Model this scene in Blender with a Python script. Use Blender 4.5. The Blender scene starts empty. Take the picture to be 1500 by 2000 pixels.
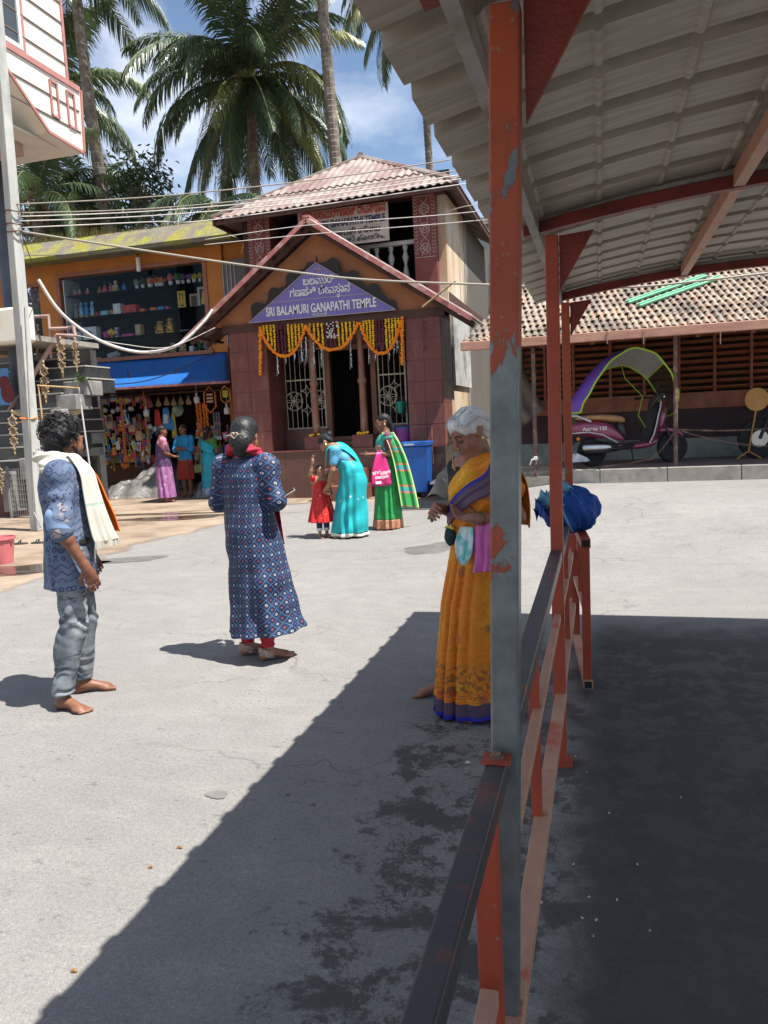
import bpy, math, random, zlib
import numpy as np
from mathutils import Vector, Matrix, Euler
sc = bpy.context.scene
R = math.radians
# ---------------------------------------------------------------- camera
CM = np.array([[.9619,.0154,-.2710],[.2687,.1250,.9551],[-.0486,.9920,-.1163]])
CM = np.linalg.qr(CM)[0]*np.sign(np.diag(np.linalg.qr(CM)[1]))
CAM = np.array((0, 0, 1.5)); FPX = 1500.0
cd = bpy.data.cameras.new('camera'); cam = bpy.data.objects.new('camera', cd)
sc.collection.objects.link(cam); sc.camera = cam
cam.matrix_world = Matrix(((CM[0,0],CM[0,1],-CM[0,2],0),(CM[1,0],CM[1,1],-CM[1,2],0),(CM[2,0],CM[2,1],-CM[2,2],1.5),(0,0,0,1)))
cd.sensor_fit = 'AUTO'; cd.sensor_width = 36; cd.lens = 27; cd.clip_start = .05; cd.clip_end = 3000
# ---------------------------------------------------------------- sky, sun, exposure
SUN = Vector((.46, -.12, 1.0)).normalized()
w = bpy.data.worlds.new('World'); sc.world = w; w.use_nodes = True
nt = w.node_tree; nt.nodes.clear()
def nd(nt, kind, **kw):
    n = nt.nodes.new(kind)
    for k, v in kw.items():
        k2 = k.replace('_', ' ')
        if k.startswith('p_'): setattr(n, k[2:], v); continue
        if k.startswith('i') and k[1:].isdigit(): s = n.inputs[int(k[1:])]
        else: s = n.inputs[k2]
        if isinstance(v, bpy.types.NodeSocket): nt.links.new(v, s)
        elif isinstance(v, bpy.types.Node): nt.links.new(v.outputs[0], s)
        elif isinstance(s.default_value, float) or not hasattr(v, '__len__'): s.default_value = v
        else:
            v = tuple(v)
            if len(s.default_value) == 4 and len(v) == 3: v = v + (1,)
            s.default_value = v
    return n
def ramp(nt, fac, *stops, mode='LINEAR'):
    n = nt.nodes.new('ShaderNodeValToRGB'); n.color_ramp.interpolation = mode
    el = n.color_ramp.elements
    while len(el) < len(stops): el.new(.5)
    for e, (p, c) in zip(el, stops):
        e.position = p
        if not hasattr(c, '__len__'): c = (c, c, c)
        e.color = tuple(c) + (1,)
    nt.links.new(fac if isinstance(fac, bpy.types.NodeSocket) else fac.outputs[0], n.inputs[0])
    return n.outputs[0]
def mix(nt, fac, a, b, mode='MIX'):
    n = nt.nodes.new('ShaderNodeMix'); n.data_type = 'RGBA'; n.blend_type = mode
    for s, v in ((n.inputs[0], fac), (n.inputs[6], a), (n.inputs[7], b)):
        if isinstance(v, bpy.types.Node): v = v.outputs[0]
        if isinstance(v, bpy.types.NodeSocket): nt.links.new(v, s)
        else: s.default_value = v if not hasattr(v, '__len__') else tuple(v) + (1,)
    return n.outputs[2]
def math_(nt, op, a, b=0.0, c=0.0, clamp=False):
    n = nt.nodes.new('ShaderNodeMath'); n.operation = op; n.use_clamp = clamp
    for s, v in zip(n.inputs, (a, b, c)):
        if isinstance(v, bpy.types.Node): v = v.outputs[0]
        if isinstance(v, bpy.types.NodeSocket): nt.links.new(v, s)
        else: s.default_value = v
    return n.outputs[0]
sky = nd(nt, 'ShaderNodeTexSky', p_sky_type='NISHITA', p_sun_disc=False, p_sun_elevation=math.asin(SUN.z),
         p_sun_rotation=math.atan2(SUN.x, SUN.y), p_altitude=0, p_air_density=1.0, p_dust_density=.6, p_ozone_density=1.3)
tc = nd(nt, 'ShaderNodeTexCoord')
mp = nd(nt, 'ShaderNodeMapping', Vector=tc.outputs['Generated'], Scale=(1.0, 1.0, 1.8), Location=(.35, .1, .2))
cn = nd(nt, 'ShaderNodeTexNoise', Vector=mp, Scale=3.2, Detail=9, Roughness=.58, Distortion=.25)
cf = ramp(nt, cn, (.44, .0), (.80, .75))
skyc = mix(nt, cf, sky.outputs[0], (10.5, 10.6, 10.9))
bg = nd(nt, 'ShaderNodeBackground', Color=skyc, Strength=.078)
nt.links.new(bg.outputs[0], nd(nt, 'ShaderNodeOutputWorld').inputs[0])
sd = bpy.data.lights.new('sun', 'SUN'); sd.energy = 5.0; sd.angle = R(.5); sd.color = (1, .957, .89)
so = bpy.data.objects.new('sun', sd); sc.collection.objects.link(so)
so.rotation_euler = SUN.to_track_quat('Z', 'Y').to_euler()
vs = sc.view_settings
sc.display_settings.display_device = 'sRGB'
vs.view_transform = 'Standard'; vs.look = 'None'; vs.gamma = 1; vs.use_curve_mapping = False; vs.exposure = 1.10
sc.cycles.max_bounces = 8
# ---------------------------------------------------------------- placing helpers (photo pixel -> point on a real plane)
def ray(x, y): return CM @ np.array((x - 750, 1000 - y, FPX))
def G(x, y, z=0.0): r = ray(x, y); return CAM + r * ((z - 1.5) / r[2])
def PY(x, y, Y): r = ray(x, y); return CAM + r * (Y / r[1])
def PX(x, y, X): r = ray(x, y); return CAM + r * (X / r[0])
def px(p):
    c = CM.T @ (np.array(p, float) - CAM); return 750 + FPX*c[0]/c[2], 1000 - FPX*c[1]/c[2]
# ---------------------------------------------------------------- mesh helpers
BASE = {}
class MB:
    def __init__(s): s.v = []; s.f = []; s.m = []; s.uv = None
    def add(s, vs, fs, mi=0):
        o = len(s.v); s.v.extend([tuple(map(float, p)) for p in vs]); s.f.extend([tuple(o + i for i in f) for f in fs]); s.m.extend([mi]*len(fs)); return s
    def box(s, x0, x1, y0, y1, z0, z1, mi=0):
        return s.add([(x0,y0,z0),(x1,y0,z0),(x1,y1,z0),(x0,y1,z0),(x0,y0,z1),(x1,y0,z1),(x1,y1,z1),(x0,y1,z1)],
                     [(0,3,2,1),(4,5,6,7),(0,1,5,4),(1,2,6,5),(2,3,7,6),(3,0,4,7)], mi)
    def obox(s, c, half, rot=None, mi=0):
        c = Vector(c); rot = rot or Matrix.Identity(3)
        return s.add([c + rot @ Vector((a*half[0], b*half[1], d*half[2])) for d in (-1,1) for a, b in ((-1,-1),(1,-1),(1,1),(-1,1))],
                     [(0,3,2,1),(4,5,6,7),(0,1,5,4),(1,2,6,5),(2,3,7,6),(3,0,4,7)], mi)
    def beam(s, p0, p1, wd, hd, up=(0,0,1), mi=0):
        p0, p1 = Vector(p0), Vector(p1); d = (p1-p0).normalized(); u = Vector(up)
        if abs(d.dot(u)) > .98: u = Vector((0,1,0))
        a = d.cross(u).normalized()*wd/2; b = a.cross(d).normalized()*hd/2
        return s.add([p0-a-b, p0+a-b, p0+a+b, p0-a+b, p1-a-b, p1+a-b, p1+a+b, p1-a+b],
                     [(0,3,2,1),(4,5,6,7),(0,1,5,4),(1,2,6,5),(2,3,7,6),(3,0,4,7)], mi)
    def tube(s, pts, r, n=8, cap=True, mi=0, flat=1.0):
        pts = [Vector(p) for p in pts]; m = len(pts)
        rs = list(r) if hasattr(r, '__len__') else [r]*m
        t = (pts[1]-pts[0]).normalized(); u = t.orthogonal().normalized(); V = []
        for i in range(m):
            t = (pts[min(i+1,m-1)] - pts[max(i-1,0)]).normalized()
            u = (u - t*u.dot(t)).normalized(); w_ = t.cross(u)
            for k in range(n):
                a = 2*math.pi*k/n; V.append(pts[i] + (u*math.cos(a) + w_*math.sin(a)*flat)*rs[i])
        F = [(i*n+k, i*n+(k+1)%n, (i+1)*n+(k+1)%n, (i+1)*n+k) for i in range(m-1) for k in range(n)]
        if cap: F += [tuple(range(n-1,-1,-1)), tuple((m-1)*n+k for k in range(n))]
        return s.add(V, F, mi)
    def lathe(s, prof, n=12, c=(0,0,0), mi=0, sx=1, sy=1, axis=None):
        V = []; c = Vector(c); q = Vector((0,0,1)).rotation_difference(Vector(axis)).to_matrix() if axis else Matrix.Identity(3)
        for r, z in prof:
            for k in range(n):
                a = 2*math.pi*k/n; V.append(c + q @ Vector((r*sx*math.cos(a), r*sy*math.sin(a), z)))
        m = len(prof)
        F = [(i*n+k, i*n+(k+1)%n, (i+1)*n+(k+1)%n, (i+1)*n+k) for i in range(m-1) for k in range(n)]
        F += [tuple(range(n-1,-1,-1)), tuple((m-1)*n+k for k in range(n))]
        return s.add(V, F, mi)
    def ball(s, c, r, n=8, m=5, mi=0, rot=None):
        r = r if hasattr(r, '__len__') else (r, r, r); c = Vector(c); rot = rot or Matrix.Identity(3)
        V = [c + rot @ Vector((0,0,-r[2]))]
        for i in range(1, m):
            e = -math.pi/2 + math.pi*i/m
            for k in range(n):
                a = 2*math.pi*k/n; V.append(c + rot @ Vector((r[0]*math.cos(e)*math.cos(a), r[1]*math.cos(e)*math.sin(a), r[2]*math.sin(e))))
        V.append(c + rot @ Vector((0,0,r[2]))); L = len(V)-1
        F = [(0, 1+(k+1)%n, 1+k) for k in range(n)]
        F += [(1+i*n+k, 1+i*n+(k+1)%n, 1+(i+1)*n+(k+1)%n, 1+(i+1)*n+k) for i in range(m-2) for k in range(n)]
        F += [(L, 1+(m-2)*n+k, 1+(m-2)*n+(k+1)%n) for k in range(n)]
        return s.add(V, F, mi)
    def prism(s, poly, d, mi=0):
        d = Vector(d); P = [Vector(p) for p in poly]; n = len(P)
        return s.add(P + [p+d for p in P], [tuple(range(n)), tuple(range(2*n-1, n-1, -1))] + [(i, n+i, n+(i+1)%n, (i+1)%n) for i in range(n)], mi)
    def grid(s, fn, nu, nv, mi=0, closed=False):
        V = [fn(i/nu, j/nv) for j in range(nv+1) for i in range(nu+1)]; k = nu+1
        return s.add(V, [(j*k+i, j*k+i+1, (j+1)*k+i+1, (j+1)*k+i) for j in range(nv) for i in range(nu)], mi)
    def solid(s, fn, th, nu, nv, mi=0):
        """sheet with a thickness: th is a vector"""
        th = Vector(th); k = nu+1; N = k*(nv+1)
        V = [Vector(fn(i/nu, j/nv)) for j in range(nv+1) for i in range(nu+1)]
        F = [(j*k+i, j*k+i+1, (j+1)*k+i+1, (j+1)*k+i) for j in range(nv) for i in range(nu)]
        F2 = [tuple(N+q for q in reversed(f)) for f in F]
        rim = [i for i in range(k)] + [j*k+nu for j in range(1,nv+1)] + [nv*k+i for i in range(nu-1,-1,-1)] + [j*k for j in range(nv-1,0,-1)]
        F3 = [(rim[(i+1)%len(rim)], rim[i], N+rim[i], N+rim[(i+1)%len(rim)]) for i in range(len(rim))]
        return s.add(V + [p+th for p in V], F+F2+F3, mi)
    def build(s, name, mat=None, parent=None, smooth=False, local=False, bevel=0, kind=None, label=None):
        b = Vector((0,0,0)) if (parent is None or local) else BASE.get(parent.name, Vector((0,0,0)))
        me = bpy.data.meshes.new(name)
        me.from_pydata([(p[0]-b.x, p[1]-b.y, p[2]-b.z) for p in s.v], [], s.f)
        for m_ in (mat if isinstance(mat, (list, tuple)) else [mat]):
            if m_: me.materials.append(m_)
        if any(s.m): me.polygons.foreach_set('material_index', s.m)
        if smooth: me.polygons.foreach_set('use_smooth', [True]*len(s.f))
        return obj(name, me, parent, bevel, kind, label)
def obj(name, me, parent=None, bevel=0, kind=None, label=None):
    o = bpy.data.objects.new(name, me); sc.collection.objects.link(o)
    if parent is not None: o.parent = parent; BASE[o.name] = BASE.get(parent.name, Vector((0,0,0)))
    if bevel:
        b = o.modifiers.new('bevel', 'BEVEL'); b.width = bevel; b.segments = 2; b.limit_method = 'ANGLE'; b.angle_limit = R(40)
    if kind: o['kind'] = kind
    if label: o['label'] = label
    return o
def thing(name, label, cat, loc=(0,0,0), rotz=0, group=None):
    o = bpy.data.objects.new(name, None); sc.collection.objects.link(o)
    o.location = loc; o.rotation_euler = (0, 0, rotz); o.empty_display_size = .1
    BASE[o.name] = Vector(loc)
    return tag(o, label, cat, group)
def tag(o, label, cat, group=None):
    o['label'] = label; o['category'] = cat
    if group: o['group'] = group
    return o
def struct(o): o['kind'] = 'structure'; return o
def recentre(o):
    """put a single-mesh thing's origin at its base"""
    me = o.data; n = len(me.vertices); a = np.empty(n*3); me.vertices.foreach_get('co', a); a = a.reshape(-1,3)
    c = (a.min(0)+a.max(0))/2; c[2] = a[:,2].min(); me.vertices.foreach_set('co', (a-c).ravel()); o.location = o.location + Vector(c); return o
def dup(root, loc, rotz=None, scale=None, label=None):
    def cp(o, par):
        c = o.copy(); sc.collection.objects.link(c)
        if par: c.parent = par
        for ch in o.children: cp(ch, c)
        return c
    r = cp(root, None); r.location = loc
    if rotz is not None: r.rotation_euler = (0, 0, rotz)
    if scale: r.scale = (scale,)*3
    if label: r['label'] = label
    return r
# ---------------------------------------------------------------- materials
MATS = {}
def newmat(name):
    m = bpy.data.materials.new(name); m.use_nodes = True; m.node_tree.nodes.clear(); return m, m.node_tree
def finish(m, nt, col, rough=.6, metal=0.0, bump=None, bstr=.3, bdist=.01, spec=.4, **kw):
    b = nd(nt, 'ShaderNodeBsdfPrincipled', Base_Color=col, Roughness=rough, Metallic=metal, Specular_IOR_Level=spec, **kw)
    if bump is not None:
        bn = nd(nt, 'ShaderNodeBump', Height=bump, Strength=bstr, Distance=bdist); nt.links.new(bn.outputs[0], b.inputs['Normal'])
    nt.links.new(b.outputs[0], nd(nt, 'ShaderNodeOutputMaterial').inputs[0]); return m
def coords(nt, scale=(1,1,1), loc=(0,0,0), rot=(0,0,0)):
    t = nd(nt, 'ShaderNodeTexCoord')
    return nd(nt, 'ShaderNodeMapping', Vector=t.outputs['Object'], Scale=scale, Location=loc, Rotation=rot).outputs[0]
def noise(nt, vec, scale, detail=4, rough=.55, dist=0): return nd(nt, 'ShaderNodeTexNoise', Vector=vec, Scale=scale, Detail=detail, Roughness=rough, Distortion=dist).outputs[0]
def M(name, c1, c2=None, sc_=4, lo=.35, hi=.65, rough=.65, metal=0, bump=.25, bs=60, stretch=(1,1,1), spec=.4, grime=None, gs=1.5, glo=.5, ghi=.7, bdist=.01, **kw):
    """two-tone noisy surface with fine relief and optional third 'grime' tone"""
    if name in MATS: return MATS[name]
    m, nt = newmat(name); v = coords(nt, stretch)
    c2 = c2 or tuple(x*.8 for x in c1)
    col = ramp(nt, noise(nt, v, sc_, 5), (lo, c1), (hi, c2))
    if grime: col = mix(nt, ramp(nt, noise(nt, v, gs, 6, .65), (glo, 0), (ghi, 1)), col, grime)
    finish(m, nt, col, rough, metal, noise(nt, v, bs, 3) if bump else None, bump, bdist, spec, **kw)
    MATS[name] = m; return m
def C(name, c, rough=.55, **kw):
    kw.setdefault('bump', .12); kw.setdefault('lo', .3); kw.setdefault('hi', .75)
    return M(name, c, tuple(x*.78 for x in c), rough=rough, **kw)
def glass(name, tint=(.75,.8,.8), alpha=.14, rough=.04):
    m, nt = newmat(name)
    b = nd(nt, 'ShaderNodeBsdfGlossy', Color=(1,1,1), Roughness=rough); t = nd(nt, 'ShaderNodeBsdfTransparent', Color=tint)
    f = nd(nt, 'ShaderNodeFresnel', IOR=1.5); f2 = math_(nt, 'MULTIPLY', f.outputs[0], alpha, clamp=True)
    x = nd(nt, 'ShaderNodeMixShader', i0=f2, i1=t, i2=b)
    nt.links.new(x.outputs[0], nd(nt, 'ShaderNodeOutputMaterial').inputs[0]); return m
def text(body, name, mat, size, loc, rot, parent=None, ext=.004, align='CENTER', sx=1.0, bold=0.0, space=1.0):
    cu = bpy.data.curves.new(name, 'FONT'); cu.body = body; cu.size = size; cu.extrude = ext; cu.offset = bold
    cu.align_x = align; cu.align_y = 'CENTER'; cu.space_character = space; cu.materials.append(mat)
    tmp = bpy.data.objects.new(name, cu); sc.collection.objects.link(tmp)
    dg = bpy.context.evaluated_depsgraph_get(); dg.update()
    me = bpy.data.meshes.new_from_object(tmp.evaluated_get(dg)); bpy.data.objects.remove(tmp)
    me.name = name
    o = obj(name, me, parent)
    b = BASE.get(parent.name, Vector()) if parent else Vector()
    o.location = Vector(loc) - b; o.rotation_euler = rot; o.scale = (sx, 1, 1); return o
rnd = random.Random(7)
# ================================================================ ground
def sstep(t): t = min(max(t, 0), 1); return t*t*(3-2*t)
def gz(x, y): return .39*sstep((x+3.0)/2.4)*sstep((y-6.8)/5.2)
def mat_ground():
    m, nt = newmat('asphalt'); t = nd(nt, 'ShaderNodeTexCoord'); v = t.outputs['Object']
    xyz = nd(nt, 'ShaderNodeSeparateXYZ', Vector=v); X, Y = xyz.outputs[0], xyz.outputs[1]
    big = noise(nt, v, .55, 5, .6); mid = noise(nt, v, 5, 6, .65); fine = noise(nt, v, 150, 3, .7); grit = noise(nt, v, 420, 2, .6)
    col = ramp(nt, big, (.3, (.178,.171,.163)), (.7, (.236,.225,.213)))
    col = mix(nt, ramp(nt, mid, (.35, .0), (.75, .55)), col, (.15,.143,.135))
    # worn streaks along the street
    st = noise(nt, nd(nt, 'ShaderNodeMapping', Vector=v, Scale=(.8, 3.2, 1), Rotation=(0,0,.35)).outputs[0], 1.6, 7, .7)
    col = mix(nt, ramp(nt, st, (.52, 0), (.72, .55)), col, (.25,.235,.22))
    crk = nd(nt, 'ShaderNodeTexVoronoi', Vector=nd(nt, 'ShaderNodeMapping', Vector=v, Scale=(1,2.3,1)).outputs[0], Scale=2.6, p_feature='DISTANCE_TO_EDGE')
    pit = ramp(nt, noise(nt, nd(nt, 'ShaderNodeMapping', Vector=v, Scale=(1,2.2,1)).outputs[0], 9, 8, .75), (.60, 0), (.68, 1))
    col = mix(nt, math_(nt, 'MULTIPLY', pit, .62), col, (.080,.076,.072))
    vp = nd(nt, 'ShaderNodeTexVoronoi', Vector=nd(nt, 'ShaderNodeMapping', Vector=v, Scale=(1,1.7,1)).outputs[0], Scale=24); pk = math_(nt, 'MULTIPLY', math_(nt, 'LESS_THAN', vp.outputs['Distance'], .20), ramp(nt, noise(nt, v, 2.2, 5, .6), (.53, 0), (.66, .65)))
    col = mix(nt, pk, col, (.07,.066,.062)); g2 = noise(nt, v, 55, 4, .75); col = mix(nt, .8, col, mix(nt, .62, (1,1,1), ramp(nt, g2, (.25, .5), (.75, 1.45))), 'MULTIPLY')
    cr2 = ramp(nt, nd(nt, 'ShaderNodeTexVoronoi', Vector=nd(nt, 'ShaderNodeMapping', Vector=nd(nt, 'ShaderNodeVectorMath', p_operation='ADD', i0=v, i1=nd(nt, 'ShaderNodeVectorMath', p_operation='SCALE', i0=nd(nt, 'ShaderNodeTexNoise', Vector=v, Scale=3.0, Detail=5).outputs[1], Scale=.5).outputs[0]).outputs[0], Scale=(.5,1.1,1)).outputs[0], Scale=1.0, p_feature='DISTANCE_TO_EDGE'), (.0, 1), (.012, 0))
    col = mix(nt, math_(nt, 'MULTIPLY', cr2, ramp(nt, noise(nt, v, .8, 3), (.45, 0), (.6, .55))), col, (.075,.07,.066))
    col = mix(nt, .85, col, mix(nt, .62, (1,1,1), ramp(nt, fine, (.25, .4), (.7, 1.5))), 'MULTIPLY')
    col = mix(nt, ramp(nt, grit, (.69, 0), (.74, .8)), col, (.55,.53,.5))
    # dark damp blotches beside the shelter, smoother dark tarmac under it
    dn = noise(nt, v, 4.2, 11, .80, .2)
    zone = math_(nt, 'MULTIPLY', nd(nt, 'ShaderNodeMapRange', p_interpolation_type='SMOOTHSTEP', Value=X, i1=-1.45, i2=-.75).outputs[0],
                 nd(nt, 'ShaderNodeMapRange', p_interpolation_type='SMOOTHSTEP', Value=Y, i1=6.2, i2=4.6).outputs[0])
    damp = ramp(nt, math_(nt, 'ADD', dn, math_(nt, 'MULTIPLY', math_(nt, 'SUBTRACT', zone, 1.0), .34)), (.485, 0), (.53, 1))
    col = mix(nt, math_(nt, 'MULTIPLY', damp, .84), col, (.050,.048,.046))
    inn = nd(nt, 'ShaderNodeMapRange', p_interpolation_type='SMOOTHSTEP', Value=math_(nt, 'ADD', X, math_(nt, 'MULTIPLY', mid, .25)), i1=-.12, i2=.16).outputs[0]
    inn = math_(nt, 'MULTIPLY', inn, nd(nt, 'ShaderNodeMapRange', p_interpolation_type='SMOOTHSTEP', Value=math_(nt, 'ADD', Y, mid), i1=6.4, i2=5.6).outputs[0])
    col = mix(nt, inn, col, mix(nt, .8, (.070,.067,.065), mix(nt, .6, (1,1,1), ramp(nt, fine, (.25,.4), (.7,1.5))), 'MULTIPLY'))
    # brown concrete and mud apron in front of the shops
    a, b = G(60, 1135), G(560, 985); nx, ny = -(b[1]-a[1]), b[0]-a[0]; L = math.hypot(nx, ny); nx /= L; ny /= L
    d = math_(nt, 'ADD', math_(nt, 'ADD', math_(nt, 'MULTIPLY', X, nx), math_(nt, 'MULTIPLY', Y, ny)), -(nx*a[0]+ny*a[1]))
    d = math_(nt, 'ADD', d, math_(nt, 'MULTIPLY', math_(nt, 'SUBTRACT', noise(nt, v, .9, 6, .6), .5), 1.6))
    left = nd(nt, 'ShaderNodeMapRange', Value=X, i1=-5.2, i2=-6.0).outputs[0]
    mud = math_(nt, 'MULTIPLY', ramp(nt, d, (.0, 0), (.12, 1)), left)
    far = nd(nt, 'ShaderNodeMapRange', Value=Y, i1=13.6, i2=14.2).outputs[0]
    mud = math_(nt, 'MAXIMUM', mud, far)
    mudc = ramp(nt, noise(nt, v, 1.1, 8, .65), (.32, (.13,.095,.07)), (.5, (.24,.185,.135)), (.7, (.31,.25,.19)))
    mudc = mix(nt, .7, mudc, mix(nt, .5, (1,1,1), ramp(nt, fine, (.25,.5), (.7,1.4))), 'MULTIPLY')
    edge = math_(nt, 'MULTIPLY', ramp(nt, d, (-.0, 0), (.02, 1), (.10, 1), (.22, 0)), left)
    col = mix(nt, mud, col, mudc); col = mix(nt, math_(nt, 'MULTIPLY', edge, .5), col, (.10,.085,.07))
    rough = mix(nt, damp, (.93,)*3, (.55,)*3)
    h = math_(nt, 'ADD', math_(nt, 'MULTIPLY', fine, .6), math_(nt, 'MULTIPLY', math_(nt, 'SUBTRACT', 1.0, pit), .8))
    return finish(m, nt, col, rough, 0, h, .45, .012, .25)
xs = np.concatenate([[-1500,-400,-120,-60], np.arange(-30, 16.01, .4), [30,60,120,400,1500]])
ys = np.concatenate([[-600,-100,-30], np.arange(-10, 30.01, .4), [45,80,200,600,1800]])
g = MB(); g.v = [(x, y, gz(x, y)) for y in ys for x in xs]; k = len(xs)
g.f = [(j*k+i, j*k+i+1, (j+1)*k+i+1, (j+1)*k+i) for j in range(len(ys)-1) for i in range(k-1)]; g.m = [0]*len(g.f)
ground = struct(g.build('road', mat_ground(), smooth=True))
# puddles and damp marks: thin sheets just above the road
def blob(cx, cy, rx, ry, z, seed, name, mt, rot=0, n=36):
    r_ = random.Random(seed); ph = [r_.uniform(0, 6.28) for _ in range(5)]; mb = MB(); P = []
    for i in range(n):
        a = 2*math.pi*i/n; rr = 1 + .16*math.sin(2*a+ph[0]) + .12*math.sin(3*a+ph[1]) + .08*math.sin(5*a+ph[2]) + .05*math.sin(9*a+ph[3])
        x, y = rx*rr*math.cos(a), ry*rr*math.sin(a); x, y = x*math.cos(rot)-y*math.sin(rot), x*math.sin(rot)+y*math.cos(rot)
        P.append((cx+x, cy+y, z+gz(cx+x, cy+y)))
    mb.add(P, [tuple(range(n))]); return struct(mb.build(name, mt))
m_damp = M('damp_tar', (.10,.095,.088), (.145,.135,.125), 6, rough=.55, bs=150)
m_mudwet = M('wet_mud', (.075,.052,.038), (.12,.085,.06), 3, rough=.2, bump=.1, bs=40)
m_water, nt_ = newmat('muddy_water'); finish(m_water, nt_, (.06,.045,.034), .03, 0, None, spec=.6)
p = G(240,1094); blob(p[0], p[1], .46, .22, .004, 1, 'damp_patch', m_damp, .25)
p = G(845,1078); blob(p[0], p[1], .34, .28, .004, 2, 'damp_patch', m_damp)
p = G(424,1553); blob(p[0], p[1], .040, .040, .004, 13, 'damp_patch', M('faint_damp', (.13,.122,.115), (.16,.15,.14), 30, rough=.8, bs=150))
p = G(45,1112); blob(p[0], p[1], .75, .42, .004, 4, 'puddle', m_mudwet, .5); blob(p[0]+.1, p[1]-.02, .52, .25, .008, 5, 'puddle', m_water, .5)
p = G(335,1012); blob(p[0], p[1], 1.1, .3, .004, 6, 'puddle', m_mudwet, .2); blob(p[0]-.15, p[1], .5, .10, .008, 8, 'puddle', m_water, .2)
p = G(280,1005); blob(p[0], p[1], 1.4, .16, .004, 9, 'puddle', m_mudwet, .1)
m_pet = C('petal_white', (.7,.68,.6)); m_leaf0 = C('leaf_dry', (.26,.13,.045))
def litter(x, y, mt, name, label, cat, s=.012, grp=None):
    p = G(x, y); mb = MB(); r_ = random.Random(x*7+y)
    for _ in range(3):
        a = r_.uniform(0,6.28); c = Vector((p[0]+r_.uniform(-s,s), p[1]+r_.uniform(-s,s), p[2]+.003)); u = Vector((math.cos(a),math.sin(a),.15))*s; q = Vector((-math.sin(a),math.cos(a),.25))*s*.6
        mb.add([c-u-q, c+u*.8-q*.7, c+u+q, c-u*.7+q*.8], [(0,1,2,3)]); mb.add([c-u-q+Vector((0,0,.004)), c+u-q+Vector((0,0,.006)), c+q*1.5+Vector((0,0,.002))], [(0,1,2)])
    return tag(mb.build(name, mt), label, cat, grp)
litter(917, 1493, m_pet, 'flower_petal', 'small white flower bits dropped on the damp tarmac left of the rail', 'petal')
for i, (x, y, l) in enumerate(((142,1900,'small dry orange leaf at the bottom left of the sunlit road'),(295,1695,'tiny orange leaf on the sunlit road below the middle'),(352,1656,'tiny orange leaf beside the shelter shadow edge'),(565,1553,'small brown leaf just inside the edge of the shelter shadow'),(612,1572,'yellow scrap of leaf within the shelter shadow'))):
    litter(x, y, m_leaf0, 'fallen_leaf', l, 'leaf', .007, 'dry leaves on the road')
for i,(x,y) in enumerate(((1124,1480),(1147,1510),(1120,1690),(1137,1795),(1150,1755),(1165,1800),(1058,1765),(1028,1705),(1190,1590),(1160,1830),(1205,1760),(1245,1690),(1270,1820),(1330,1560))):
    litter(x, y, m_pet, 'litter_crumb', 'tiny pale crumb on the dark floor under the shelter', 'crumb', .0026, 'pale crumbs under the shelter')
# ================================================================ shelter with corrugated roof
m_red = None
def mat_paint(name, bias, zlo, zhi, c=(.40,.075,.030)):
    """worn orange paint over bare galvanised steel; bare share grows below zhi"""
    m, nt = newmat(name); v = coords(nt); z = nd(nt, 'ShaderNodeSeparateXYZ', Vector=v).outputs[2]
    n1 = noise(nt, nd(nt, 'ShaderNodeMapping', Vector=v, Scale=(1,1,.55)).outputs[0], 8, 9, .62, .3)
    k = nd(nt, 'ShaderNodeMapRange', Value=z, i1=zlo, i2=zhi, i3=.20, i4=0.0).outputs[0]
    bare = ramp(nt, math_(nt, 'ADD', math_(nt, 'ADD', n1, k), bias), (.585, 0), (.592, 1))
    edge = ramp(nt, math_(nt, 'ADD', math_(nt, 'ADD', n1, k), bias), (.56, 0), (.585, 1), (.60, 0))
    paint = ramp(nt, noise(nt, v, 6, 5), (.3, c), (.7, tuple(x*.72 for x in c)))
    paint = mix(nt, ramp(nt, noise(nt, v, 90, 2), (.66, 0), (.7, .5)), paint, (.25,.2,.17))
    steel = ramp(nt, noise(nt, v, 14, 6, .65), (.3, (.10,.115,.12)), (.7, (.20,.225,.23)))
    steel = mix(nt, ramp(nt, noise(nt, v, 5, 4), (.62, 0), (.75, .7)), steel, (.16,.09,.05))
    col = mix(nt, bare, mix(nt, math_(nt, 'MULTIPLY', edge, .5), paint, (.16,.05,.03)), steel)
    return finish(m, nt, col, mix(nt, bare, (.5,)*3, (.38,)*3), math_(nt, 'MULTIPLY', bare, .35), math_(nt, 'ADD', math_(nt, 'MULTIPLY', bare, -1.0), math_(nt, 'MULTIPLY', noise(nt, v, 200, 2), .15)), .35, .002)
m_post1 = mat_paint('worn_post_paint', .072, .95, 1.66); m_post2 = mat_paint('post_paint', -.13, -.5, .2, (.40,.065,.03)); m_post3 = mat_paint('post_paint_low_bare', -.10, .92, 1.15)
m_gus = M('dark_red_paint', (.21,.030,.020), (.13,.022,.016), 7, rough=.5, bs=120)
m_sheet = M('cream_sheet', (.40,.355,.295), (.29,.255,.205), 3.0, rough=.55, bump=.15, bs=14, stretch=(1.2,14,1), grime=(.22,.19,.155), gs=2.2, glo=.56, ghi=.78)
m_steelg = M('grey_primer', (.30,.285,.26), (.20,.185,.165), 8, rough=.5, grime=(.15,.075,.04), gs=5)
m_beige = M('faded_orange_rail', (.50,.27,.17), (.40,.22,.15), 9, rough=.5, grime=(.45,.10,.05), gs=4, glo=.56, ghi=.66, bs=120)
m_railblk = M('worn_black_rail', (.045,.045,.052), (.07,.066,.068), 6, rough=.40, grime=(.20,.06,.032), gs=8, glo=.52, ghi=.68, bs=160, bump=.1)
m_black = C('black_void', (.008,.008,.009), .6)
m_bolt = M('bolt_rust', (.20,.13,.08), (.26,.2,.15), 30, rough=.4, metal=.5)
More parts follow.
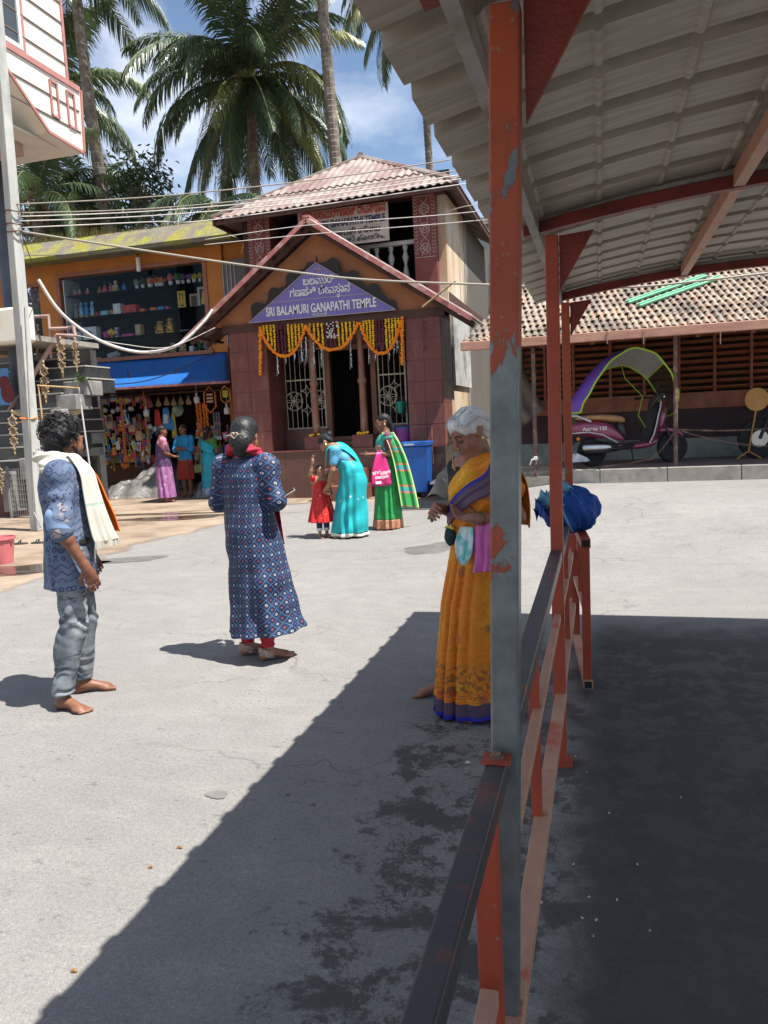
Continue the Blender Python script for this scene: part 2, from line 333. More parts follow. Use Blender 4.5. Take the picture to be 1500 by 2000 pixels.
ZR = lambda x: 2.400 - .165*((x-1.0)/1.4)**2
ZB = lambda x: 2.318 - .105*((x-1)/1.26)**2
shed = thing('queue_shelter', 'open shelter with cream corrugated roof on peeling orange posts', 'shelter', (-.18, 3.25, 0))
for Y, xb, xt, mt in ((1.39, -.206, -.142, m_post1), (3.25, -.186, -.176, m_post2), (5.2, -.205, -.205, m_post3)):
    for side in (0, 1):
        xb2, xt2 = (xb, xt) if not side else (2.2, 2.2); hw = .0255
        mb = MB(); zt = 2.205 if Y > 2 else 2.178
        mb.add([(xb2-hw,Y-hw,0),(xb2+hw,Y-hw,0),(xb2+hw,Y+hw,0),(xb2-hw,Y+hw,0),(xt2-hw,Y-hw,zt),(xt2+hw,Y-hw,zt),(xt2+hw,Y+hw,zt),(xt2-hw,Y+hw,zt)],
               [(0,3,2,1),(4,5,6,7),(0,1,5,4),(1,2,6,5),(2,3,7,6),(3,0,4,7)])
        mb.build('post', mt, shed, bevel=.004)
        s = 1 if not side else -1
        mb = MB(); x0 = xt2 + s*(hw+.004); mb.prism([(x0, Y-.004, 2.203), (x0, Y-.004, 1.99), (x0+s*.135, Y-.004, 2.203+.01)], (0, .012, 0))
        mb.build('gusset', m_gus, shed)
        mb = MB(); mb.box(xb2-.05, xb2+.05, Y-.05, Y+.05, 0, .008); mb.build('base_plate', m_post2, shed)
    # arched beam: a red channel
    mb = MB(); n = 18; X = [-.285 + i*(2.57)/n for i in range(n+1)]; wv = .022
    V = []; 
    for x in X: V += [(x, Y-wv, ZB(x)), (x, Y+wv, ZB(x)), (x, Y+wv, ZB(x)+.045), (x, Y-wv, ZB(x)+.045)]
    F = [(4*i+a, 4*i+(a+1)%4, 4*i+4+(a+1)%4, 4*i+4+a) for i in range(n) for a in range(4)] + [(3,2,1,0), (4*n,4*n+1,4*n+2,4*n+3)]
    mb.add(V, F); mb.build('arched_beam', m_gus, shed)
    mb = MB(); V = []
    for x in X: V += [(x, Y-wv-.012, ZB(x)+.047), (x, Y+wv+.012, ZB(x)+.047), (x, Y+wv+.012, ZR(x)-.012), (x, Y-wv-.012, ZR(x)-.012)]
    mb.add(V, F); mb.build('arched_flange', m_steelg, shed)
mb = MB(); mb.beam((-.238,-.6,2.232),(-.238,5.32,2.232), .032, .045); mb.build('eave_purlin', m_steelg, shed)
mb = MB(); mb.beam((2.2,-.6,2.25),(2.2,5.32,2.25), .05, .05); mb.build('eave_purlin', m_steelg, shed)
pq = G(1332, 538, 2.325); mb = MB(); mb.beam((pq[0],-.6,ZR(pq[0])-.045),(pq[0],5.32,ZR(pq[0])-.045), .04, .06); mb.build('purlin', m_beige, shed)
for xx in (1.3,):
    mb = MB(); mb.beam((xx,-.6,ZR(xx)-.04),(xx,5.32,ZR(xx)-.04), .04, .05); mb.build('purlin', m_beige, shed)
# roof sheets with trapezoid ribs (along x) and crimps (along y)
cr = [-.215 + .225*i for i in range(12)]
Xs = sorted(set([-.405] + [c+d for c in cr for d in (-.013,-.005,.005,.013)] + [2.42]))
def zsheet(x):
    z = ZR(x)
    for c in cr:
        if abs(x-c) < .007: z -= .009
    return z
def rib(y):  # height of the profile above the pan
    t = (y - 2.535 + .125) % .25 - .125
    a = abs(t); return .032*(1 - sstep((a-.032)/.006)) if a < .05 else 0
ye = [2.535 - 13*.25 + .25*i for i in range(25)]
for si in range(6):
    y0 = -.63 + 1.0*si - .085+.0; y1 = y0 + 1.06
    if si == 5: y1 = 5.5
    Yv = [y0]
    for c in ye:
        for d in (-.0385,-.0315,.0315,.0385): 
            if y0 < c+d < y1: Yv.append(c+d)
    Yv.append(y1); mb = MB(); dz = .004*(si % 2)
    mb.v = [(x, y, zsheet(x)+rib(y)+dz) for y in Yv for x in Xs]; kk = len(Xs)
    mb.f = [(j*kk+i, j*kk+i+1, (j+1)*kk+i+1, (j+1)*kk+i) for j in range(len(Yv)-1) for i in range(kk-1)]; mb.m = [0]*len(mb.f)
    mb.build('roof_sheet', m_sheet, shed)
# ---------------------------------------------------------------- railing of the shelter
rail = thing('queue_railing', 'black topped orange pipe railing running beside the shelter posts', 'railing', (-.18, 1.9, 0))
xr = -.192
mb = MB(); mb.beam((xr-.004,.05,.852),(xr,1.36,.852), .038, .046); mb.build('top_rail', m_railblk, rail, bevel=.004)
mb = MB(); mb.beam((xr,1.42,.868),(xr+.008,3.22,.915), .048, .046); mb.build('top_rail', m_railblk, rail, bevel=.004)
mb = MB(); mb.beam((xr,3.28,.868),(xr,5.1,.868), .045, .045); mb.build('top_rail', m_railblk, rail, bevel=.004)
mb = MB(); mb.box(xr-.026, xr+.026, 1.32, 1.363, .876, .881); mb.build('end_plate', m_post2, rail)
mb = MB(); mb.lathe([(.014,0),(.014,.003),(.008,.004),(.008,.011),(.0,.012)], 8, (xr, 1.345, .881)); mb.build('bolt', m_bolt, rail)
mb = MB(); mb.beam((xr+.005,1.42,.645),(xr+.008,3.22,.655), .028, .028); mb.build('middle_rail', m_beige, rail, bevel=.003)
mb = MB(); mb.beam((xr+.008,1.30,.325),(xr+.012,3.30,.295), .045, .045); mb.build('bottom_rail', m_beige, rail, bevel=.003)
mb = MB(); mb.beam((xr,3.28,.60),(xr,5.15,.60), .03, .03); mb.build('middle_rail', m_beige, rail, bevel=.003)
mb = MB(); mb.beam((xr,3.34,.26),(xr,5.15,.26), .045, .04); mb.build('bottom_rail', m_beige, rail, bevel=.003)
mb = MB(); mb.beam((xr-.01,.10,.50),(xr-.008,1.22,.50), .032, .03); mb.build('middle_rail', m_beige, rail, bevel=.003)
for y, z0, z1, wd, x in ((2.17,.32,.885,.030,xr-.004),(1.27,0.0,.830,.040,xr-.012),(4.2,.28,.85,.03,xr)):
    mb = MB(); mb.box(x-wd/2, x+wd/2, y-wd/2, y+wd/2, z0, z1); mb.build('upright', m_post2, rail, bevel=.003)
# ---------------------------------------------------------------- swing gate, bundle
gt = thing('swing_gate', 'orange tube gate swung open beyond the second post', 'gate', (-.15, 4.5, 0))
h0, h1 = Vector((-.172, 5.05, 0)), Vector((-.083, 4.12, 0))
def at(t, z): return h0.lerp(h1, t) + Vector((0,0,z))
def openend(mb, c, d, s):
    d = Vector(d).normalized(); a = d.cross(Vector((0,0,1))).normalized(); u = Vector((0,0,1)); c = Vector(c)+d*.0015
    mb.add([c-a*s-u*s, c+a*s-u*s, c+a*s+u*s, c-a*s+u*s], [(0,1,2,3)])
dv = h1-h0
for nm, z, wd in (('top_tube', .815, .05), ('bottom_tube', .045, .048), ('middle_tube', .44, .03)):
    mb = MB(); mb.beam(at(0, z), at(1.0 if z != .44 else .96, z), wd, wd); mb.build(nm, m_post2 if z > .5 else m_beige, gt, bevel=.003)
    if z != .44: mb = MB(); openend(mb, at(1, z), dv, .019); mb.build('tube_mouth', m_black, gt)
for t in (.015, .955):
    mb = MB(); mb.beam(at(t, .068), at(t, .79), .045, .045, (0,1,0)); mb.build('upright', m_post2, gt, bevel=.003)
mb = MB(); mb.beam(at(.5,.42), at(.5,.79), .025,.025,(0,1,0)); mb.build('upright', m_post2, gt)
mb = MB(); c = at(.42,.70); mb.beam(at(.30,.72), at(.42,.72), .01, .09); mb.build('latch_plate', m_gus, gt)
mb = MB(); mb.tube([at(.06,.02)+Vector((.05,0,0)), at(.06,.62)+Vector((.05,0,0))], .008, 6); mb.lathe([(.035,0),(.035,.006),(.012,.014)], 10, at(.06,.0)+Vector((.05,0,0))); mb.build('drop_bolt', m_railblk, gt)
mb = MB(); mb.beam(at(.10,.44)+Vector((.03,0,0)), at(.10,.34)+Vector((.03,0,0)), .03,.05,(0,1,0)); mb.build('latch_block', m_railblk, gt)
# ================================================================ raised pavement and tiled house on the right
m_conc = M('old_concrete', (.34,.31,.27), (.24,.215,.185), 3, rough=.85, grime=(.13,.115,.10), gs=2.5, glo=.52, ghi=.75, bs=50, bump=.4)
m_concw = M('pale_plaster_kerb', (.48,.44,.38), (.36,.32,.27), 4, rough=.85, grime=(.2,.17,.13), gs=3, bs=50, bump=.4)
m_floor = M('pavement_floor', (.20,.155,.14), (.15,.115,.105), 3, rough=.75, grime=(.26,.22,.2), gs=3, bs=60)
ZP = .60
mb = MB(); mb.box(-.02, 9, 12.56, 15.4, .1, ZP); mb.box(-.75, -.02, 12.98, 15.4, .1, ZP-.003); pav = struct(mb.build('pavement', m_floor))
x = -.02; r_ = random.Random(5)
while x < 6:
    L = r_.uniform(.8, 1.1); mb = MB(); mb.box(x+.004, x+L-.004, 12.40, 12.558, .2, ZP+.004+r_.uniform(0,.006)); mb.build('kerb_stone', m_conc, pav, bevel=.012); x += L
mb = MB(); mb.prism([(-.024,12.40,.2),(-.024,12.556,.2),(-.76,12.97,.2),(-.76,12.80,.2)], (0,0,ZP-.2)); mb.build('kerb_stone', m_concw, pav, bevel=.012)
# broken paving slabs and rubble steps in the lane between the two buildings
m_slab = M('pale_slab', (.44,.38,.29), (.33,.27,.2), 5, rough=.85, grime=(.55,.52,.47), gs=4, bs=60, bump=.4)
r_ = random.Random(11)
for i, (x0,x1,y0,y1,zt) in enumerate(((-2.15,-1.45,12.2,12.75,.36),(-1.40,-.8,12.5,13.1,.50),(-2.25,-1.5,12.8,13.5,.46),(-1.5,-.78,13.2,14.0,.55),(-2.6,-1.6,13.7,14.6,.52),(-2.5,-1.7,14.75,16.2,.58),(-1.62,-.85,14.1,15.2,.58))):
    mb = MB(); c = ((x0+x1)/2,(y0+y1)/2,zt-.12); mb.obox(c, ((x1-x0)/2,(y1-y0)/2,.12), Euler((r_.uniform(-.05,.05),r_.uniform(-.05,.05),r_.uniform(-.12,.12))).to_matrix())
    mb.build('paving_slab', m_slab, ground, bevel=.02)
# ---- house
m_mar = M('maroon_wall', (.060,.030,.034), (.045,.022,.026), 3, rough=.7, grime=(.085,.05,.05), gs=2)
m_rise = M('mossy_plinth', (.30,.32,.28), (.20,.22,.20), 3, rough=.85, grime=(.14,.15,.14), gs=2.5)
m_wood = M('brown_wood', (.32,.105,.045), (.21,.065,.028), 5, rough=.5, stretch=(1,1,1), bs=30, bump=.2)
m_wood2 = M('dark_brown_wood', (.12,.038,.018), (.075,.025,.013), 6, rough=.55, bs=30)
m_gut = M('pink_brown_gutter', (.46,.24,.17), (.36,.18,.125), 3, rough=.55, stretch=(1,3,3), grime=(.3,.14,.1), gs=4)
house = thing('tiled_house', 'low house with clay tile roof and brown slatted wooden windows', 'house', (1, 14.8, .4))
YW = 14.8
mb = MB(); mb.box(-1.95, 9, YW, YW+.2, ZP-.3, .95); mb.build('plinth', m_rise, house)
mb = MB(); mb.box(-1.95, 9, YW+.04, YW+.2, .95, 1.47); mb.build('wall', m_mar, house)
mb = MB(); mb.box(-1.98, 9, YW-.02, YW+.16, 1.47, 1.72); mb.build('sill_board', m_wood, house, bevel=.008)
mb = MB(); mb.box(-1.98, 9, YW-.05, YW+.18, 1.715, 1.755); mb.build('sill_ledge', m_wood, house)
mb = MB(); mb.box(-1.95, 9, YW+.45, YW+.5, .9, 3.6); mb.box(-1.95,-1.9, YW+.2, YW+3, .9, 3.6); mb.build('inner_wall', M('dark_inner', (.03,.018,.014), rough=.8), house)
mb = MB(); mb.box(-1.98, 9, YW-.03, YW+.17, 2.86, 3.02); mb.build('head_beam', m_wood2, house)
px_posts = [1018, 1064, 1120, 1192, 1258, 1326, 1396, 1468, 1540, 1615]
Xp = [PY(q, 720, YW)[0] for q in px_posts]; slatme = None
for xx in Xp:
    mb = MB(); mb.lathe([(.03,1.75),(.03,1.83),(.04,1.86),(.026,1.9),(.026,2.3),(.032,2.34),(.026,2.38),(.03,2.86)], 8, (xx, YW+.02, 0)); mb.build('window_post', m_wood, house)
for a, b in zip(Xp[:-1], Xp[1:]):
    for k_ in range(9):
        z = 1.83 + .117*k_; mb = MB(); mb.obox(((a+b)/2, YW+.07, z), ((b-a)/2-.02, .035, .014), Euler((-.5,0,0)).to_matrix()); mb.build('slat', m_wood, house)
# roof
tiles = []; S = .52; TW, TR = .108, .215
def rz(y): return 2.70 + S*(y-12.38)
roof = MB()
xl = lambda y: -2.02 + .36*(y-12.4)
roof.add([(xl(12.38), 12.42, rz(12.42)-.05), (9, 12.42, rz(12.42)-.05), (9, 17.5, rz(17.5)-.05), (xl(17.5), 17.5, rz(17.5)-.05)], [(0,1,2,3)])
roof.add([(xl(12.38), 12.42, rz(12.42)-.09), (9, 12.42, rz(12.42)-.09), (9, 17.5, rz(17.5)-.09), (xl(17.5), 17.5, rz(17.5)-.09)], [(3,2,1,0)])
roof.add([(xl(12.38)-.0, 12.42, rz(12.42)-.06),(xl(17.5), 17.5, rz(17.5)-.06),(xl(17.5)-1, 17.5, rz(17.5)-1.6),(-2.3,13.2,2.7)], [(0,1,2,3)])
roof_o = roof.build('roof', M('roof_underside', (.10,.05,.03), rough=.8), house)
def tile_mesh(v):
    mb = MB(); n = 6; r_ = random.Random(v); th = .012
    V0, V1 = [], []
    for j, y in enumerate((0, TR*1.18)):
        for i in range(n+1):
            t = i/n; x = t*TW*1.02; z = .030*math.sin(math.pi*min(t/.68,1))**.8 - (.010*math.sin(math.pi*(t-.68)/.32) if t > .68 else 0)
            V0.append((x, y, z + .018*(1-j) + .0)); V1.append((x, y, z-th + .018*(1-j)))
    N = len(V0); k = n+1
    F = [(i, i+1, k+i+1, k+i) for i in range(n)] + [(N+i+1, N+i, N+k+i, N+k+i+1) for i in range(n)] + [(i+1, i, N+i, N+i+1) for i in range(n)]
    mb.add(V0+V1, F)
    me = bpy.data.meshes.new('tile'); me.from_pydata(mb.v, [], mb.f); return me
def mat_tile():
    m, nt = newmat('clay_tile'); oi = nd(nt, 'ShaderNodeObjectInfo'); g_ = nd(nt, 'ShaderNodeNewGeometry'); v = g_.outputs['Position']
    cell = nd(nt, 'ShaderNodeTexWhiteNoise', Vector=nd(nt, 'ShaderNodeVectorMath', p_operation='FLOOR', i0=nd(nt, 'ShaderNodeVectorMath', p_operation='MULTIPLY', i0=v, i1=(1/TW, 1/(TR*.88), 0)).outputs[0]).outputs[0]).outputs[0]
    c = ramp(nt, cell, (0, (.27,.215,.165)), (.35, (.32,.255,.195)), (.6, (.24,.195,.155)), (.88, (.35,.23,.16)), (1, (.19,.155,.13)))
    c = mix(nt, ramp(nt, noise(nt, v, 1.3, 8, .75), (.44, 0), (.62, .85)), c, (.085,.072,.06))
    c = mix(nt, ramp(nt, noise(nt, v, 22, 5), (.55, 0), (.75, .6)), c, (.5,.42,.33))
    return finish(m, nt, c, .85, 0, noise(nt, v, 120, 3), .4)
mt_tile = mat_tile(); tme = [tile_mesh(i) for i in range(3)]
for me in tme: me.materials.append(mt_tile)
ang = math.atan(S); cands = []
for row in range(27):
    y = 12.36 + row*TR*math.cos(ang)
    for col in range(60):
        x = xl(y) - .05 + TW*col + r_.uniform(-.01, .01)
        if x > 4.2: continue
        cands.append((row*1.6 - 0*col + (3 if px((x,y,rz(y)))[0] > 1520 else 0)*20 , x, y, row))
cands.sort(key=lambda q: q[0])
rest = MB()
for i, (_, x, y, row) in enumerate(cands):
    e = Euler((ang + r_.uniform(-.02,.03), r_.uniform(-.03,.03), r_.uniform(-.03,.03))); z = rz(y) - .005 + r_.uniform(0,.006)
    if i < 296:
        o = obj('tile', tme[i % 3], roof_o); o.location = Vector((x,y,z)) - BASE[roof_o.name]; o.rotation_euler = e
    else:
        me = tme[i % 3]; mt4 = Matrix.Translation((x,y,z)) @ e.to_matrix().to_4x4()
        rest.add([mt4 @ v.co for v in me.vertices], [tuple(p_.vertices) for p_ in me.polygons])
rest.build('tile_rows', mt_tile, roof_o, kind='stuff')
g0, g1 = PY(900, 678, 12.25), PY(1500, 633, 12.25); dx = (g1-g0); g2 = g0 + dx*2.2
mb = MB(); mb.beam(g0+np.array((0,0,.005)), g2, .10, .135); mb.build('gutter', m_gut, house, bevel=.01)
for q in (1186, 1257, 1407):
    p_ = PY(q, 660, 12.19); mb = MB(); mb.tube([(p_[0],12.19,p_[2]-.09),(p_[0],12.19,p_[2]+.10)], .008, 5); mb.build('gutter_hook', m_bolt, house)
for i in range(9):
    xx = -1.6 + i*.75; mb = MB(); mb.beam((xx,12.34,rz(12.34)-.13),(xx,15.5,rz(15.5)-.13), .06,.07); mb.build('rafter', m_wood2, house)
# eave posts
m_pole = M('rusty_post', (.13,.075,.055), (.09,.05,.04), 6, rough=.6, grime=(.3,.2,.15), gs=8)
p_ = PY(1320, 905, 12.48); mb = MB(); mb.lathe([(.045,0),(.045,.02),(.032,.03),(.030,2.0)], 10, (p_[0], 12.48, ZP)); tag(mb.build('eave_post', m_pole), 'brown iron post with chain in front of the scooter nose', 'post')
p_ = PY(1047, 925, 12.6); mb = MB(); mb.lathe([(.04,0),(.034,.03),(.032,2.1)], 10, (p_[0], 12.6, .45)); tag(mb.build('eave_post', m_pole), 'thin brown iron post with white rag, left of the orange posts', 'post')
mb = MB(); mb.lathe([(.036,-.03),(.042,-.01),(.042,.02),(.036,.035)], 8, (p_[0],12.6,.80)); mb.tube([(p_[0],12.57,.8),(p_[0]-.06,12.55,.78),(p_[0]-.09,12.55,.70)], .012, 5); tag(mb.build('rag', C('rag_white', (.6,.58,.53))), 'white rag knotted round the thin brown post', 'rag')
def sag(a, b, s, n=14):
    a, b = Vector(a), Vector(b); return [a.lerp(b, i/n) - Vector((0,0,s*4*(i/n)*(1-i/n))) for i in range(n+1)]
def chain(pts, name_label, step=.034):
    """a chain of flat oval links, one mesh"""
    mb = MB(); L = 0; P = [Vector(p) for p in pts]; k_ = 0; acc = 0
    for a, b in zip(P[:-1], P[1:]):
        d = (b-a).length; t = -acc
        while t + step <= d + 1e-6:
            t += step; c = a.lerp(b, t/d); dr = (b-a).normalized(); u = dr.orthogonal().normalized(); u = Matrix.Rotation(math.pi/2*(k_%2), 3, dr) @ u; k_ += 1
            ring = [c + dr*math.cos(q)*.024 + u*math.sin(q)*.012 for q in [i*math.pi/3 for i in range(7)]]
            mb.tube(ring, .0045, 4, cap=False)
        acc = max(0, d - t) 
    return tag(mb.build('chain', m_pole), name_label, 'chain')
pt = PY(1320, 838, 12.44); pe = PY(1512, 850, 12.44); pf = PY(1512, 872, 12.44); pg = PY(1190, 914, 12.5)
chain(sag(pt, PY(1512,836,12.44), .03), 'upper rusty chain strung from the brown post to the right')
chain(sag(pt, pf, .06), 'lower sagging rusty chain from the brown post to the right')
chain(sag(pt, PY(1270,898,12.44), .05) , 'rusty chain hanging from the brown post down to the pavement')
chain([PY(1270,897,12.44)+np.array((0,0,.005)), PY(1230,905,12.46), PY(1150,915,12.7), PY(1060,924,12.62)], 'rusty chain lying along the pavement edge under the scooter')
# green strips lying on the tiles
mb_l = []
for (xa,ya),(xb_,yb_) in (((1226,590),(1378,538)),((1248,596),(1405,541))):
    def on_roof(x, y):
        r0 = ray(x, y); t = (2.70 - 12.38*S + .07 - 1.5)/(r0[2] - S*r0[1]); return Vector(CAM + r0*t)
    A, B = on_roof(xa, ya), on_roof(xb_, yb_); mb = MB(); mb.beam(A, B, .11, .03, (0,-S,1)); mb.beam(A+Vector((0,0,.02)), B+Vector((0,0,.02)), .03, .03, (0,-S,1))
    mb_l.append(mb)
gs_ = thing('plastic_strip_pair', 'two long green plastic strips lying across the clay tiles', 'plastic strip', tuple(on_roof(1300,566)))
for mb in mb_l: mb.build('strip', M('green_plastic', (.20,.50,.30), (.15,.42,.24), 4, rough=.4), gs_)
# round orange sign on a stand
ps = Vector(G(1457, 893, ZP)); ps.y = min(ps.y, 13.9); pt = PY(1478, 780, ps.y); m_or = M('orange_disc', (.50,.26,.07), (.42,.20,.05), 5, rough=.5, bs=80); ps = Vector(PY(1462, 890, ps.y)); ps.z = ZP
sg = thing('round_sign', 'faded orange round sign on a thin three legged stand', 'sign', tuple(ps))
mb = MB(); mb.lathe([(.185,-.006),(.19,0),(.185,.006)], 28, (pt[0], ps.y-.02, pt[2]), axis=(0.1,-1,0)); mb.build('disc', m_or, sg)
mb = MB(); mb.tube([(pt[0],ps.y,pt[2]-.1),(ps.x,ps.y,ZP+.12)], .014, 8); mb.build('pole', m_or, sg)
for a in (195, 340, 90):
    mb = MB(); mb.tube([(ps.x,ps.y,ZP+.13),(ps.x+.19*math.cos(R(a)),ps.y+.19*math.sin(R(a)),ZP+.012)], .012, 6); mb.build('leg', m_or, sg)
# tarpaulin, sack, pale wall beyond
m_tarp = M('grey_tarp', (.19,.155,.125), (.12,.095,.075), 4, rough=.7, bump=.5, bs=18)
A, B, Cc, D = [Vector(PY(x, y, 14.2)) for x, y in ((992,640),(1066,800),(1000,850),(985,720))]
mb = MB(); mb.solid(lambda u, v: (A.lerp(B,u)*(1-v) + D.lerp(Cc,u)*v) + Vector((0,.10*math.sin(9*u+5*v)+.05*math.sin(17*v+3*u),-.16*math.sin(math.pi*u)*(1-v))), (0,.01,0), 16, 12)
o = tag(recentre(mb.build('tarpaulin', m_tarp, smooth=True)), 'brown grey tarpaulin hung at the left end of the slatted wall', 'tarpaulin')
mb = MB(); mb.box(-6, 2.2, 24, 24.3, 0, 7.2); bk = thing('rear_house', 'pale green wall of a house behind the tiled roof', 'house', (-2, 24, 0)); mb.build('wall', M('pale_green_wall', (.50,.55,.46), (.4,.44,.37), 2, rough=.85, grime=(.25,.28,.22)), bk)
mb = MB(); mb.box(-6.3, 2.5, 23.7, 24.6, 7.2, 7.4); mb.build('roof_slab', m_conc, bk)
mb = MB(); mb.box(-3.2, -2.2, 23.95, 24.1, 3.6, 4.8); mb.build('window', m_wood2, bk)
def plastic_bag(x, y, Y, s, label, seed):
    p = Vector(PY(x, y, Y)); mb = MB(); r_ = random.Random(seed); ph = [r_.uniform(0,6) for _ in range(6)]
    def f(u, v):
        a = 2*math.pi*u; e = v*math.pi*.5; q = 1+.22*math.sin(3*a+ph[0]+2*e)+.15*math.sin(7*a+ph[1])+.1*math.sin(11*a+5*e+ph[2])
        return (p.x+s*1.3*q*math.cos(a)*math.cos(e*.96), p.y+s*.8*q*math.sin(a)*math.cos(e*.96), p.z+s*.9*math.sin(e)*(1+.3*math.sin(2*a+ph[3])))
    mb.grid(f, 40, 10); return tag(recentre(mb.build('plastic_bag', M('white_plastic', (.62,.63,.64), (.45,.47,.5), 8, rough=.35, bs=25, bump=.5), smooth=True)), label, 'bag')
plastic_bag(1125, 902, 12.9, .12, 'crumpled white plastic bag lying on the pavement behind the orange posts', 3)
# ================================================================ temple
m_tile = None
def mat_rib(name, c1, c2, pitch=.022):
    m, nt = newmat(name); v = coords(nt); z = nd(nt, 'ShaderNodeSeparateXYZ', Vector=v).outputs[2]
    s = math_(nt, 'SINE', math_(nt, 'MULTIPLY', z, 6.283/pitch))
    col = ramp(nt, noise(nt, v, 2.5, 6, .6), (.3, c1), (.7, c2))
    col = mix(nt, ramp(nt, s, (.0, 0), (1, .35)), col, tuple(x*.6 for x in c1))
    col = mix(nt, ramp(nt, noise(nt, nd(nt, 'ShaderNodeMapping', Vector=v, Scale=(3,3,.6)).outputs[0], 2.2, 6, .7), (.52, 0), (.8, .55)), col, (.27,.17,.14))
    return finish(m, nt, col, .42, 0, s, .35, .004, .45)
m_tile = mat_rib('maroon_ribbed_tile', (.17,.048,.036), (.125,.036,.028))
m_gran = M('brown_granite', (.125,.058,.042), (.085,.04,.03), 60, rough=.35, grime=(.17,.095,.07), gs=2.5, bs=200, bump=.08)
m_granr = M('red_step', (.20,.075,.055), (.15,.055,.04), 20, rough=.5)
m_ped = M('orange_brown_plaster', (.40,.165,.075), (.32,.125,.055), 2.2, rough=.8, grime=(.26,.12,.07), gs=1.8, bs=40, bump=.3)
m_trim = M('dark_brown_trim', (.085,.035,.022), (.055,.024,.016), 5, rough=.6)
m_woodd = M('door_wood', (.20,.085,.045), (.13,.05,.028), 6, rough=.5, stretch=(1,1,.3))
m_col = M('column_paint', (.27,.125,.08), (.19,.085,.055), 6, rough=.45, grime=(.33,.22,.17), gs=5)
m_grill = M('cream_iron', (.50,.43,.33), (.36,.30,.23), 12, rough=.5)
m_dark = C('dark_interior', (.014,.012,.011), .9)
m_pink = M('pink_sheet_edge', (.42,.15,.135), (.30,.10,.095), 5, rough=.6, grime=(.5,.36,.32), gs=6)
m_pur = M('purple_board', (.165,.135,.39), (.14,.11,.34), 2, rough=.4, bump=.03)
m_wht = C('white_paint', (.74,.72,.68), .5)
m_fret = C('black_fretwork', (.016,.011,.010), .5)
def mat_corr(name):
    m, nt = newmat(name); v = coords(nt)
    c = ramp(nt, noise(nt, v, 1.3, 7, .65), (.35, (.135,.07,.062)), (.5, (.20,.14,.125)), (.62, (.27,.235,.21)))
    c = mix(nt, ramp(nt, noise(nt, nd(nt, 'ShaderNodeMapping', Vector=v, Scale=(5,1.0,1)).outputs[0], 2.4, 6, .7), (.46, 0), (.68, .65)), c, (.27,.24,.22))
    c = mix(nt, ramp(nt, noise(nt, v, 5, 6, .7), (.58, 0), (.7, .7)), c, (.10,.075,.065))
    return finish(m, nt, c, .75, 0, noise(nt, v, 50, 4), .35)
m_corr = mat_corr('weathered_red_sheet')
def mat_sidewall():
    m, nt = newmat('stained_shaded_plaster'); v = coords(nt); s = nd(nt, 'ShaderNodeSeparateXYZ', Vector=v)
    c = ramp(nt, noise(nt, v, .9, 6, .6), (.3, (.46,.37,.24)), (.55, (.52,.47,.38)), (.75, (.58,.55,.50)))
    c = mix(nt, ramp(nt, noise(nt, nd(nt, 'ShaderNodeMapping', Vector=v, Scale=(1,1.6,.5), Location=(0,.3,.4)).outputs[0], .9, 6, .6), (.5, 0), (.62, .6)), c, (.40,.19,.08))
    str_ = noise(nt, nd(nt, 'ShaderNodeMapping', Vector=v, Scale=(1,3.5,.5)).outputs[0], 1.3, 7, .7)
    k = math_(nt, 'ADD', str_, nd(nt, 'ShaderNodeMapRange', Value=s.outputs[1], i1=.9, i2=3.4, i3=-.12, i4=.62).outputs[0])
    c = mix(nt, ramp(nt, k, (.55, 0), (.85, .93)), c, (.05,.046,.042))  # mould stain, with the eave shadow painted into the same dark tone
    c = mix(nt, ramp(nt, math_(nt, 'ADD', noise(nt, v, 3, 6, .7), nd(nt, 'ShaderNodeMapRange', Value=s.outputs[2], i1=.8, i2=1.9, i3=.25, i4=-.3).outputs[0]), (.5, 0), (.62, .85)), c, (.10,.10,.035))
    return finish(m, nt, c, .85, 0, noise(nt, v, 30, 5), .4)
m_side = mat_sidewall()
XL, XR, YF = -7.52, -2.95, 15.0
tm = thing('temple', 'small maroon tiled temple with gabled porch below a rusty hipped roof', 'temple', (-5.25, 16, 0))
def bx(name, mat, parent, *a, **k):
    mb = MB(); mb.box(*a); return mb.build(name, mat, parent, **k)
plat = bx('platform', m_gran, tm, XL+.01, XR-.01, YF+.02, 19, 0, .965)
for i in range(4):
    w_ = (XR-XL)/4; bx('facing_slab', m_gran, plat, XL+i*w_+.003, XL+(i+1)*w_-.003, YF-.012, YF+.018, 0, .962)
bx('platform_edge', m_granr, plat, XL-.02, XR+.02, YF-.03, YF+.3, .967, 1.0)
bx('porch_floor', m_gran, plat, XL, XR, YF+.302, 15.9, .965, .995)
# steps
for y0, z0, z1, x0, x1 in ((14.25,0,.29,-5.55,-4.5),(14.62,.29,.60,-5.45,-4.55)):
    bx('step', m_granr, tm, x0, x1, y0, YF-.014, z0+.001, z1, bevel=.008)
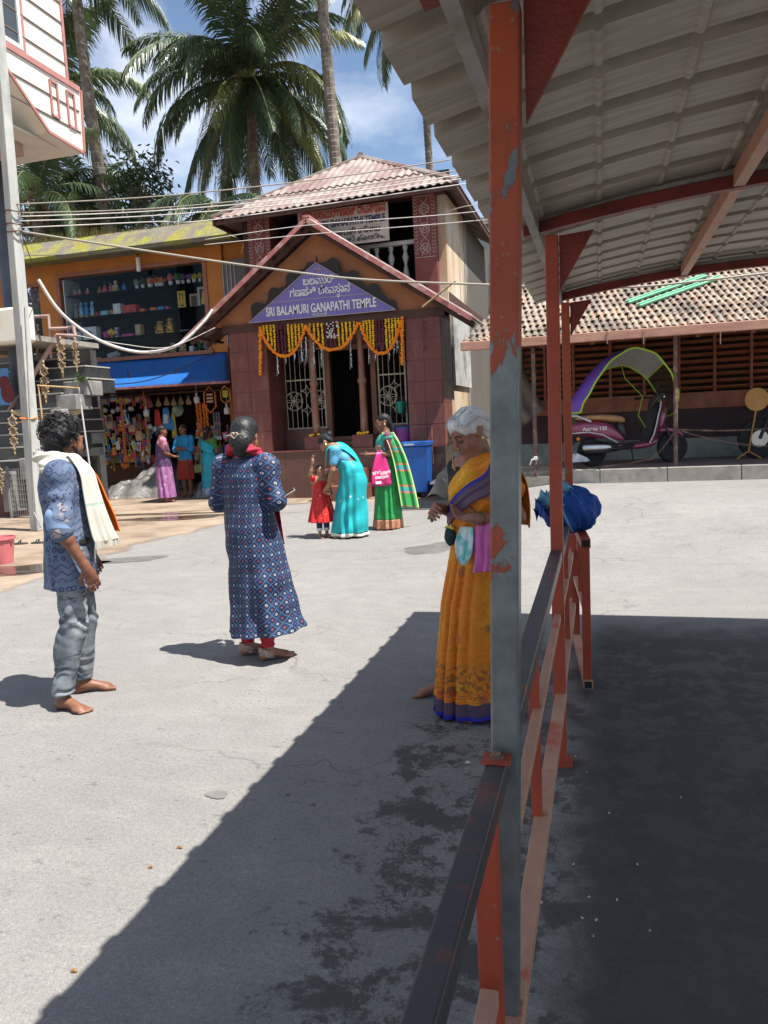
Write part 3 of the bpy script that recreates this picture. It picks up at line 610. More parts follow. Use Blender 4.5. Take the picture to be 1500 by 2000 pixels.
# tiled pillars
def tiled(parent, x0, x1, y0, y1, z0, z1, faces):
    nx, nz = 2, 6
    for face in faces:
        for i in range(nx):
            for j in range(nz):
                a, b = z0+(z1-z0)*j/nz+.003, z0+(z1-z0)*(j+1)/nz-.003
                d = rnd.uniform(.010,.014)
                if face == 'f': bx('tile', m_tile, parent, x0+(x1-x0)*i/nx+.003, x0+(x1-x0)*(i+1)/nx-.003, y0-d, y0, a, b)
                if face == 'r': bx('tile', m_tile, parent, x1, x1+d, y0+(y1-y0)*i/nx+.003, y0+(y1-y0)*(i+1)/nx-.003, a, b)
                if face == 'l': bx('tile', m_tile, parent, x0-d, x0, y0+(y1-y0)*i/nx+.003, y0+(y1-y0)*(i+1)/nx-.003, a, b)
for x0, x1 in ((-7.49,-6.655),(-3.66,-2.965)):
    p = bx('pillar', m_trim, tm, x0, x1, YF+.014, 15.9, 1.0, 3.52); tiled(p, x0, x1, YF+.014, 15.9, 1.0, 3.52, 'frl')
bx('lintel', m_trim, tm, XL-.1, XR+.08, YF-.03, YF+.25, 3.50, 3.66)
bx('porch_ceiling', m_trim, tm, XL, XR, YF+.25, 16, 3.50, 3.56)
# back wall with grilles and door
YB = 15.9
xa = PY(552, 800, YB)[0]; xb = PY(641, 800, YB)[0]; xc = PY(738, 800, YB)[0]; xd = PY(796, 800, YB)[0]
zb = PY(600, 838, YB)[2]
bx('grille_sill', m_gran, tm, -6.655, xb, YB-.12, YB+.1, .995, zb); bx('grille_sill', m_gran, tm, xc, -3.66, YB-.12, YB+.1, .995, zb)
bx('door_sill', m_gran, tm, xb, xc, YB-.3, YB+.1, .995, 1.14)
bx('side_jamb', m_tile, tm, -6.655, xa, YB-.02, YB+.1, zb, 3.5); bx('transom', m_trim, tm, xa, xd, YB-.02, YB+.1, 3.15, 3.5)
def grille(x0, x1, z0, z1, seed):
    fr = MB(); w_ = .035
    for a in (x0+.02, x1-.02): fr.beam((a,YB,z0),(a,YB,z1), w_, .03)
    for z in (z0+.02, z0+.62*(z1-z0), z1): fr.beam((x0,YB,z),(x1,YB,z), w_, .03)
    o = fr.build('grille', m_grill, tm); n = max(4, int((x1-x0)/.115))
    for i in range(1, n):
        x = x0+(x1-x0)*i/n; mb = MB(); mb.tube([(x,YB,z0),(x,YB,z1)], .008, 5); mb.build('bar', m_grill, o)
    zc = z0+.36*(z1-z0)
    cxs = (x0+.28*(x1-x0), x0+.86*(x1-x0)) if x1-x0 > .7 else (x0+.34*(x1-x0),)
    for cx in cxs:
        mb = MB(); rr = .20
        mb.tube([(cx+rr*math.cos(a), YB-.012, zc+rr*math.sin(a)) for a in [i*math.pi/12 for i in range(25)]], .011, 5, cap=False)
        for k in range(6):
            a0 = k*math.pi/3; c0 = (cx+rr*math.cos(a0), zc+rr*math.sin(a0))
            pts = []
            for t in range(9):
                aa = a0+math.pi-math.pi/3+2*math.pi/3*t/8; pts.append((c0[0]+rr*math.cos(aa), YB-.014, c0[1]+rr*math.sin(aa)))
            mb.tube(pts, .008, 4, cap=False)
        mb.build('rosette', m_grill, o)
    for cx, dz in ((x0+.58*(x1-x0), .21), (x0+.58*(x1-x0), -.21)):
        mb = MB()
        for sx in (-1,1):
            for sz in (-1,1):
                mb.tube([(cx+sx*.15*(1-math.sin(t))**1.0, YB-.012, zc+dz+sz*.13*(1-math.cos(t))) for t in [i*math.pi/12 for i in range(7)]], .009, 4, cap=False)
        mb.build('star', m_grill, o)
grille(xa, xb-.03, zb, 3.15, 1); grille(xc+.03, xd, zb, 3.15, 2)
door = MB()
for a in (xb+.05, xc-.05): door.beam((a,YB,1.14),(a,YB,3.15), .11, .14)
door.beam((xb,YB,3.12),(xc,YB,3.12), .12,.10); door.beam((xb,YB-.01,1.19),(xc,YB-.01,1.19), .12,.09)
door.build('door_frame', m_woodd, tm)
mb = MB(); mb.box(xc-.30, xc-.27, YB+.05, YB+.62, 1.2, 3.05); mb.build('door_leaf', m_woodd, tm)
bx('offering_shelf', m_col, tm, PY(690,850,15.5)[0], PY(752,850,15.5)[0], 15.35, 15.72, 1.09, 1.15)
bx('offering_box', M('steel_box', (.35,.33,.32), rough=.3, metal=.6), tm, PY(690,838,15.5)[0], PY(722,838,15.5)[0], 15.4, 15.6, 1.152, 1.26)
# dark shrine room
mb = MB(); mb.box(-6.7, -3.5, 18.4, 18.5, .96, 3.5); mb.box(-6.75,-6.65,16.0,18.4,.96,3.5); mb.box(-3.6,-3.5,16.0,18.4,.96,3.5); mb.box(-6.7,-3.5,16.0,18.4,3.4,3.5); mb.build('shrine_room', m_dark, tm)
mb = MB(); p_ = PY(740, 790, 18.3); mb.box(-5.0,-4.5,18.2,18.35,1.6,2.1); mb.lathe([(.16,1.0),(.2,1.2),(.12,1.4),(.18,1.5),(.05,1.75)], 10, (-4.8,18,0)); mb.build('shrine_niche', M('shrine_stone', (.09,.07,.055)), tm)
# round columns on blocks
for cxp in (615, 709):
    c = PY(cxp, 780, 15.2); X = c[0]
    cb = bx('column_base', m_tile, tm, X-.22, X+.22, 15.02, 15.40, 1.0, 1.27, bevel=.008)
    mb = MB(); mb.lathe([(.085,1.27),(.078,1.5),(.066,2.28),(.08,2.31),(.10,2.36),(.08,2.41),(.066,2.44),(.06,3.1),(.062,3.2),(.09,3.24),(.07,3.28),(.10,3.5)], 14, (X,15.2,0)); mb.build('column', m_col, tm, smooth=True)
    mb = MB(); r_ = random.Random(cxp)
    for k in range(14): mb.ball((X+r_.uniform(-.12,.12), 15.07+r_.uniform(-.02,.05), 1.285+r_.uniform(0,.03)), .026, 6, 4)
    tag(recentre(mb.build('flower_heap', M('yellow_flower', (.80,.52,.02), (.75,.40,.01), 30, rough=.7))), 'yellow flowers heaped at the foot of the %s temple column' % ('left' if cxp < 650 else 'right'), 'flowers')
# pediment and its roof
ax, az = PY(602, 428, 14.7)[0], PY(602, 428, 14.7)[2]; ex0, ez0 = PY(364, 664, 14.7)[[0,2]]; ex1, ez1 = PY(924, 620, 14.7)[[0,2]]
def roofz(x): return az - (x-ax)*(az-ez1)/(ex1-ax) if x > ax else az - (ax-x)*(az-ez0)/(ax-ex0)
px0, px1 = XL-.32, XR+.22
mb = MB(); mb.prism([(px0, YF+.05, 3.66), (px1, YF+.05, 3.66), (px1, YF+.05, roofz(px1)-.16), (ax, YF+.05, az-.16), (px0, YF+.05, max(3.67,roofz(px0)-.16))], (0,.14,0)); mb.build('pediment', m_ped, tm)
def gable_side(side):
    xe = ex0 if side < 0 else ex1; n = 56
    Y0, Y1 = 14.55, 16.02; sh = 3
    for s_ in range(sh):
        mb = MB(); a, b = ax+(xe-ax)*s_/sh, ax+(xe-ax)*min(1,(s_+1)/sh+.02)
        def f(u, v):
            y = Y0+(Y1-Y0)*u; x = a+(b-a)*v; return (x, y, roofz(x)+.022*math.sin(y*6.283/.16)+.004*s_)
        mb.solid(f, (0,0,.012), n, 3); mb.build('porch_sheet', m_corr, tm)
    mb = MB(); mb.beam((ax,14.56,az-.045),(xe,14.56,roofz(xe)-.045), .03, .085, (0,0,1)); mb.build('barge_board', m_pink, tm)
    for k in range(9):
        t = .06+.11*k; x = ax+(xe-ax)*t; mb = MB(); mb.beam((x,14.58,roofz(x)-.085),(x,16.0,roofz(x)-.085), .06,.05); mb.build('batten', m_trim, tm)
    for y in (14.75, 15.4):
        mb = MB(); mb.beam((ax,y,az-.15),(xe*.97+ax*.03,y,roofz(xe*.97+ax*.03)-.15), .05,.08); mb.build('rafter', m_trim, tm)
gable_side(-1); gable_side(1)
mb = MB(); mb.beam((ax,14.55,az+.02),(ax,16.0,az+.02), .14,.05); mb.build('ridge_cap', m_pink, tm)
# upper storey
YU = 15.75
bx('upper_floor', m_trim, tm, XL, XR, 16.0, 21, 3.9, 4.1)
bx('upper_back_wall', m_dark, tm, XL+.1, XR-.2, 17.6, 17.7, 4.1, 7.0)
bx('upper_left_wall', m_trim, tm, XL, XL+.12, 16.1, 21.5, 0, 6.0)
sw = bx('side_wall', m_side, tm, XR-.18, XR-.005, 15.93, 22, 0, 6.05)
bx('side_apron', M('grey_render', (.42,.42,.40), (.30,.30,.285), 3, rough=.85, grime=(.12,.12,.115), gs=1.8), tm, XR+.003, XR+.05, 16.1, 18.2, 2.2, 3.75)
m_carve = M('maroon_plaster', (.20,.055,.045), (.15,.042,.036), 4, rough=.7)
for cx0, cx1 in ((482,525),(807,851)):
    xa_, xb_ = PY(cx0,430,YU)[0], PY(cx1,430,YU)[0]
    o = bx('upper_pillar', m_carve, tm, xa_, xb_, YU, YU+.5, 3.9, 6.05); xm = (xa_+xb_)/2; hw = (xb_-xa_)/2
    yv = YU-.008; mb = MB()
    for z in np.arange(4.85, 5.95, .07):
        for s_ in (-1, 1):
            x = xm+s_*hw*.80; mb.tube([(x-.045,yv,z+.04),(x,yv,z),(x+.045,yv,z+.04)], .007, 4)
    for z in (4.95, 5.35, 5.72):
        mb.tube([(xm+.10*math.cos(a), yv, z+.10*math.sin(a)) for a in [i*math.pi/8 for i in range(17)]], .008, 4, cap=False)
        mb.tube([(xm+.04*math.cos(a), yv, z+.04*math.sin(a)) for a in [i*math.pi/6 for i in range(13)]], .007, 4, cap=False)
        for k in range(6): a = k*math.pi/3; mb.tube([(xm+.04*math.cos(a),yv,z+.04*math.sin(a)),(xm+.1*math.cos(a),yv,z+.1*math.sin(a))], .006, 4)
    mb.tube([(xm+.07*math.sin(z*14), yv, z) for z in np.arange(4.8, 5.95, .03)], .007, 4)
    mb.tube([(xm-.09*math.sin(z*14), yv, z) for z in np.arange(4.8, 5.95, .03)], .006, 4)
    for z in (4.78, 5.97): mb.tube([(xm-hw*.9,yv,z),(xm+hw*.9,yv,z)], .008, 4)
    mb.build('carving', C('carving_white', (.46,.36,.33)), o)
bx('upper_beam', m_trim, tm, XL, XR, YU+.02, YU+.3, 6.0, 6.12)
bl = thing('balustrade', 'white turned balusters behind the porch roof beside the board', 'balustrade', (-4.1, YU+.2, 4.1))
zt = PY(760, 476, YU+.2)[2]; mb = MB(); mb.box(-6.75, -3.6, YU+.14, YU+.26, zt-.06, zt+.02); mb.build('handrail', C('dull_white', (.42,.40,.38), .6), bl)
for q in (700, 718, 736, 764, 792):
    x = PY(q, 500, YU+.2)[0]; h = zt-.06-4.1; mb = MB()
    mb.lathe([(.055,4.1),(.055,4.1+.1*h),(.03,4.1+.2*h),(.075,4.1+.38*h),(.04,4.1+.55*h),(.03,4.1+.6*h),(.07,4.1+.75*h),(.03,4.1+.88*h),(.055,4.1+.93*h),(.055,4.1+h)], 10, (x,YU+.2,0)); mb.build('baluster', C('dull_white', (.42,.40,.38)), bl, smooth=True)
# hipped roof of corrugated sheet
c0 = PY(410, 430, 15.15); c1 = PY(894, 354, 15.15); top = PY(705, 310, 17.9)
hx, hz, hy = top[0], top[2], 17.9; ez = (c0[2]+c1[2])/2; tilt = (c1[2]-c0[2])/(c1[0]-c0[0]); xm = (c0[0]+c1[0])/2; hw = (c1[0]-c0[0])/2
def hip(x, s): return (x, 15.15+(hy-15.15)*s, ez+tilt*(x-xm)*(1-s)+(hz-ez)*s)
def hsheet(xa, xb, s0, s1, lift, n=24):
    mb = MB()
    def f(u, v):
        x = xa+(xb-xa)*u; lim = max(0.0, 1-abs((x-xm)/hw)) if True else 1
        if x < hx: lim = (x-c0[0])/(hx-c0[0])
        else: lim = (c1[0]-x)/(c1[0]-hx)
        lim = max(0, min(1, lim)); s = min(s0+(s1-s0)*v, lim)
        p = hip(x, s); return (p[0], p[1], p[2]+lift+.018*math.sin(x*6.283/.165))
    mb.solid(f, (0,0,.012), n, 4); return mb
ns = 6
for i in range(ns):
    a, b = c0[0]+(c1[0]-c0[0])*i/ns, c0[0]+(c1[0]-c0[0])*(i+1)/ns+.03
    hsheet(a, min(b, c1[0]), 0, .36, .004*(i % 2), 36).build('roof_sheet', m_corr, tm)
    if 0 < i < ns-1 or True: hsheet(a, min(b, c1[0]), .30, 1, .03+.004*(i % 2), 36).build('roof_sheet', m_corr, tm)
yb = 21.5
for xe, sd in ((c0[0],-1),(c1[0],1)):
    mb = MB(); zb_ = ez+tilt*(xe-xm)
    def f(u, v):
        y = 15.15+(yb-15.15)*v; lim = min(1, (y-15.15)/(hy-15.15)); s = min(u, lim) ; x = xe+(hx-xe)*s
        return (x, y, zb_+(hz-zb_)*s+.02*math.sin(y*6.283/.165))
    mb.grid(f, 8, 160); mb.build('roof_slope', m_corr, tm)
    mb = MB(); mb.tube([(xe,15.15,zb_+.03), (hx,hy,hz+.04)], .07, 6, flat=.6); mb.build('hip_cap', m_corr, tm)
    mb = MB(); mb.beam((xe-sd*.05,15.2,zb_-.06),(xe-sd*.05,yb,zb_-.06), .05,.09); mb.build('eave_board', m_trim, tm)
mb = MB(); mb.tube([(hx,hy-.05,hz+.05),(hx,yb,hz+.05)], .09, 6); mb.build('ridge', m_corr, tm)
mb = MB(); mb.beam(c0+np.array((.05,.08,-.07)), c1+np.array((-.05,.08,-.07)), .04,.07); mb.build('eave_board', m_trim, tm)
for i in range(12):
    x = c0[0]+.2+(c1[0]-c0[0]-.4)*i/11; p0 = hip(x,.02); lim = .9*min((x-c0[0])/(hx-c0[0]), (c1[0]-x)/(c1[0]-hx), 1) if True else .5; p1 = hip(x, max(lim,.03))
    mb = MB(); mb.beam((p0[0],p0[1],p0[2]-.09),(p1[0],p1[1],p1[2]-.09), .05,.07); mb.build('rafter', m_trim, tm)
# ---- signboards
sA, sL, sR = PY(617,513,14.86), PY(486,631,14.86), PY(774,605,14.86)
sg = thing('temple_sign', 'purple triangular temple name board with white lettering on the gable', 'sign', (sA[0],14.86,sL[2]))
mb = MB(); mb.prism([sL, sR, sA], (0,.03,0)); mb.build('board', m_pur, sg)
mb = MB()
for a, b in ((sL,sR),(sR,sA),(sA,sL)): mb.beam(a+np.array((0,-.004,0)), b+np.array((0,-.004,0)), .012, .03, (0,1,0))
mb.build('border', C('board_border', (.42,.33,.36)), sg)
l0, l1 = PY(531,591,14.85), PY(718,573,14.85); mb = MB(); mb.beam(l0, l1, .004,.012); mb.build('rule', C('board_border', (.42,.33,.36)), sg)
ra = math.atan2(sR[2]-sL[2], sR[0]-sL[0])
def sgt(body, x, y, size, mt, Y=14.848, parent=sg, sx=1.0, bold=0.0, rot=None, name='lettering', wpx=None):
    c = PY(x, y, Y); o = text(body, name, mt, size, c, (R(90), 0, 0), parent, .003, sx=sx, bold=bold)
    if wpx:
        want = PY(x+wpx/2, y, Y)[0]-PY(x-wpx/2, y, Y)[0]; have = max(v.co.x for v in o.data.vertices)-min(v.co.x for v in o.data.vertices); o.scale = (want/have, 1, 1)
    return o
sgt('SRI BALAMURI GANAPATHI TEMPLE', 625, 601, .245, m_wht, bold=.006, wpx=216)
sgt('ಗಣಪತಿ ದೇವಸಾನ', 624, 568, .21, m_wht, bold=.004, wpx=118); sgt('ಥ', 661, 577, .09, m_wht, bold=.002)
sgt('ಬಲಮುರಿ', 622, 548, .20, m_wht, bold=.004, wpx=62)
sgt('ಶ್ರೀ', 620, 528, .17, C('board_border', (.42,.33,.36)), wpx=17)
sgt('KOLLUR', 625, 614, .075, m_wht, wpx=28)
# black scalloped fretwork behind the sign
mb = MB(); yq = 14.905
def fret(A, B, sgn):
    A, B = Vector(A), Vector(B); d = B-A; L = d.length; d.normalize(); up = Vector((-d.z*sgn, 0, d.x*sgn)); A = Vector((A.x, yq, A.z)); n = 48; P = []
    for i in range(n+1):
        t = i/n; h = .085+.05*abs(math.sin(t*math.pi*7))
        for c, rr in ((.16,.17),(.42,.16),(.68,.15)):
            q = (t-c)*L
            if abs(q) < rr: h = max(h, .05+math.sqrt(rr*rr-q*q)*1.25)
        h *= min(1, t*9)*min(1,(1-t)*14+.25); P.append(A+d*(t*L)+up*h)
    P += [B.copy()-up*.02, A-up*.02]; P[-2].y = yq
    k = len(P); mb.prism(P, (0,.025,0))
fret(sA, sR, 1); fret(sL, sA, 1); mb.tube([(sA[0],yq+.01,sA[2]),(sA[0],yq+.01,sA[2]+.16)], [.03,.004], 6)
mb.build('fretwork', m_fret, sg)
b0, b1 = PY(581,414,15.62), PY(757,394,15.62); b3, b2 = PY(581,505,15.62), PY(759,469,15.62)
bd = thing('name_board', 'old faded white board with red and blue lettering under the hipped roof', 'sign', (b0[0],15.62,b2[2]))
mb = MB(); mb.box(b0[0], b1[0], 15.62, 15.65, b2[2], b1[2]); mb.build('board', M('faded_board', (.50,.42,.37), (.40,.33,.29), 3, rough=.6, grime=(.33,.2,.15), gs=4), bd)
m_rl, m_bl, m_kl = C('red_letter', (.40,.05,.03)), C('navy_letter', (.02,.03,.10)), C('black_letter', (.02,.02,.02))
sgt('ಶ್ರೀ ಬಲಮುರಿಗಣಪತಿ ದೇವಸ್ಥಾನ', 668, 414, .25, m_rl, 15.614, bd, bold=.006, wpx=168)
sgt('SRI BALAMURI GANAPATHI TEMPLE', 660, 436, .20, m_bl, 15.614, bd, bold=.006, wpx=182)
sgt('கணபதி கோய', 690, 452, .15, m_kl, 15.614, bd, bold=.004, wpx=104)
sgt('ഗണപതി ക്ഷേത്രം..', 700, 466, .13, m_kl, 15.614, bd, bold=.004, wpx=104)
# ---- marigold garlands
m_mari = M('orange_marigold', (.85,.27,.01), (.75,.18,.005), 40, rough=.7); m_yel = M('yellow_flower', (.80,.52,.02)); m_mrn = M('maroon_flower', (.13,.025,.04), (.08,.015,.03), 40, rough=.7); m_wfl = C('white_flower', (.7,.66,.6)); m_silv = M('silver_tinsel', (.6,.6,.62), rough=.25, metal=.7)
def rope(pts, r, step, mt, parent, name, seed):
    mb = MB(); r_ = random.Random(seed); pts = [Vector(p) for p in pts]; acc = 0
    for a, b in zip(pts[:-1], pts[1:]):
        d = (b-a).length; t = acc
        while t < d:
            c = a.lerp(b, t/d); q = r*r_.uniform(.8,1.15); mb.ball(c+Vector((r_.uniform(-.2,.2),r_.uniform(-.2,.2),r_.uniform(-.2,.2)))*r, (q,q,q*.8), 6, 4, rot=Euler((r_.uniform(-1,1),r_.uniform(-1,1),0)).to_matrix()); t += step
        acc = t-d
    return mb.build(name, mt, parent)
YG = 14.93
def swag(x0, y0, x1, y1, ylow, seed, label):
    A, B = PY(x0,y0,YG), PY(x1,y1,YG); zl = PY((x0+x1)/2, ylow, YG)[2]
    th = thing('flower_garland', label, 'garland', tuple(A), group='flower garlands over the temple porch')
    def bot(t): return A[2]+(B[2]-A[2])*t - (A[2]-zl)*(1-abs(2*t-1)**2.3)
    pts = [(A[0]+(B[0]-A[0])*t, YG, bot(t)) for t in [i/24 for i in range(25)]]
    rope(pts, .042, .052, m_mari, th, 'marigold_rope', seed)
    n = 13
    for i in range(1, n):
        t = i/n; x = A[0]+(B[0]-A[0])*t; zt_ = A[2]+(B[2]-A[2])*t+.03; mid = abs(i-6) <= 1
        rope([(x,YG+.02,zt_),(x+rnd.uniform(-.01,.01),YG+.02,bot(t)+.05)], .027 if not mid else .03, .040, m_mrn if mid else m_yel, th, 'flower_string', seed*50+i)
    if seed == 2:
        mb = MB(); c = PY(650, 645, YG-.03)
        for k in range(40): mb.ball((c[0]+rnd.uniform(-.13,.13),YG-.02,c[2]+rnd.uniform(-.16,.16)), .018, 5, 3)
        mb.build('white_blossoms', m_wfl, th)
swag(507, 640, 597, 636, 694, 1, 'left scallop of the marigold garland over the temple porch')
swag(597, 637, 699, 632, 681, 2, 'middle scallop of the marigold garland with white blossoms')
swag(703, 632, 784, 624, 691, 3, 'right scallop of the marigold garland over the temple porch')
for x, y0, y1, l in ((508,640,732,'left'),(785,622,714,'right')):
    A, B = PY(x,y0,YG), PY(x+1,y1,YG); th = rope([A, B], .044, .055, m_mari, None, 'flower_strand', x); tag(recentre(th), 'short orange marigold strand hanging at the %s end of the garland' % l, 'garland', 'hanging marigold strands')
ORD = 'first second third fourth fifth sixth seventh eighth ninth tenth eleventh twelfth thirteenth fourteenth'.split()
for ti, (x, y0, y1) in enumerate(sorted(((541,690,735),(558,695,712),(575,680,705),(588,665,710),(597,660,713),(612,670,715),(627,680,718),(684,665,722),(720,680,712),(733,690,705),(760,680,705),(770,670,690),(541,698,728),(775,650,690)))):
    A, B = PY(x,y0,YG+.02), PY(x,y1,YG+.02); mb = MB(); n = int((A[2]-B[2])/.04)
    for i in range(n): mb.obox((A[0]+.006*math.sin(i*2.1),YG+.02,A[2]-i*.04), (.009,.002,.016), Euler((0,rnd.uniform(-.6,.6),rnd.uniform(-1,1))).to_matrix())
    mb.tube([A,B], .0025, 3)
    tag(recentre(mb.build('tinsel_string', m_silv)), '%s silver tinsel string from the left below the marigold garland' % ORD[ti], 'tinsel', 'tinsel strings in the temple porch')
mb = MB(); A = PY(828, 628, 14.9); 
for i in range(18): mb.ball((A[0]+.012*math.sin(i*1.7),14.9,A[2]-i*.032), .02*rnd.uniform(.6,1.2), 5, 3)
tag(recentre(mb.build('dried_garland', M('dried_flower', (.09,.04,.025)))), 'dried brown garland hanging on the right pillar of the temple', 'garland')
# ---- things standing at the temple
m_tub = M('blue_plastic', (.018,.115,.42), (.014,.09,.35), 3, rough=.35, bump=.05); m_purp = M('purple_plastic', (.17,.03,.22), rough=.35); m_teal = M('teal_plastic', (.02,.30,.24), rough=.35); m_lid = M('navy_plastic', (.02,.06,.18), rough=.35)
bx0, bx1 = PY(786,870,14.7)[0], PY(846,870,14.7)[0]; zt = PY(810,862,14.7)[2]
bb = thing('cool_box', 'large blue plastic cool box standing on the ground before the right pillar', 'cool box', ((bx0+bx1)/2,14.85,0))
mb = MB(); x0, x1 = bx0+.02, bx1-.06
mb.add([(x0+.05,14.56,.10),(x1-.05,14.56,.10),(x1-.05,14.92,.10),(x0+.05,14.92,.10),(x0,14.52,zt-.1),(x1,14.52,zt-.1),(x1,14.95,zt-.1),(x0,14.95,zt-.1)],[(0,3,2,1),(4,5,6,7),(0,1,5,4),(1,2,6,5),(2,3,7,6),(3,0,4,7)]); mb.build('body', m_tub, bb, bevel=.02)
mb = MB(); mb.box(x0-.015, x1+.015, 14.50, 14.965, zt-.095, zt); mb.build('lid', m_tub, bb, bevel=.015)
mb = MB(); mb.box(x0+.06, x0+.26, 14.485, 14.50, zt-.07, zt-.035); mb.build('latch', C('pale_latch',(.4,.5,.6)), bb)
for x in (x0+.1, x1-.1):
    mb = MB(); mb.box(x-.05,x+.05,14.6,14.9,0,.10); mb.build('foot', m_black, bb)
def tub(cx, cy, z0, r0, r1, h, mt, label, name='tub', lid=None):
    t = thing(name, label, 'tub', (cx,cy,z0)); mb = MB(); mb.lathe([(r0,z0),(r1,z0+h),(r1+.015,z0+h),(r1+.015,z0+h-.03),(r1-.012,z0+h-.03),(r1-.02,z0+h),(r0-.015,z0+.02)], 20, (cx,cy,0)); mb.build('body', mt, t, smooth=False)
    mb = MB(); mb.tube([(cx+(r1+.01)*math.cos(a),cy+(r1+.01)*math.sin(a)*.4-.1*r1,z0+h-.05-.1*math.sin(a)) for a in [i*math.pi/10 for i in range(11)]], .006, 5); mb.build('handle', mt, t)
    if lid: mb = MB(); mb.lathe([(r1+.02,z0+h),(r1+.02,z0+h+.03),(r1*.8,z0+h+.05),(.0,z0+h+.055)], 20, (cx,cy,0)); mb.build('lid', lid, t)
    return t
c = PY(790, 850, 15.25); tub(c[0], 15.28, 1.0, .17, .215, .36, m_purp, 'purple plastic tub with dark blue lid beside the right temple pillar', 'plastic_tub', m_lid)
c = PY(783, 795, 15.8); tub(c[0], 15.78, c[2]-.13, .07, .095, .24, m_teal, 'small teal bucket hanging on the right temple grille', 'hanging_bucket')
mb = MB(); q = [PY(806,835,14.9), PY(843,832,14.9), PY(846,905,14.9)]; mb.tube(q, .012, 6); mb.build('rail_pipe', m_col, tm)
plastic_bag(862, 945, 14.6, .13, 'clear plastic sheet crumpled beside the blue cool box', 9)
mb = MB(); A, B = Vector(PY(832,972,13.9)), Vector(PY(886,880,15.2)); mb.solid(lambda u, v: A.lerp(B,u)+Vector((.35*v+.05*math.sin(9*u), .1*v, .06*math.sin(7*u+4*v)-.25*v*u)), (0,0,.006), 12, 6)
tag(recentre(mb.build('sacking', M('dusty_sack', (.36,.31,.25), (.27,.23,.18), 6, rough=.9, bump=.4, bs=30), smooth=True)), 'dusty grey sacking draped by the temple right corner', 'sacking')
# ================================================================ souvenir shop on the left
m_orw = M('orange_wall', (.50,.19,.045), (.42,.15,.035), 2, rough=.75, grime=(.30,.12,.045), gs=1.5, glo=.6, ghi=.85, bs=40)
def mat_moss():
    m, nt = newmat('mossy_concrete'); v = coords(nt); n1 = noise(nt, v, 1.5, 8, .68)
    c = ramp(nt, noise(nt, v, 3, 6, .65), (.3, (.12,.105,.085)), (.7, (.19,.17,.14)))
    c = mix(nt, ramp(nt, n1, (.45, 0), (.57, .92)), c, ramp(nt, noise(nt, v, 14, 5), (.35, (.16,.16,.015)), (.65, (.27,.25,.02))))
    return finish(m, nt, c, .95, 0, noise(nt, v, 35, 5), .6)
m_moss = mat_moss()
m_frame = M('terracotta_frame', (.33,.13,.085), (.25,.095,.06), 5, rough=.55)
m_aw = M('blue_awning', (.02,.125,.40), (.016,.10,.34), 1.5, rough=.42, bump=.15, bs=5, grime=(.04,.20,.55), gs=2.5, glo=.62, ghi=.85)
m_glass = glass('window_glass', (.86,.90,.92))
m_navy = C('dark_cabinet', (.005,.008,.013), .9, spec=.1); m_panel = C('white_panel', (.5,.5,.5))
shop = thing('souvenir_shop', 'orange two storey souvenir shop with mossy canopy and blue awning', 'shop', (-10.6, 16.8, 0))
YS = 16.8
wl, wr = PY(118,600,YS)[0], PY(405,600,YS)[0]; wt, wb = 5.44, 3.40
SXL, SXR = -15.5, PY(432,500,YS)[0]
wl2a, wl2b = PY(38,600,YS)[0], PY(79,600,YS)[0]
bx('wall', m_orw, shop, wl2b, wl, YS, YS+.18, 2.6, 6.0); bx('wall', m_orw, shop, SXL, wl2a, YS, YS+.18, 2.6, 6.0)
bx('wall', m_orw, shop, wl2a, wl2b, YS, YS+.18, 5.35, 6.0); bx('wall', m_orw, shop, wl2a, wl2b, YS, YS+.18, 2.6, 3.5)
bx('wall', m_orw, shop, wr, SXR, YS, YS+.18, 2.6, 6.0); bx('wall', m_orw, shop, wl, wr, YS, YS+.18, wt, 6.0); bx('wall', m_orw, shop, wl, wr, YS, YS+.18, 2.6, wb)
bx('side_wall', m_orw, shop, SXR-.15, SXR-.002, YS+.18, 21, 0, 6.0)
fw = shop_win = bx('window_frame', m_frame, shop, wl-.05, wl+.05, YS-.03, YS+.04, wb, wt)
bx('window_frame', m_frame, shop, wr-.05, wr+.05, YS-.03, YS+.04, wb, wt); bx('window_frame', m_frame, shop, wl-.05, wr+.05, YS-.035, YS+.04, wt, wt+.09); bx('window_sill', m_frame, shop, wl-.05, wr+.1, YS-.08, YS+.04, wb-.09, wb)
xs_ = [wl+.05, PY(196,600,YS)[0], PY(224,600,YS)[0], PY(288,600,YS)[0], PY(341,600,YS)[0], wr-.05]
for a, b in zip(xs_[:-1], xs_[1:]): bx('window_pane', m_glass, shop, a+.006, b-.006, YS+.05, YS+.056, wb, wt)
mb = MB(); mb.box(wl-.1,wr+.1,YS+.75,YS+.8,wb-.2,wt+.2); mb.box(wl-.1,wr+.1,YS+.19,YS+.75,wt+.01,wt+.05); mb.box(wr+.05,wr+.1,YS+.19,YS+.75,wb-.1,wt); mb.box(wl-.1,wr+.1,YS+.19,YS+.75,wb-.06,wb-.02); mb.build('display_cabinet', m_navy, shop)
bx('cabinet_side', m_panel, shop, wl+.0, wl+.05, YS+.19, YS+.75, wb, wt)
YI = YS+.42
def cz(cx, cy): return PY(100+cx/4.41, 490+cy/4.41, YI)
shz = [cz(700, 366)[2], cz(600, 552)[2], cz(650, 752)[2]]
shz = [PY(120,583,YI)[2], PY(125,626,YI)[2]+.0, PY(134,669,YI)[2]]
for z in shz: bx('shelf', m_navy, shop, wl+.05, wr, YS+.2, YS+.74, z-.02, z)
shz.append(wb)
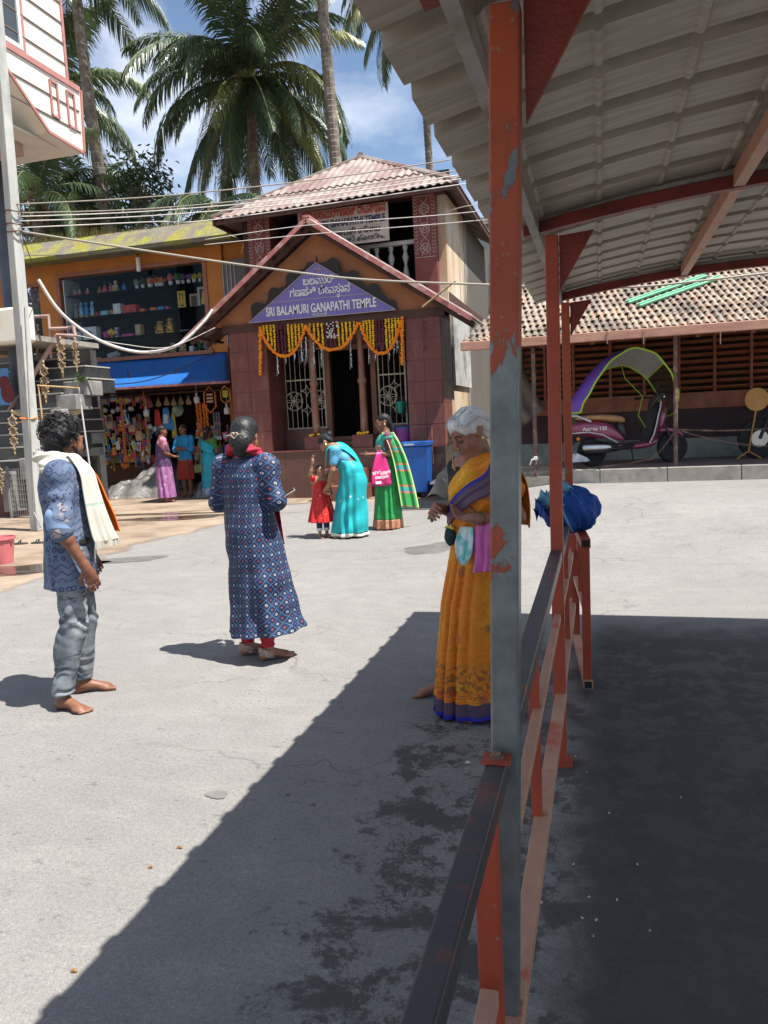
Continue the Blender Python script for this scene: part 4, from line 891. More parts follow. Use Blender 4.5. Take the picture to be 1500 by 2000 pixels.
# second little window with foliage
bx('window_frame', m_frame, shop, wl2a-.04, wl2b+.04, YS-.02, YS+.03, 5.30, 5.37); bx('cabinet_back', m_navy, shop, wl2a-.1, wl2b+.1, YS+.6, YS+.65, 2.7, 5.6); bx('window_pane', m_glass, shop, wl2a, wl2b, YS+.05, YS+.056, 3.5, 5.3)
# canopy
cl, cr_ = -15.5, PY(450,462,15.95)[0]; zb0 = PY(245,490,15.95)[2]; cr2 = PY(412,432,16.45)[0]
mb = MB(); zt_ = PY(245,452,16.45)[2]
mb.add([(cl,15.95,zb0),(cr_,15.95,zb0),(cr_,16.79,zb0+.1),(cl,16.79,zb0+.1),(cl,15.93,zb0+.09),(cr_+.02,15.93,zb0+.09),(cr2,16.45,zt_),(cl,16.45,zt_),(cr2,17.4,zt_+.08),(cl,17.4,zt_+.08)],
       [(3,2,1,0),(0,1,5,4),(4,5,6,7),(7,6,8,9),(1,2,6,5),(2,8,6)]); mb.build('canopy', m_moss, shop)
mb = MB(); r_ = random.Random(3)
for i in range(900):
    x = r_.uniform(cl+1.5, cr2); y = r_.uniform(16.40,16.6); h = r_.uniform(.04,.16)*(1.6 if x < -11 else .6); dx = r_.uniform(-.05,.05); b = .008
    mb.add([(x-b,y,zt_-.02),(x+b,y,zt_-.02),(x+dx,y+r_.uniform(-.05,.02),zt_+h)], [(0,1,2)])
mb.build('roof_grass', M('dry_grass', (.20,.18,.05), (.12,.12,.03), 3, rough=.8), shop, kind='stuff')
# awning
a0, a1 = PY(150,712,16.75), PY(443,684,16.75); b0_, b1_ = PY(158,766,15.9), PY(446,739,15.9)
mb = MB(); zt2 = (a0[2]+a1[2])/2; zb2 = (b0_[2]+b1_[2])/2
def faw(u, v):
    x = (a0[0]+(a1[0]-a0[0])*u)*(1-v)+(b0_[0]+(b1_[0]-b0_[0])*u)*v
    return (x, 16.77-.80*v, zt2-.02+(zb2-zt2)*v - .03*math.sin(math.pi*v) + .012*math.sin(9*u+2*v))
mb.solid(faw, (0,0,.015), 24, 8); aw = thing('blue_awning', 'long blue awning sheet over the souvenir stall', 'awning', (-10.2,16.3,zb2)); mb.build('sheet', m_aw, aw, smooth=True)
mb = MB(); mb.beam(faw(0,1), faw(1,1), .04,.05); mb.build('edge_bar', m_pink, aw)
for u in (.02,.34,.66,.98):
    mb = MB(); mb.beam(Vector(faw(u,.02))-Vector((0,0,.03)), Vector(faw(u,.99))-Vector((0,0,.03)), .03,.03); mb.build('arm', m_trim, aw)
# stall interior
mb = MB(); mb.box(-13,SXR,19.2,19.3,0,2.7); mb.box(-13,-12.9,16.9,19.2,0,2.7); mb.build('stall_back_wall', M('stall_wall', (.05,.03,.022), rough=.8), shop)
bx('stall_ceiling', m_trim, shop, -13, SXR, YS-.02, 19.3, 2.52, 2.6)
bx('stall_floor', M('stall_concrete', (.26,.21,.16), (.18,.14,.11), 3, rough=.85), shop, -13, SXR, 16.4, 19.2, .0, .10)
bx('hanging_rail', m_trim, shop, -12.6, SXR, 16.62, 16.66, 2.42, 2.46)
bx('side_pier', m_orw, shop, SXR-.02, XL-.0, 16.9, 17.1, 0, 6.0) if SXR < XL else None
# window leaf between shop and temple
mb = MB(); A = PY(438,480,16.7); mb.box(SXR+.01, XL-.02, 16.75, 16.8, 3.4, 5.4); wf = mb.build('side_window', M('grey_shutter', (.16,.155,.15), (.10,.10,.10), 4, rough=.5), shop)
for i in range(4): bx('shutter_bar', C('grey_bar', (.4,.4,.4)), wf, SXR+.04+i*.1, SXR+.06+i*.1, 16.72, 16.75, 3.45, 5.35)
# ---- goods behind the window
PAL = dict(pink=(.55,.10,.16), white=(.62,.6,.57), blk=(.02,.02,.022), gold=(.50,.29,.06), green=(.05,.16,.04), orange=(.58,.14,.02), blue=(.05,.22,.50), red=(.50,.045,.03), tan=(.40,.27,.15), purple=(.16,.08,.22), yellow=(.50,.40,.05), grey=(.2,.2,.2), mag=(.5,.03,.18), sage=(.22,.27,.20), dgreen=(.03,.10,.03), lblue=(.18,.42,.60), skin=(.35,.19,.11), brown=(.14,.07,.035))
def K(n): return C('toy_'+n, tuple(min(.8, x*1.5) for x in PAL[n]), .45, **({'metal': .8} if n == 'gold' else {}))
def shelf_item(kind, row, cx, wpx, hpx, cols, label, cat, name, grp=None):
    p = cz(cx, 500); z = shz[row]+.001; s = 17.0/1500/4.41*1.03; w_ = wpx*s; h = 0 if kind == 'frame' else hpx*s; x = p[0]; y = YI-.1
    th = thing(name, label, cat, (x, y, z), group=grp); c = [K(q) for q in cols]; r_ = random.Random(int(cx*10+row))
    if kind == 'doll':
        mb = MB(); mb.lathe([(w_*.5,z),(w_*.5,z+h*.12),(w_*.36,z+h*.4),(w_*.2,z+h*.62),(w_*.1,z+h*.68)], 10, (x,y,0)); mb.build('body', c[0], th, smooth=True)
        mb = MB(); mb.ball((x,y,z+h*.8), (w_*.2,w_*.2,h*.14), 8, 6); mb.build('head', c[1], th, smooth=True)
        mb = MB(); mb.ball((x,y+w_*.05,z+h*.86), (w_*.25,w_*.22,h*.14), 8, 5); mb.build('hair', c[2], th, smooth=True)
        mb = MB()
        for sgn in (-1,1): mb.tube([(x+sgn*w_*.18,y,z+h*.6),(x+sgn*w_*.38,y-w_*.2,z+h*.42),(x+sgn*w_*.1,y-w_*.35,z+h*.45)], w_*.07, 5)
        mb.build('arms', c[1], th)
    elif kind == 'plant':
        mb = MB(); mb.lathe([(w_*.22,z),(w_*.30,z+h*.36),(w_*.26,z+h*.36)], 10, (x,y,0)); mb.build('pot', c[0], th)
        mb = MB()
        for k in range(46):
            q = Vector((r_.gauss(0,1),r_.gauss(0,1),r_.gauss(0,1))).normalized()*r_.uniform(.6,1); mb.ball((x+q.x*w_*.48,y+q.y*w_*.3,z+h*.66+q.z*h*.3), w_*.10*r_.uniform(.7,1.3), 5, 3)
        mb.build('foliage', c[1], th)
    elif kind == 'boxes':
        n, m = cols_n[label] if label in cols_n else (1,1)
        for i in range(n):
            for j in range(m):
                mb = MB(); mb.box(x-w_/2+w_*i/n+.003, x-w_/2+w_*(i+1)/n-.003, y-.08, y+.1, z+h*j/m+.002, z+h*(j+1)/m-.002); o = mb.build('carton', c[0], th, bevel=.004)
                if len(c) > 1: mb = MB(); mb.lathe([(.0,0),(.3*w_/n*.6,.001),(.3*w_/n*.6,.002)], 8, (x-w_/2+w_*(i+.5)/n, y-.081, z+h*(j+.45)/m), axis=(0,-1,0)); mb.build('emblem', c[1], o)
    elif kind == 'figure':   # seated ornament: base, belly, chest, head, ears
        mb = MB(); mb.lathe([(w_*.5,z),(w_*.5,z+h*.1),(w_*.42,z+h*.12)], 10, (x,y,0), sy=.7); mb.build('base', c[-1], th)
        mb = MB(); mb.ball((x,y,z+h*.35), (w_*.38,w_*.3,h*.25), 10, 7); mb.ball((x,y-w_*.05,z+h*.62), (w_*.26,w_*.22,h*.17), 10, 6); mb.ball((x,y-w_*.08,z+h*.84), (w_*.2,w_*.2,h*.13), 10, 6)
        for sgn in (-1,1): mb.ball((x+sgn*w_*.22,y,z+h*.86), (w_*.12,w_*.05,h*.09), 6, 4); mb.ball((x+sgn*w_*.34,y-w_*.12,z+h*.2), (w_*.14,w_*.2,h*.1), 6, 4); mb.tube([(x+sgn*w_*.24,y,z+h*.65),(x+sgn*w_*.42,y-w_*.15,z+h*.48),(x+sgn*w_*.2,y-w_*.3,z+h*.42)], w_*.08, 6)
        mb.tube([(x,y-w_*.25,z+h*.82),(x+w_*.03,y-w_*.33,z+h*.66),(x+w_*.1,y-w_*.33,z+h*.55)], [w_*.08,w_*.06,w_*.03], 6); mb.build('body', c[0], th, smooth=True)
    elif kind == 'frame':
        zz = cz(cx, hpx[0])[2]; z1 = zz; z0 = cz(cx, hpx[1])[2]; yy = YS+.6
        BASE[th.name] = Vector((x,yy,z0)); th.location = (x,yy,z0); mb = MB(); b = .05
        mb.box(x-w_/2,x+w_/2,yy-.02,yy,z0,z0+b); mb.box(x-w_/2,x+w_/2,yy-.02,yy,z1-b,z1); mb.box(x-w_/2,x-w_/2+b,yy-.02,yy,z0+b,z1-b); mb.box(x+w_/2-b,x+w_/2,yy-.02,yy,z0+b,z1-b); mb.build('frame', c[0], th)
        mb = MB(); mb.box(x-w_/2+b,x+w_/2-b,yy-.012,yy-.002,z0+b,z1-b); mb.build('backing', c[1], th)
        h2 = z1-z0; mb = MB(); mb.lathe([(w_*.2,.0),(w_*.25,h2*.2),(w_*.12,h2*.42),(w_*.15,h2*.5),(w_*.02,h2*.68)], 8, (x,yy-.02,z0+.08), sy=.15); mb.build('relief', c[2], th)
    elif kind == 'pot':
        mb = MB(); mb.lathe([(w_*.38,z),(w_*.5,z+h),(w_*.45,z+h),(w_*.34,z+.02)], 14, (x,y,0)); mb.build('body', c[0], th)
        mb = MB(); mb.lathe([(w_*.52,z+h*.88),(w_*.53,z+h),(w_*.5,z+h)], 14, (x,y,0)); mb.build('rim', c[0], th)
    elif kind == 'plume':
        mb = MB()
        for k in range(16):
            a = R(60+r_.uniform(-10,75)); L = h*r_.uniform(.5,1); mb.ball((x+math.cos(a)*L*.5,y+r_.uniform(-.03,.03),z+math.sin(a)*L*.55), (w_*.16,w_*.08,L*.22), 6, 4, rot=Euler((0,math.pi/2-a,0)).to_matrix())
        mb.build('feathers', c[0], th); mb = MB(); mb.lathe([(w_*.3,z),(w_*.2,z+h*.08),(w_*.06,z+h*.3)], 8, (x,y,0)); mb.build('stand', c[0], th)
    elif kind == 'coil':
        mb = MB(); mb.tube([(x-w_*.5+w_*t/40, y+.05*math.cos(t*.95), z+h*.35+h*.3*t/40+h*.3*math.sin(t*.95)) for t in range(41)], .012, 5); mb.build('wire', c[0], th)
        mb = MB(); mb.lathe([(.05,z),(.05,z+.02)], 8, (x-w_*.45,y,0)); mb.build('foot', c[0], th)
    elif kind == 'tower':
        for k in range(5):
            mb = MB(); mb.box(x-w_*.5,x+w_*.5,y-.04,y+.04,z+h*k/5,z+h*(k+.62)/5); mb.build('block', c[k % 2], th)
    elif kind == 'stone':
        mb = MB(); mb.ball((x,y,z+h*.48), (w_*.5,w_*.35,h*.5), 10, 6); mb.build('shell', c[0], th, smooth=True)
        mb = MB(); mb.ball((x+w_*.2,y-w_*.3,z+h*.35), (w_*.2,w_*.15,h*.25), 8, 5); mb.build('bump', c[0], th, smooth=True)
    return th
cols_n = {'red gift cartons with dark emblems stacked two rows high on the second shelf': (3,2), 'stack of white cartons on the second shelf beside the red cartons': (1,4)}
S_ = shelf_item
for cx, l in ((115,'leftmost'),(240,'second'),(280,'third'),(350,'fourth')): S_('doll',0,cx,42,66,('pink','white','blk'),'%s of the small black haired dolls in pink on the top shelf' % l,'doll','doll','small pink dolls on the top shelf')
S_('doll',0,180,50,72,('grey','grey','grey'),'dull grey doll between the pink dolls on the top shelf','doll','doll')
S_('doll',0,455,50,70,('gold','orange','blk'),'gold dressed doll left of the black doll on the top shelf','doll','doll'); S_('doll',0,500,56,108,('pink','blk','blk'),'tall dark doll on pink base on the top shelf','doll','doll'); S_('doll',0,548,40,100,('pink','grey','blk'),'slim dark doll beside the orange haired doll','doll','doll')
S_('doll',0,593,72,108,('tan','white','orange'),'orange haired doll in white with tan base on the top shelf','doll','doll'); S_('figure',0,665,46,66,('blue','blue'),'small blue figure right of the orange haired doll','figurine','figurine')
for cx, w_, h, c, l in ((775,60,95,'sage','grey green plant in white pot, first in the plant row'),(825,60,100,'dgreen','dark green plant in white pot beside the orange blooms'),(890,85,92,'orange','left orange flowering plant in white pot'),(945,62,98,'orange','middle orange flowering plant in white pot'),(985,85,90,'orange','right orange flowering plant in white pot'),(1065,66,108,'pink','pink flowering plant in white pot on the top shelf'),(1130,74,108,'green','bright green plant in white pot on the top shelf'),(1172,50,95,'purple','small purple plant behind the white pots'),(1222,66,98,'purple','purple flowering plant in white pot near the window corner'),(1268,60,90,'yellow','yellow plant at the right of the top shelf'),(1318,52,92,'yellow','last yellow plant in the top right corner of the window')):
    S_('plant',0,cx,w_,h,('white',c),l,'plant','potted_plant','potted plants on the top shelf')
S_('figure',1,165,50,80,('brown','brown'),'dark brown oval figure at the left end of the second shelf','figurine','figurine')
for cx, c, l in ((235,'grey','silver grey'),(280,'lblue','pale blue'),(325,'blue','bright blue'),(375,'lblue','rightmost pale blue')): S_('figure',1,cx,50,150,(c,'gold'),'%s idol on gold base on the second shelf' % l,'idol','idol','standing idols on the second shelf')
for cx, l in ((410,'left'),(440,'right')): S_('figure',1,cx,26,46,('pink','red'),'%s tiny pink figure beside the idols' % l,'figurine','figurine','tiny pink figures on the second shelf')
S_('boxes',1,490,72,42,('lblue',),'light blue box on the second shelf','box','carton_box'); S_('plume',1,540,50,66,('gold',),'gold leafy ornament beside the light blue box','ornament','gold_ornament')
S_('boxes',1,600,80,96,('white',),'stack of white cartons on the second shelf beside the red cartons','boxes','carton_stack'); S_('boxes',1,708,140,72,('red','brown'),'red gift cartons with dark emblems stacked two rows high on the second shelf','boxes','carton_stack')
for cx, w_, c, l in ((815,52,'orange','small orange box right of the red cartons'),(908,62,'orange','flat orange box in the middle of the second shelf'),(975,62,'blue','flat blue box on the second shelf'),(1030,24,'pink','tiny pink box at the end of the second shelf')): S_('boxes',1,cx,w_,28,(c,),l,'box','carton_box')
S_('frame',1,1100,80,(335,485),('gold','dgreen','gold'),'round gold and green wall hanging behind the glass','wall hanging','wall_hanging'); S_('frame',1,1208,92,(360,482),('tan','blk','brown'),'dark carved picture in a thin frame behind the glass','picture','framed_picture'); S_('frame',1,1293,118,(298,478),('white','blk','gold'),'white framed picture of a golden figure in the window corner','picture','framed_picture')
S_('boxes',2,240,78,84,('white',),'plain white carton on the third shelf','box','carton_box'); S_('boxes',2,350,150,118,('white','blk'),'large white carton with dark print on the third shelf','box','carton_box'); S_('pot',2,475,62,56,('mag',),'bright pink bucket on the third shelf','bucket','toy_bucket'); S_('plume',2,525,86,130,('gold',),'golden feathery ornament on the third shelf','ornament','gold_ornament')
S_('tower',2,572,30,100,('white','grey'),'striped white and grey block tower on the third shelf','tower','block_tower'); S_('boxes',2,672,122,24,('mag',),'flat magenta tray on the third shelf','tray','flat_tray'); S_('boxes',2,765,56,100,('tan',),'upright tan carton on the third shelf','box','carton_box')
S_('figure',2,945,105,120,('gold','gold'),'left golden elephant headed idol on the third shelf','idol','idol'); S_('figure',2,1032,90,140,('gold','gold'),'taller right golden idol on the third shelf','idol','idol'); S_('boxes',2,1165,90,14,('grey',),'flat grey box at the right of the third shelf','box','carton_box')
for cx, l in ((287,'left'),(340,'middle'),(400,'right')): S_('stone',3,cx,58,34,('tan',),'%s pale shell on the window sill' % l,'shell','shell_ornament','pale shells on the window sill')
S_('coil',3,520,125,80,('white',),'white wire spiral ornament on the window sill','ornament','wire_ornament'); S_('figure',3,865,60,88,('gold','grey'),'small gold idol on the window sill','idol','idol'); S_('figure',3,922,50,62,('white','grey'),'small silver idol beside the gold idol on the sill','idol','idol'); S_('stone',3,965,60,60,('brown',),'brown rock on the window sill behind the cable','rock','rock_ornament')
S_('figure',3,1042,78,112,('tan','tan'),'left stone coloured lion statue on the window sill','statue','statue'); S_('figure',3,1130,86,132,('tan','tan'),'larger right stone coloured lion statue on the window sill','statue','statue'); S_('boxes',3,1212,44,60,('white',),'white box beside the stone lions','box','carton_box'); S_('figure',3,1270,76,92,('dgreen','green'),'green frog figure at the right end of the sill','figurine','figurine'); S_('stone',3,1345,90,100,('grey',),'grey rock ornament at the right end of the sill','rock','rock_ornament')
p = PY(64,640,YS+.3); mb = MB(); r_ = random.Random(5)
pl = thing('flower_display', 'pink flowers over a round green pot in the small left window', 'plant', (p[0],p[1],p[2])); z = PY(68,612,YS+.3)[2]; x = PY(68,612,YS+.3)[0]
mb.lathe([(.12,z-.14),(.22,z),(.2,z+.1)], 12, (x,p[1],0)); mb.build('pot', K('green'), pl); mb = MB()
for k in range(60): mb.ball((x+r_.gauss(0,.12),p[1]-.05+r_.gauss(0,.06),z+.38+r_.gauss(0,.15)), .05, 6, 4)
mb.build('flowers', C('dusty_pink', (.42,.25,.22)), pl); bx('shelf', m_navy, shop, wl2a, wl2b, YS+.19, YS+.58, z-.18, z-.145)
# tube lamp under the canopy
p0_, p1_ = PY(269,503,16.6), PY(273,530,16.6); tl = thing('hanging_lamp', 'white compact lamp hanging from the mossy canopy edge', 'lamp', tuple(p1_)); mb = MB(); mb.lathe([(.045,p1_[2]),(.05,p1_[2]+.02),(.05,p0_[2])], 10, (p0_[0],16.6,0)); mb.build('bulb', C('lamp_white', (.78,.78,.76)), tl); mb = MB(); mb.tube([(p0_[0],16.6,p0_[2]),(p0_[0],16.6,p0_[2]+.35)], .02, 6); mb.build('stem', m_trim, tl)
# ---- goods hanging in the stall (crop of the photo: 5 px per photo px)
YH = 16.64
def H(cx, cy, Y=YH): return PY(160+cx/5, 740+cy/5, Y)
SP = 1/5*16.9/1500*1.02
def hang(kind, cx, cy, wpx, hpx, cols, label, cat, name, Y=YH, grp=None, seed=0):
    """cx, cy = top centre of the thing in the crop"""
    A = H(cx, cy, Y); x, y, zt = A; w_, h = wpx*SP, hpx*SP; c = [K(q) if isinstance(q, str) else q for q in cols]; r_ = random.Random(seed+cx*13+cy)
    th = thing(name, label, cat, (x,y,zt-h), group=grp)
    if kind == 'disc':
        mb = MB(); mb.lathe([(w_*.5,-.008),(w_*.5,.004),(w_*.42,.010),(w_*.40,.004)], 18, (x,y,zt-h/2), axis=(r_.uniform(-.1,.1),-1,.1)); mb.build('plate', c[0], th); mb = MB(); mb.lathe([(w_*.25,.005),(w_*.25,.009)], 14, (x,y-.004,zt-h/2), axis=(0,-1,.1)); mb.build('print', c[-1], th)
        mb = MB(); mb.tube([(x,y,zt-h*.05),(x,y,zt+.12)], .004, 4); mb.build('cord', m_trim, th)
    elif kind == 'beads':
        mb = MB(); n = max(3, int(h/(w_*.8)))
        for k in range(n): mb.ball((x+r_.uniform(-.1,.1)*w_,y,zt-h*k/n), (w_*.5*r_.uniform(.8,1.1),w_*.4,w_*.42), 6, 4)
        mb.build('beads', c[0], th); mb = MB(); mb.ball((x,y,zt-h), (w_*.7,w_*.5,w_*.9), 7, 5); mb.build('pendant', c[-1], th)
    elif kind == 'bag':
        mb = MB(); mb.add([(x-w_*.42,y-.03,zt-h),(x+w_*.42,y-.03,zt-h),(x+w_*.42,y+.03,zt-h),(x-w_*.42,y+.03,zt-h),(x-w_*.5,y-.045,zt-h*.55),(x+w_*.5,y-.045,zt-h*.55),(x+w_*.5,y+.045,zt-h*.55),(x-w_*.5,y+.045,zt-h*.55),(x-w_*.38,y-.01,zt-h*.25),(x+w_*.38,y-.01,zt-h*.25),(x+w_*.38,y+.01,zt-h*.25),(x-w_*.38,y+.01,zt-h*.25)],
               [(3,2,1,0),(0,1,5,4),(1,2,6,5),(2,3,7,6),(3,0,4,7),(4,5,9,8),(5,6,10,9),(6,7,11,10),(7,4,8,11),(8,9,10,11)]); mb.build('body', c[0], th, bevel=.006)
        mb = MB(); mb.tube([(x-w_*.3,y,zt-h*.26),(x-w_*.2,y,zt),(x+w_*.2,y,zt),(x+w_*.3,y,zt-h*.26)], .008, 5); mb.build('strap', c[-1], th); mb = MB(); mb.ball((x,y-.045,zt-h*.5), (.02,.01,.02), 6, 4); mb.build('clasp', c[-1], th)
    elif kind == 'packet':
        mb = MB(); t = r_.uniform(-.25,.25); rot = Euler((r_.uniform(-.15,.15),t,r_.uniform(-.3,.3))).to_matrix(); mb.obox((x,y,zt-h/2), (w_/2,.012,h/2), rot); mb.build('card', c[0], th, bevel=.004)
        mb = MB(); mb.obox((x,y-.02,zt-h*.55), (w_*.33,.02,h*.28), rot); mb.build('toy', c[-1], th, bevel=.01)
    elif kind == 'fan':
        mb = MB(); n = 11; P = [(x,y,zt)]+[(x+w_*.5*math.sin(R(-50+100*i/(n-1))),y,zt-h*math.cos(R(-50+100*i/(n-1)))**.4) for i in range(n)]; mb.prism(P, (0,.015,0)); mb.build('fan', c[0], th)
        mb = MB(); mb.tube([(x,y,zt-.02),(x,y,zt+.14)], .01, 5); mb.build('handle', m_trim, th)
        mb = MB()
        for i in range(1,n-1,2): mb.tube([P[0],(P[1+i][0],y-.003,P[1+i][2])], .004, 3)
        mb.build('ribs', K('brown'), th)
    elif kind == 'bulb':
        mb = MB(); mb.lathe([(.02,zt-h),(w_*.42,zt-h*.98),(w_*.5,zt-h*.85),(w_*.5,zt-h*.55),(w_*.3,zt-h*.42),(w_*.18,zt-h*.38)], 14, (x,y,0)); mb.build('globe', c[0], th, smooth=True); mb = MB(); mb.lathe([(w_*.2,zt-h*.40),(w_*.2,zt-h*.2),(w_*.1,zt-h*.15)], 10, (x,y,0)); mb.tube([(x,y,zt-h*.2),(x,y,zt+.15)], .006, 4); mb.build('holder', C('holder_white', (.6,.6,.56)), th)
    elif kind == 'hat':
        mb = MB(); mb.lathe([(w_*.5,0),(w_*.52,h*.06),(w_*.3,h*.14),(w_*.28,h*.6),(w_*.18,h*.75),(0.01,h*.78)], 16, (x,y,zt-h*.6), axis=(0,-.9,.25)); mb.build('crown', c[0], th, smooth=True); mb = MB(); mb.tube([(x,y,zt-h*.2),(x,y+.02,zt+.1)], .006, 4); mb.build('hook', m_trim, th)
    elif kind == 'cloth':
        mb = MB(); mb.solid(lambda u, v: (x-w_/2*(.5+.5*v)+w_*(.5+.5*v)*u, y+.03*math.sin(u*14)*v, zt-h*v), (0,.008,0), 16, 6); mb.build('cloth', c[0], th, smooth=True)
        mb = MB(); mb.solid(lambda u, v: (x-w_*.22+w_*.44*u, y-.035, zt-h*(.3+.4*v)), (0,.004,0), 3, 3); mb.build('print', c[-1], th)
    elif kind == 'mask':
        mb = MB(); mb.ball((x,y,zt-h*.5), (w_*.45,.05,h*.5), 12, 8); mb.build('face', c[0], th, smooth=True); mb = MB()
        for sgn in (-1,1): mb.ball((x+sgn*w_*.18,y-.045,zt-h*.42), (w_*.09,.012,h*.05), 6, 4)
        mb.ball((x,y-.045,zt-h*.75), (w_*.14,.012,h*.04), 6, 4); mb.build('features', m_black, th)
    elif kind == 'hanging':
        mb = MB(); P = [(x+w_*.5*math.cos(a), y, zt-h*.5+h*.5*math.sin(a)) for a in [i*math.pi/3+math.pi/6 for i in range(7)]]; mb.tube(P, .022, 5); mb.build('frame', c[0], th); mb = MB()
        for k in range(3): mb.box(x-w_*.25,x+w_*.25,y-.01,y+.01,zt-h*(.3+.13*k)-.03,zt-h*(.3+.13*k)+.02)
        mb.build('plaque', c[-1], th)
    return th
mt_steel = M('steel_plate', (.5,.5,.52), (.4,.4,.42), 10, rough=.3, metal=.6)
for cx, cy, l in ((165,275,'first'),(225,280,'second'),(300,288,'third'),(350,265,'fourth'),(415,290,'fifth'),(470,262,'sixth')): hang('disc',cx,cy,58,60,(mt_steel,'white'),'%s steel plate from the left in the row over the stall' % l,'plate','steel_plate',grp='steel plates hung over the stall')
for cx, cy, l in ((660,440,'left'),(710,462,'right')): hang('disc',cx,cy,58,58,(mt_steel,'white'),'%s of two steel plates behind the purple dressed woman' % l,'plate','steel_plate')
for i, (cx, cy) in enumerate(((660,185),(740,175),(820,165),(890,168),(960,160),(1035,155))): hang('fan',cx,cy,92,105,('tan',),'%s straw hand fan from the left under the awning' % ('first','second','third','fourth','fifth','sixth')[i],'fan','straw_fan',Y=17.0,grp='straw fans under the awning')
mwb = C('bulb_white', (.72,.72,.68), .3)
for cx, cy, l in ((100,258,'white bulb hanging near the stairs'),(622,250,'white bulb hanging over the middle of the stall'),(1115,118,'large white bulb hanging before the carved wall piece'),(1410,225,'white bulb hanging beside the temple pillar')): hang('bulb',cx,cy,60,128,(mwb,),l,'bulb','light_bulb',Y=16.55)
hang('beads',378,190,40,650,('orange','orange'),'long chain of orange wooden beads hanging in the stall','bead chain','bead_chain',Y=16.6); hang('beads',190,170,20,420,('gold','gold'),'thin golden string hanging left of the orange bead chain','string','bead_chain'); hang('beads',600,130,26,620,('gold','tan'),'long golden string hanging beside the central bulb','string','bead_chain',Y=16.6); hang('beads',640,480,24,300,('tan','gold'),'tan rope string hanging under the central bulb','string','bead_chain')
for i, cx in enumerate((1120,1150,1185,1215)): hang('beads',cx,225+12*i,34,330,('orange','gold') if i % 2 else ('orange','red'),'%s strand of the thick orange bead cluster by the temple' % ('first','second','third','fourth')[i],'beads','bead_chain',grp='orange bead strands by the temple')
for i, cx in enumerate((1285,1310,1335)): hang('beads',cx,330,22,260,('grey','white'),'%s grey bead strand right of the orange beads' % ('first','second','third')[i],'beads','bead_chain',grp='grey bead strands')
hang('hanging',1240,75,150,270,('orange','tan'),'large orange hexagonal wall piece with plaques','wall hanging','wall_hanging'); hang('hanging',1395,70,120,180,('gold','yellow'),'yellow patterned wall piece next to the temple pillar','wall hanging','wall_hanging')
hang('cloth',730,300,90,180,('red','red'),'plain red bag hanging behind the shopkeeper','bag','cloth_bag',Y=16.9); hang('cloth',815,280,120,240,('blue','white'),'blue printed cloth with white figure behind the shopkeeper','cloth','printed_cloth',Y=16.9); hang('cloth',885,320,60,280,('yellow','blue'),'yellow and blue printed cloth behind the shopkeeper','cloth','printed_cloth',Y=16.95)
hang('hat',935,250,130,110,('sage',),'pale green hat hanging over the shopkeeper','hat','sun_hat',Y=16.9); hang('hat',95,400,110,130,('blk',),'black hat hanging near the steel pole','hat','sun_hat'); hang('hat',125,760,100,120,('blk',),'lower black hat at the left side of the stall','hat','sun_hat'); hang('hat',420,800,70,90,('orange',),'orange gourd shaped hat at the foot of the bead chain','hat','sun_hat')
hang('mask',130,535,80,120,('white',),'white face mask hanging at the left of the stall','mask','face_mask')
hang('bag',268,395,78,100,('tan','brown'),'left tan bag with clasp hanging in the stall','bag','hand_bag'); hang('bag',487,430,72,95,('tan','red'),'middle tan bag with red strap hanging in the stall','bag','hand_bag'); hang('bag',555,480,78,130,('tan','tan'),'long tan woven bag hanging in the stall','bag','hand_bag'); hang('bag',560,395,64,90,('brown','brown'),'brown round bag hanging by the golden string','bag','hand_bag'); hang('packet',410,398,95,62,('white','blk'),'black and white checked card hanging in the stall','card','printed_card')
hang('packet',348,610,50,90,('white','white'),'blank white paper sheet hanging in the stall','paper','paper_sheet'); hang('cloth',30,150,70,230,('brown','orange'),'dark brown cloth at the left end of the stall','cloth','printed_cloth')
toyc = ['red','green','blue','yellow','orange','white','pink','lblue','tan','purple','gold','brown','mag','blk']; r_ = random.Random(21)
descr = dict(lblue='cyan', blk='black', mag='magenta')
nm_r = ['low','middle','upper']
cnt = 0
for i in range(190):
    if i < 140: cx, cy = 15+ (i % 14)*49 + r_.uniform(-18,18), 350 + (i//14)*46 + r_.uniform(-22,22)
    elif i < 170: cx, cy = 1120+(i % 5)*70+r_.uniform(-25,25), 440+((i-140)//5)*66+r_.uniform(-20,20)
    else: cx, cy = 150+(i-170)*26, r_.uniform(150,200)
    zn = ('upper' if cy < 450 else 'middle' if cy < 600 else 'lower')+' '+('far left' if cx < 180 else 'left' if cx < 360 else 'centre' if cx < 540 else 'inner side' if cx < 900 else 'right')
    a, b = r_.sample(toyc, 2); kind = 'packet' if (i*7) % 3 else 'beads'
    grp = 'small toys and trinkets hung in the stall'
    if kind == 'packet': hang('packet',cx,cy,r_.uniform(40,74),r_.uniform(55,100),(a,b),'small %s trinket pack with %s toy hung in the %s of the stall' % (descr.get(a,a),descr.get(b,b),zn),'trinket','trinket_pack',Y=16.7+r_.uniform(0,.12),grp=grp,seed=i)
    else: hang('beads',cx,cy,r_.uniform(12,20),r_.uniform(90,190),(a,b),'thin %s string with %s pendant hung in the %s of the stall' % (descr.get(a,a),descr.get(b,b),zn),'string','trinket_string',Y=16.7+r_.uniform(0,.12),grp=grp,seed=i)
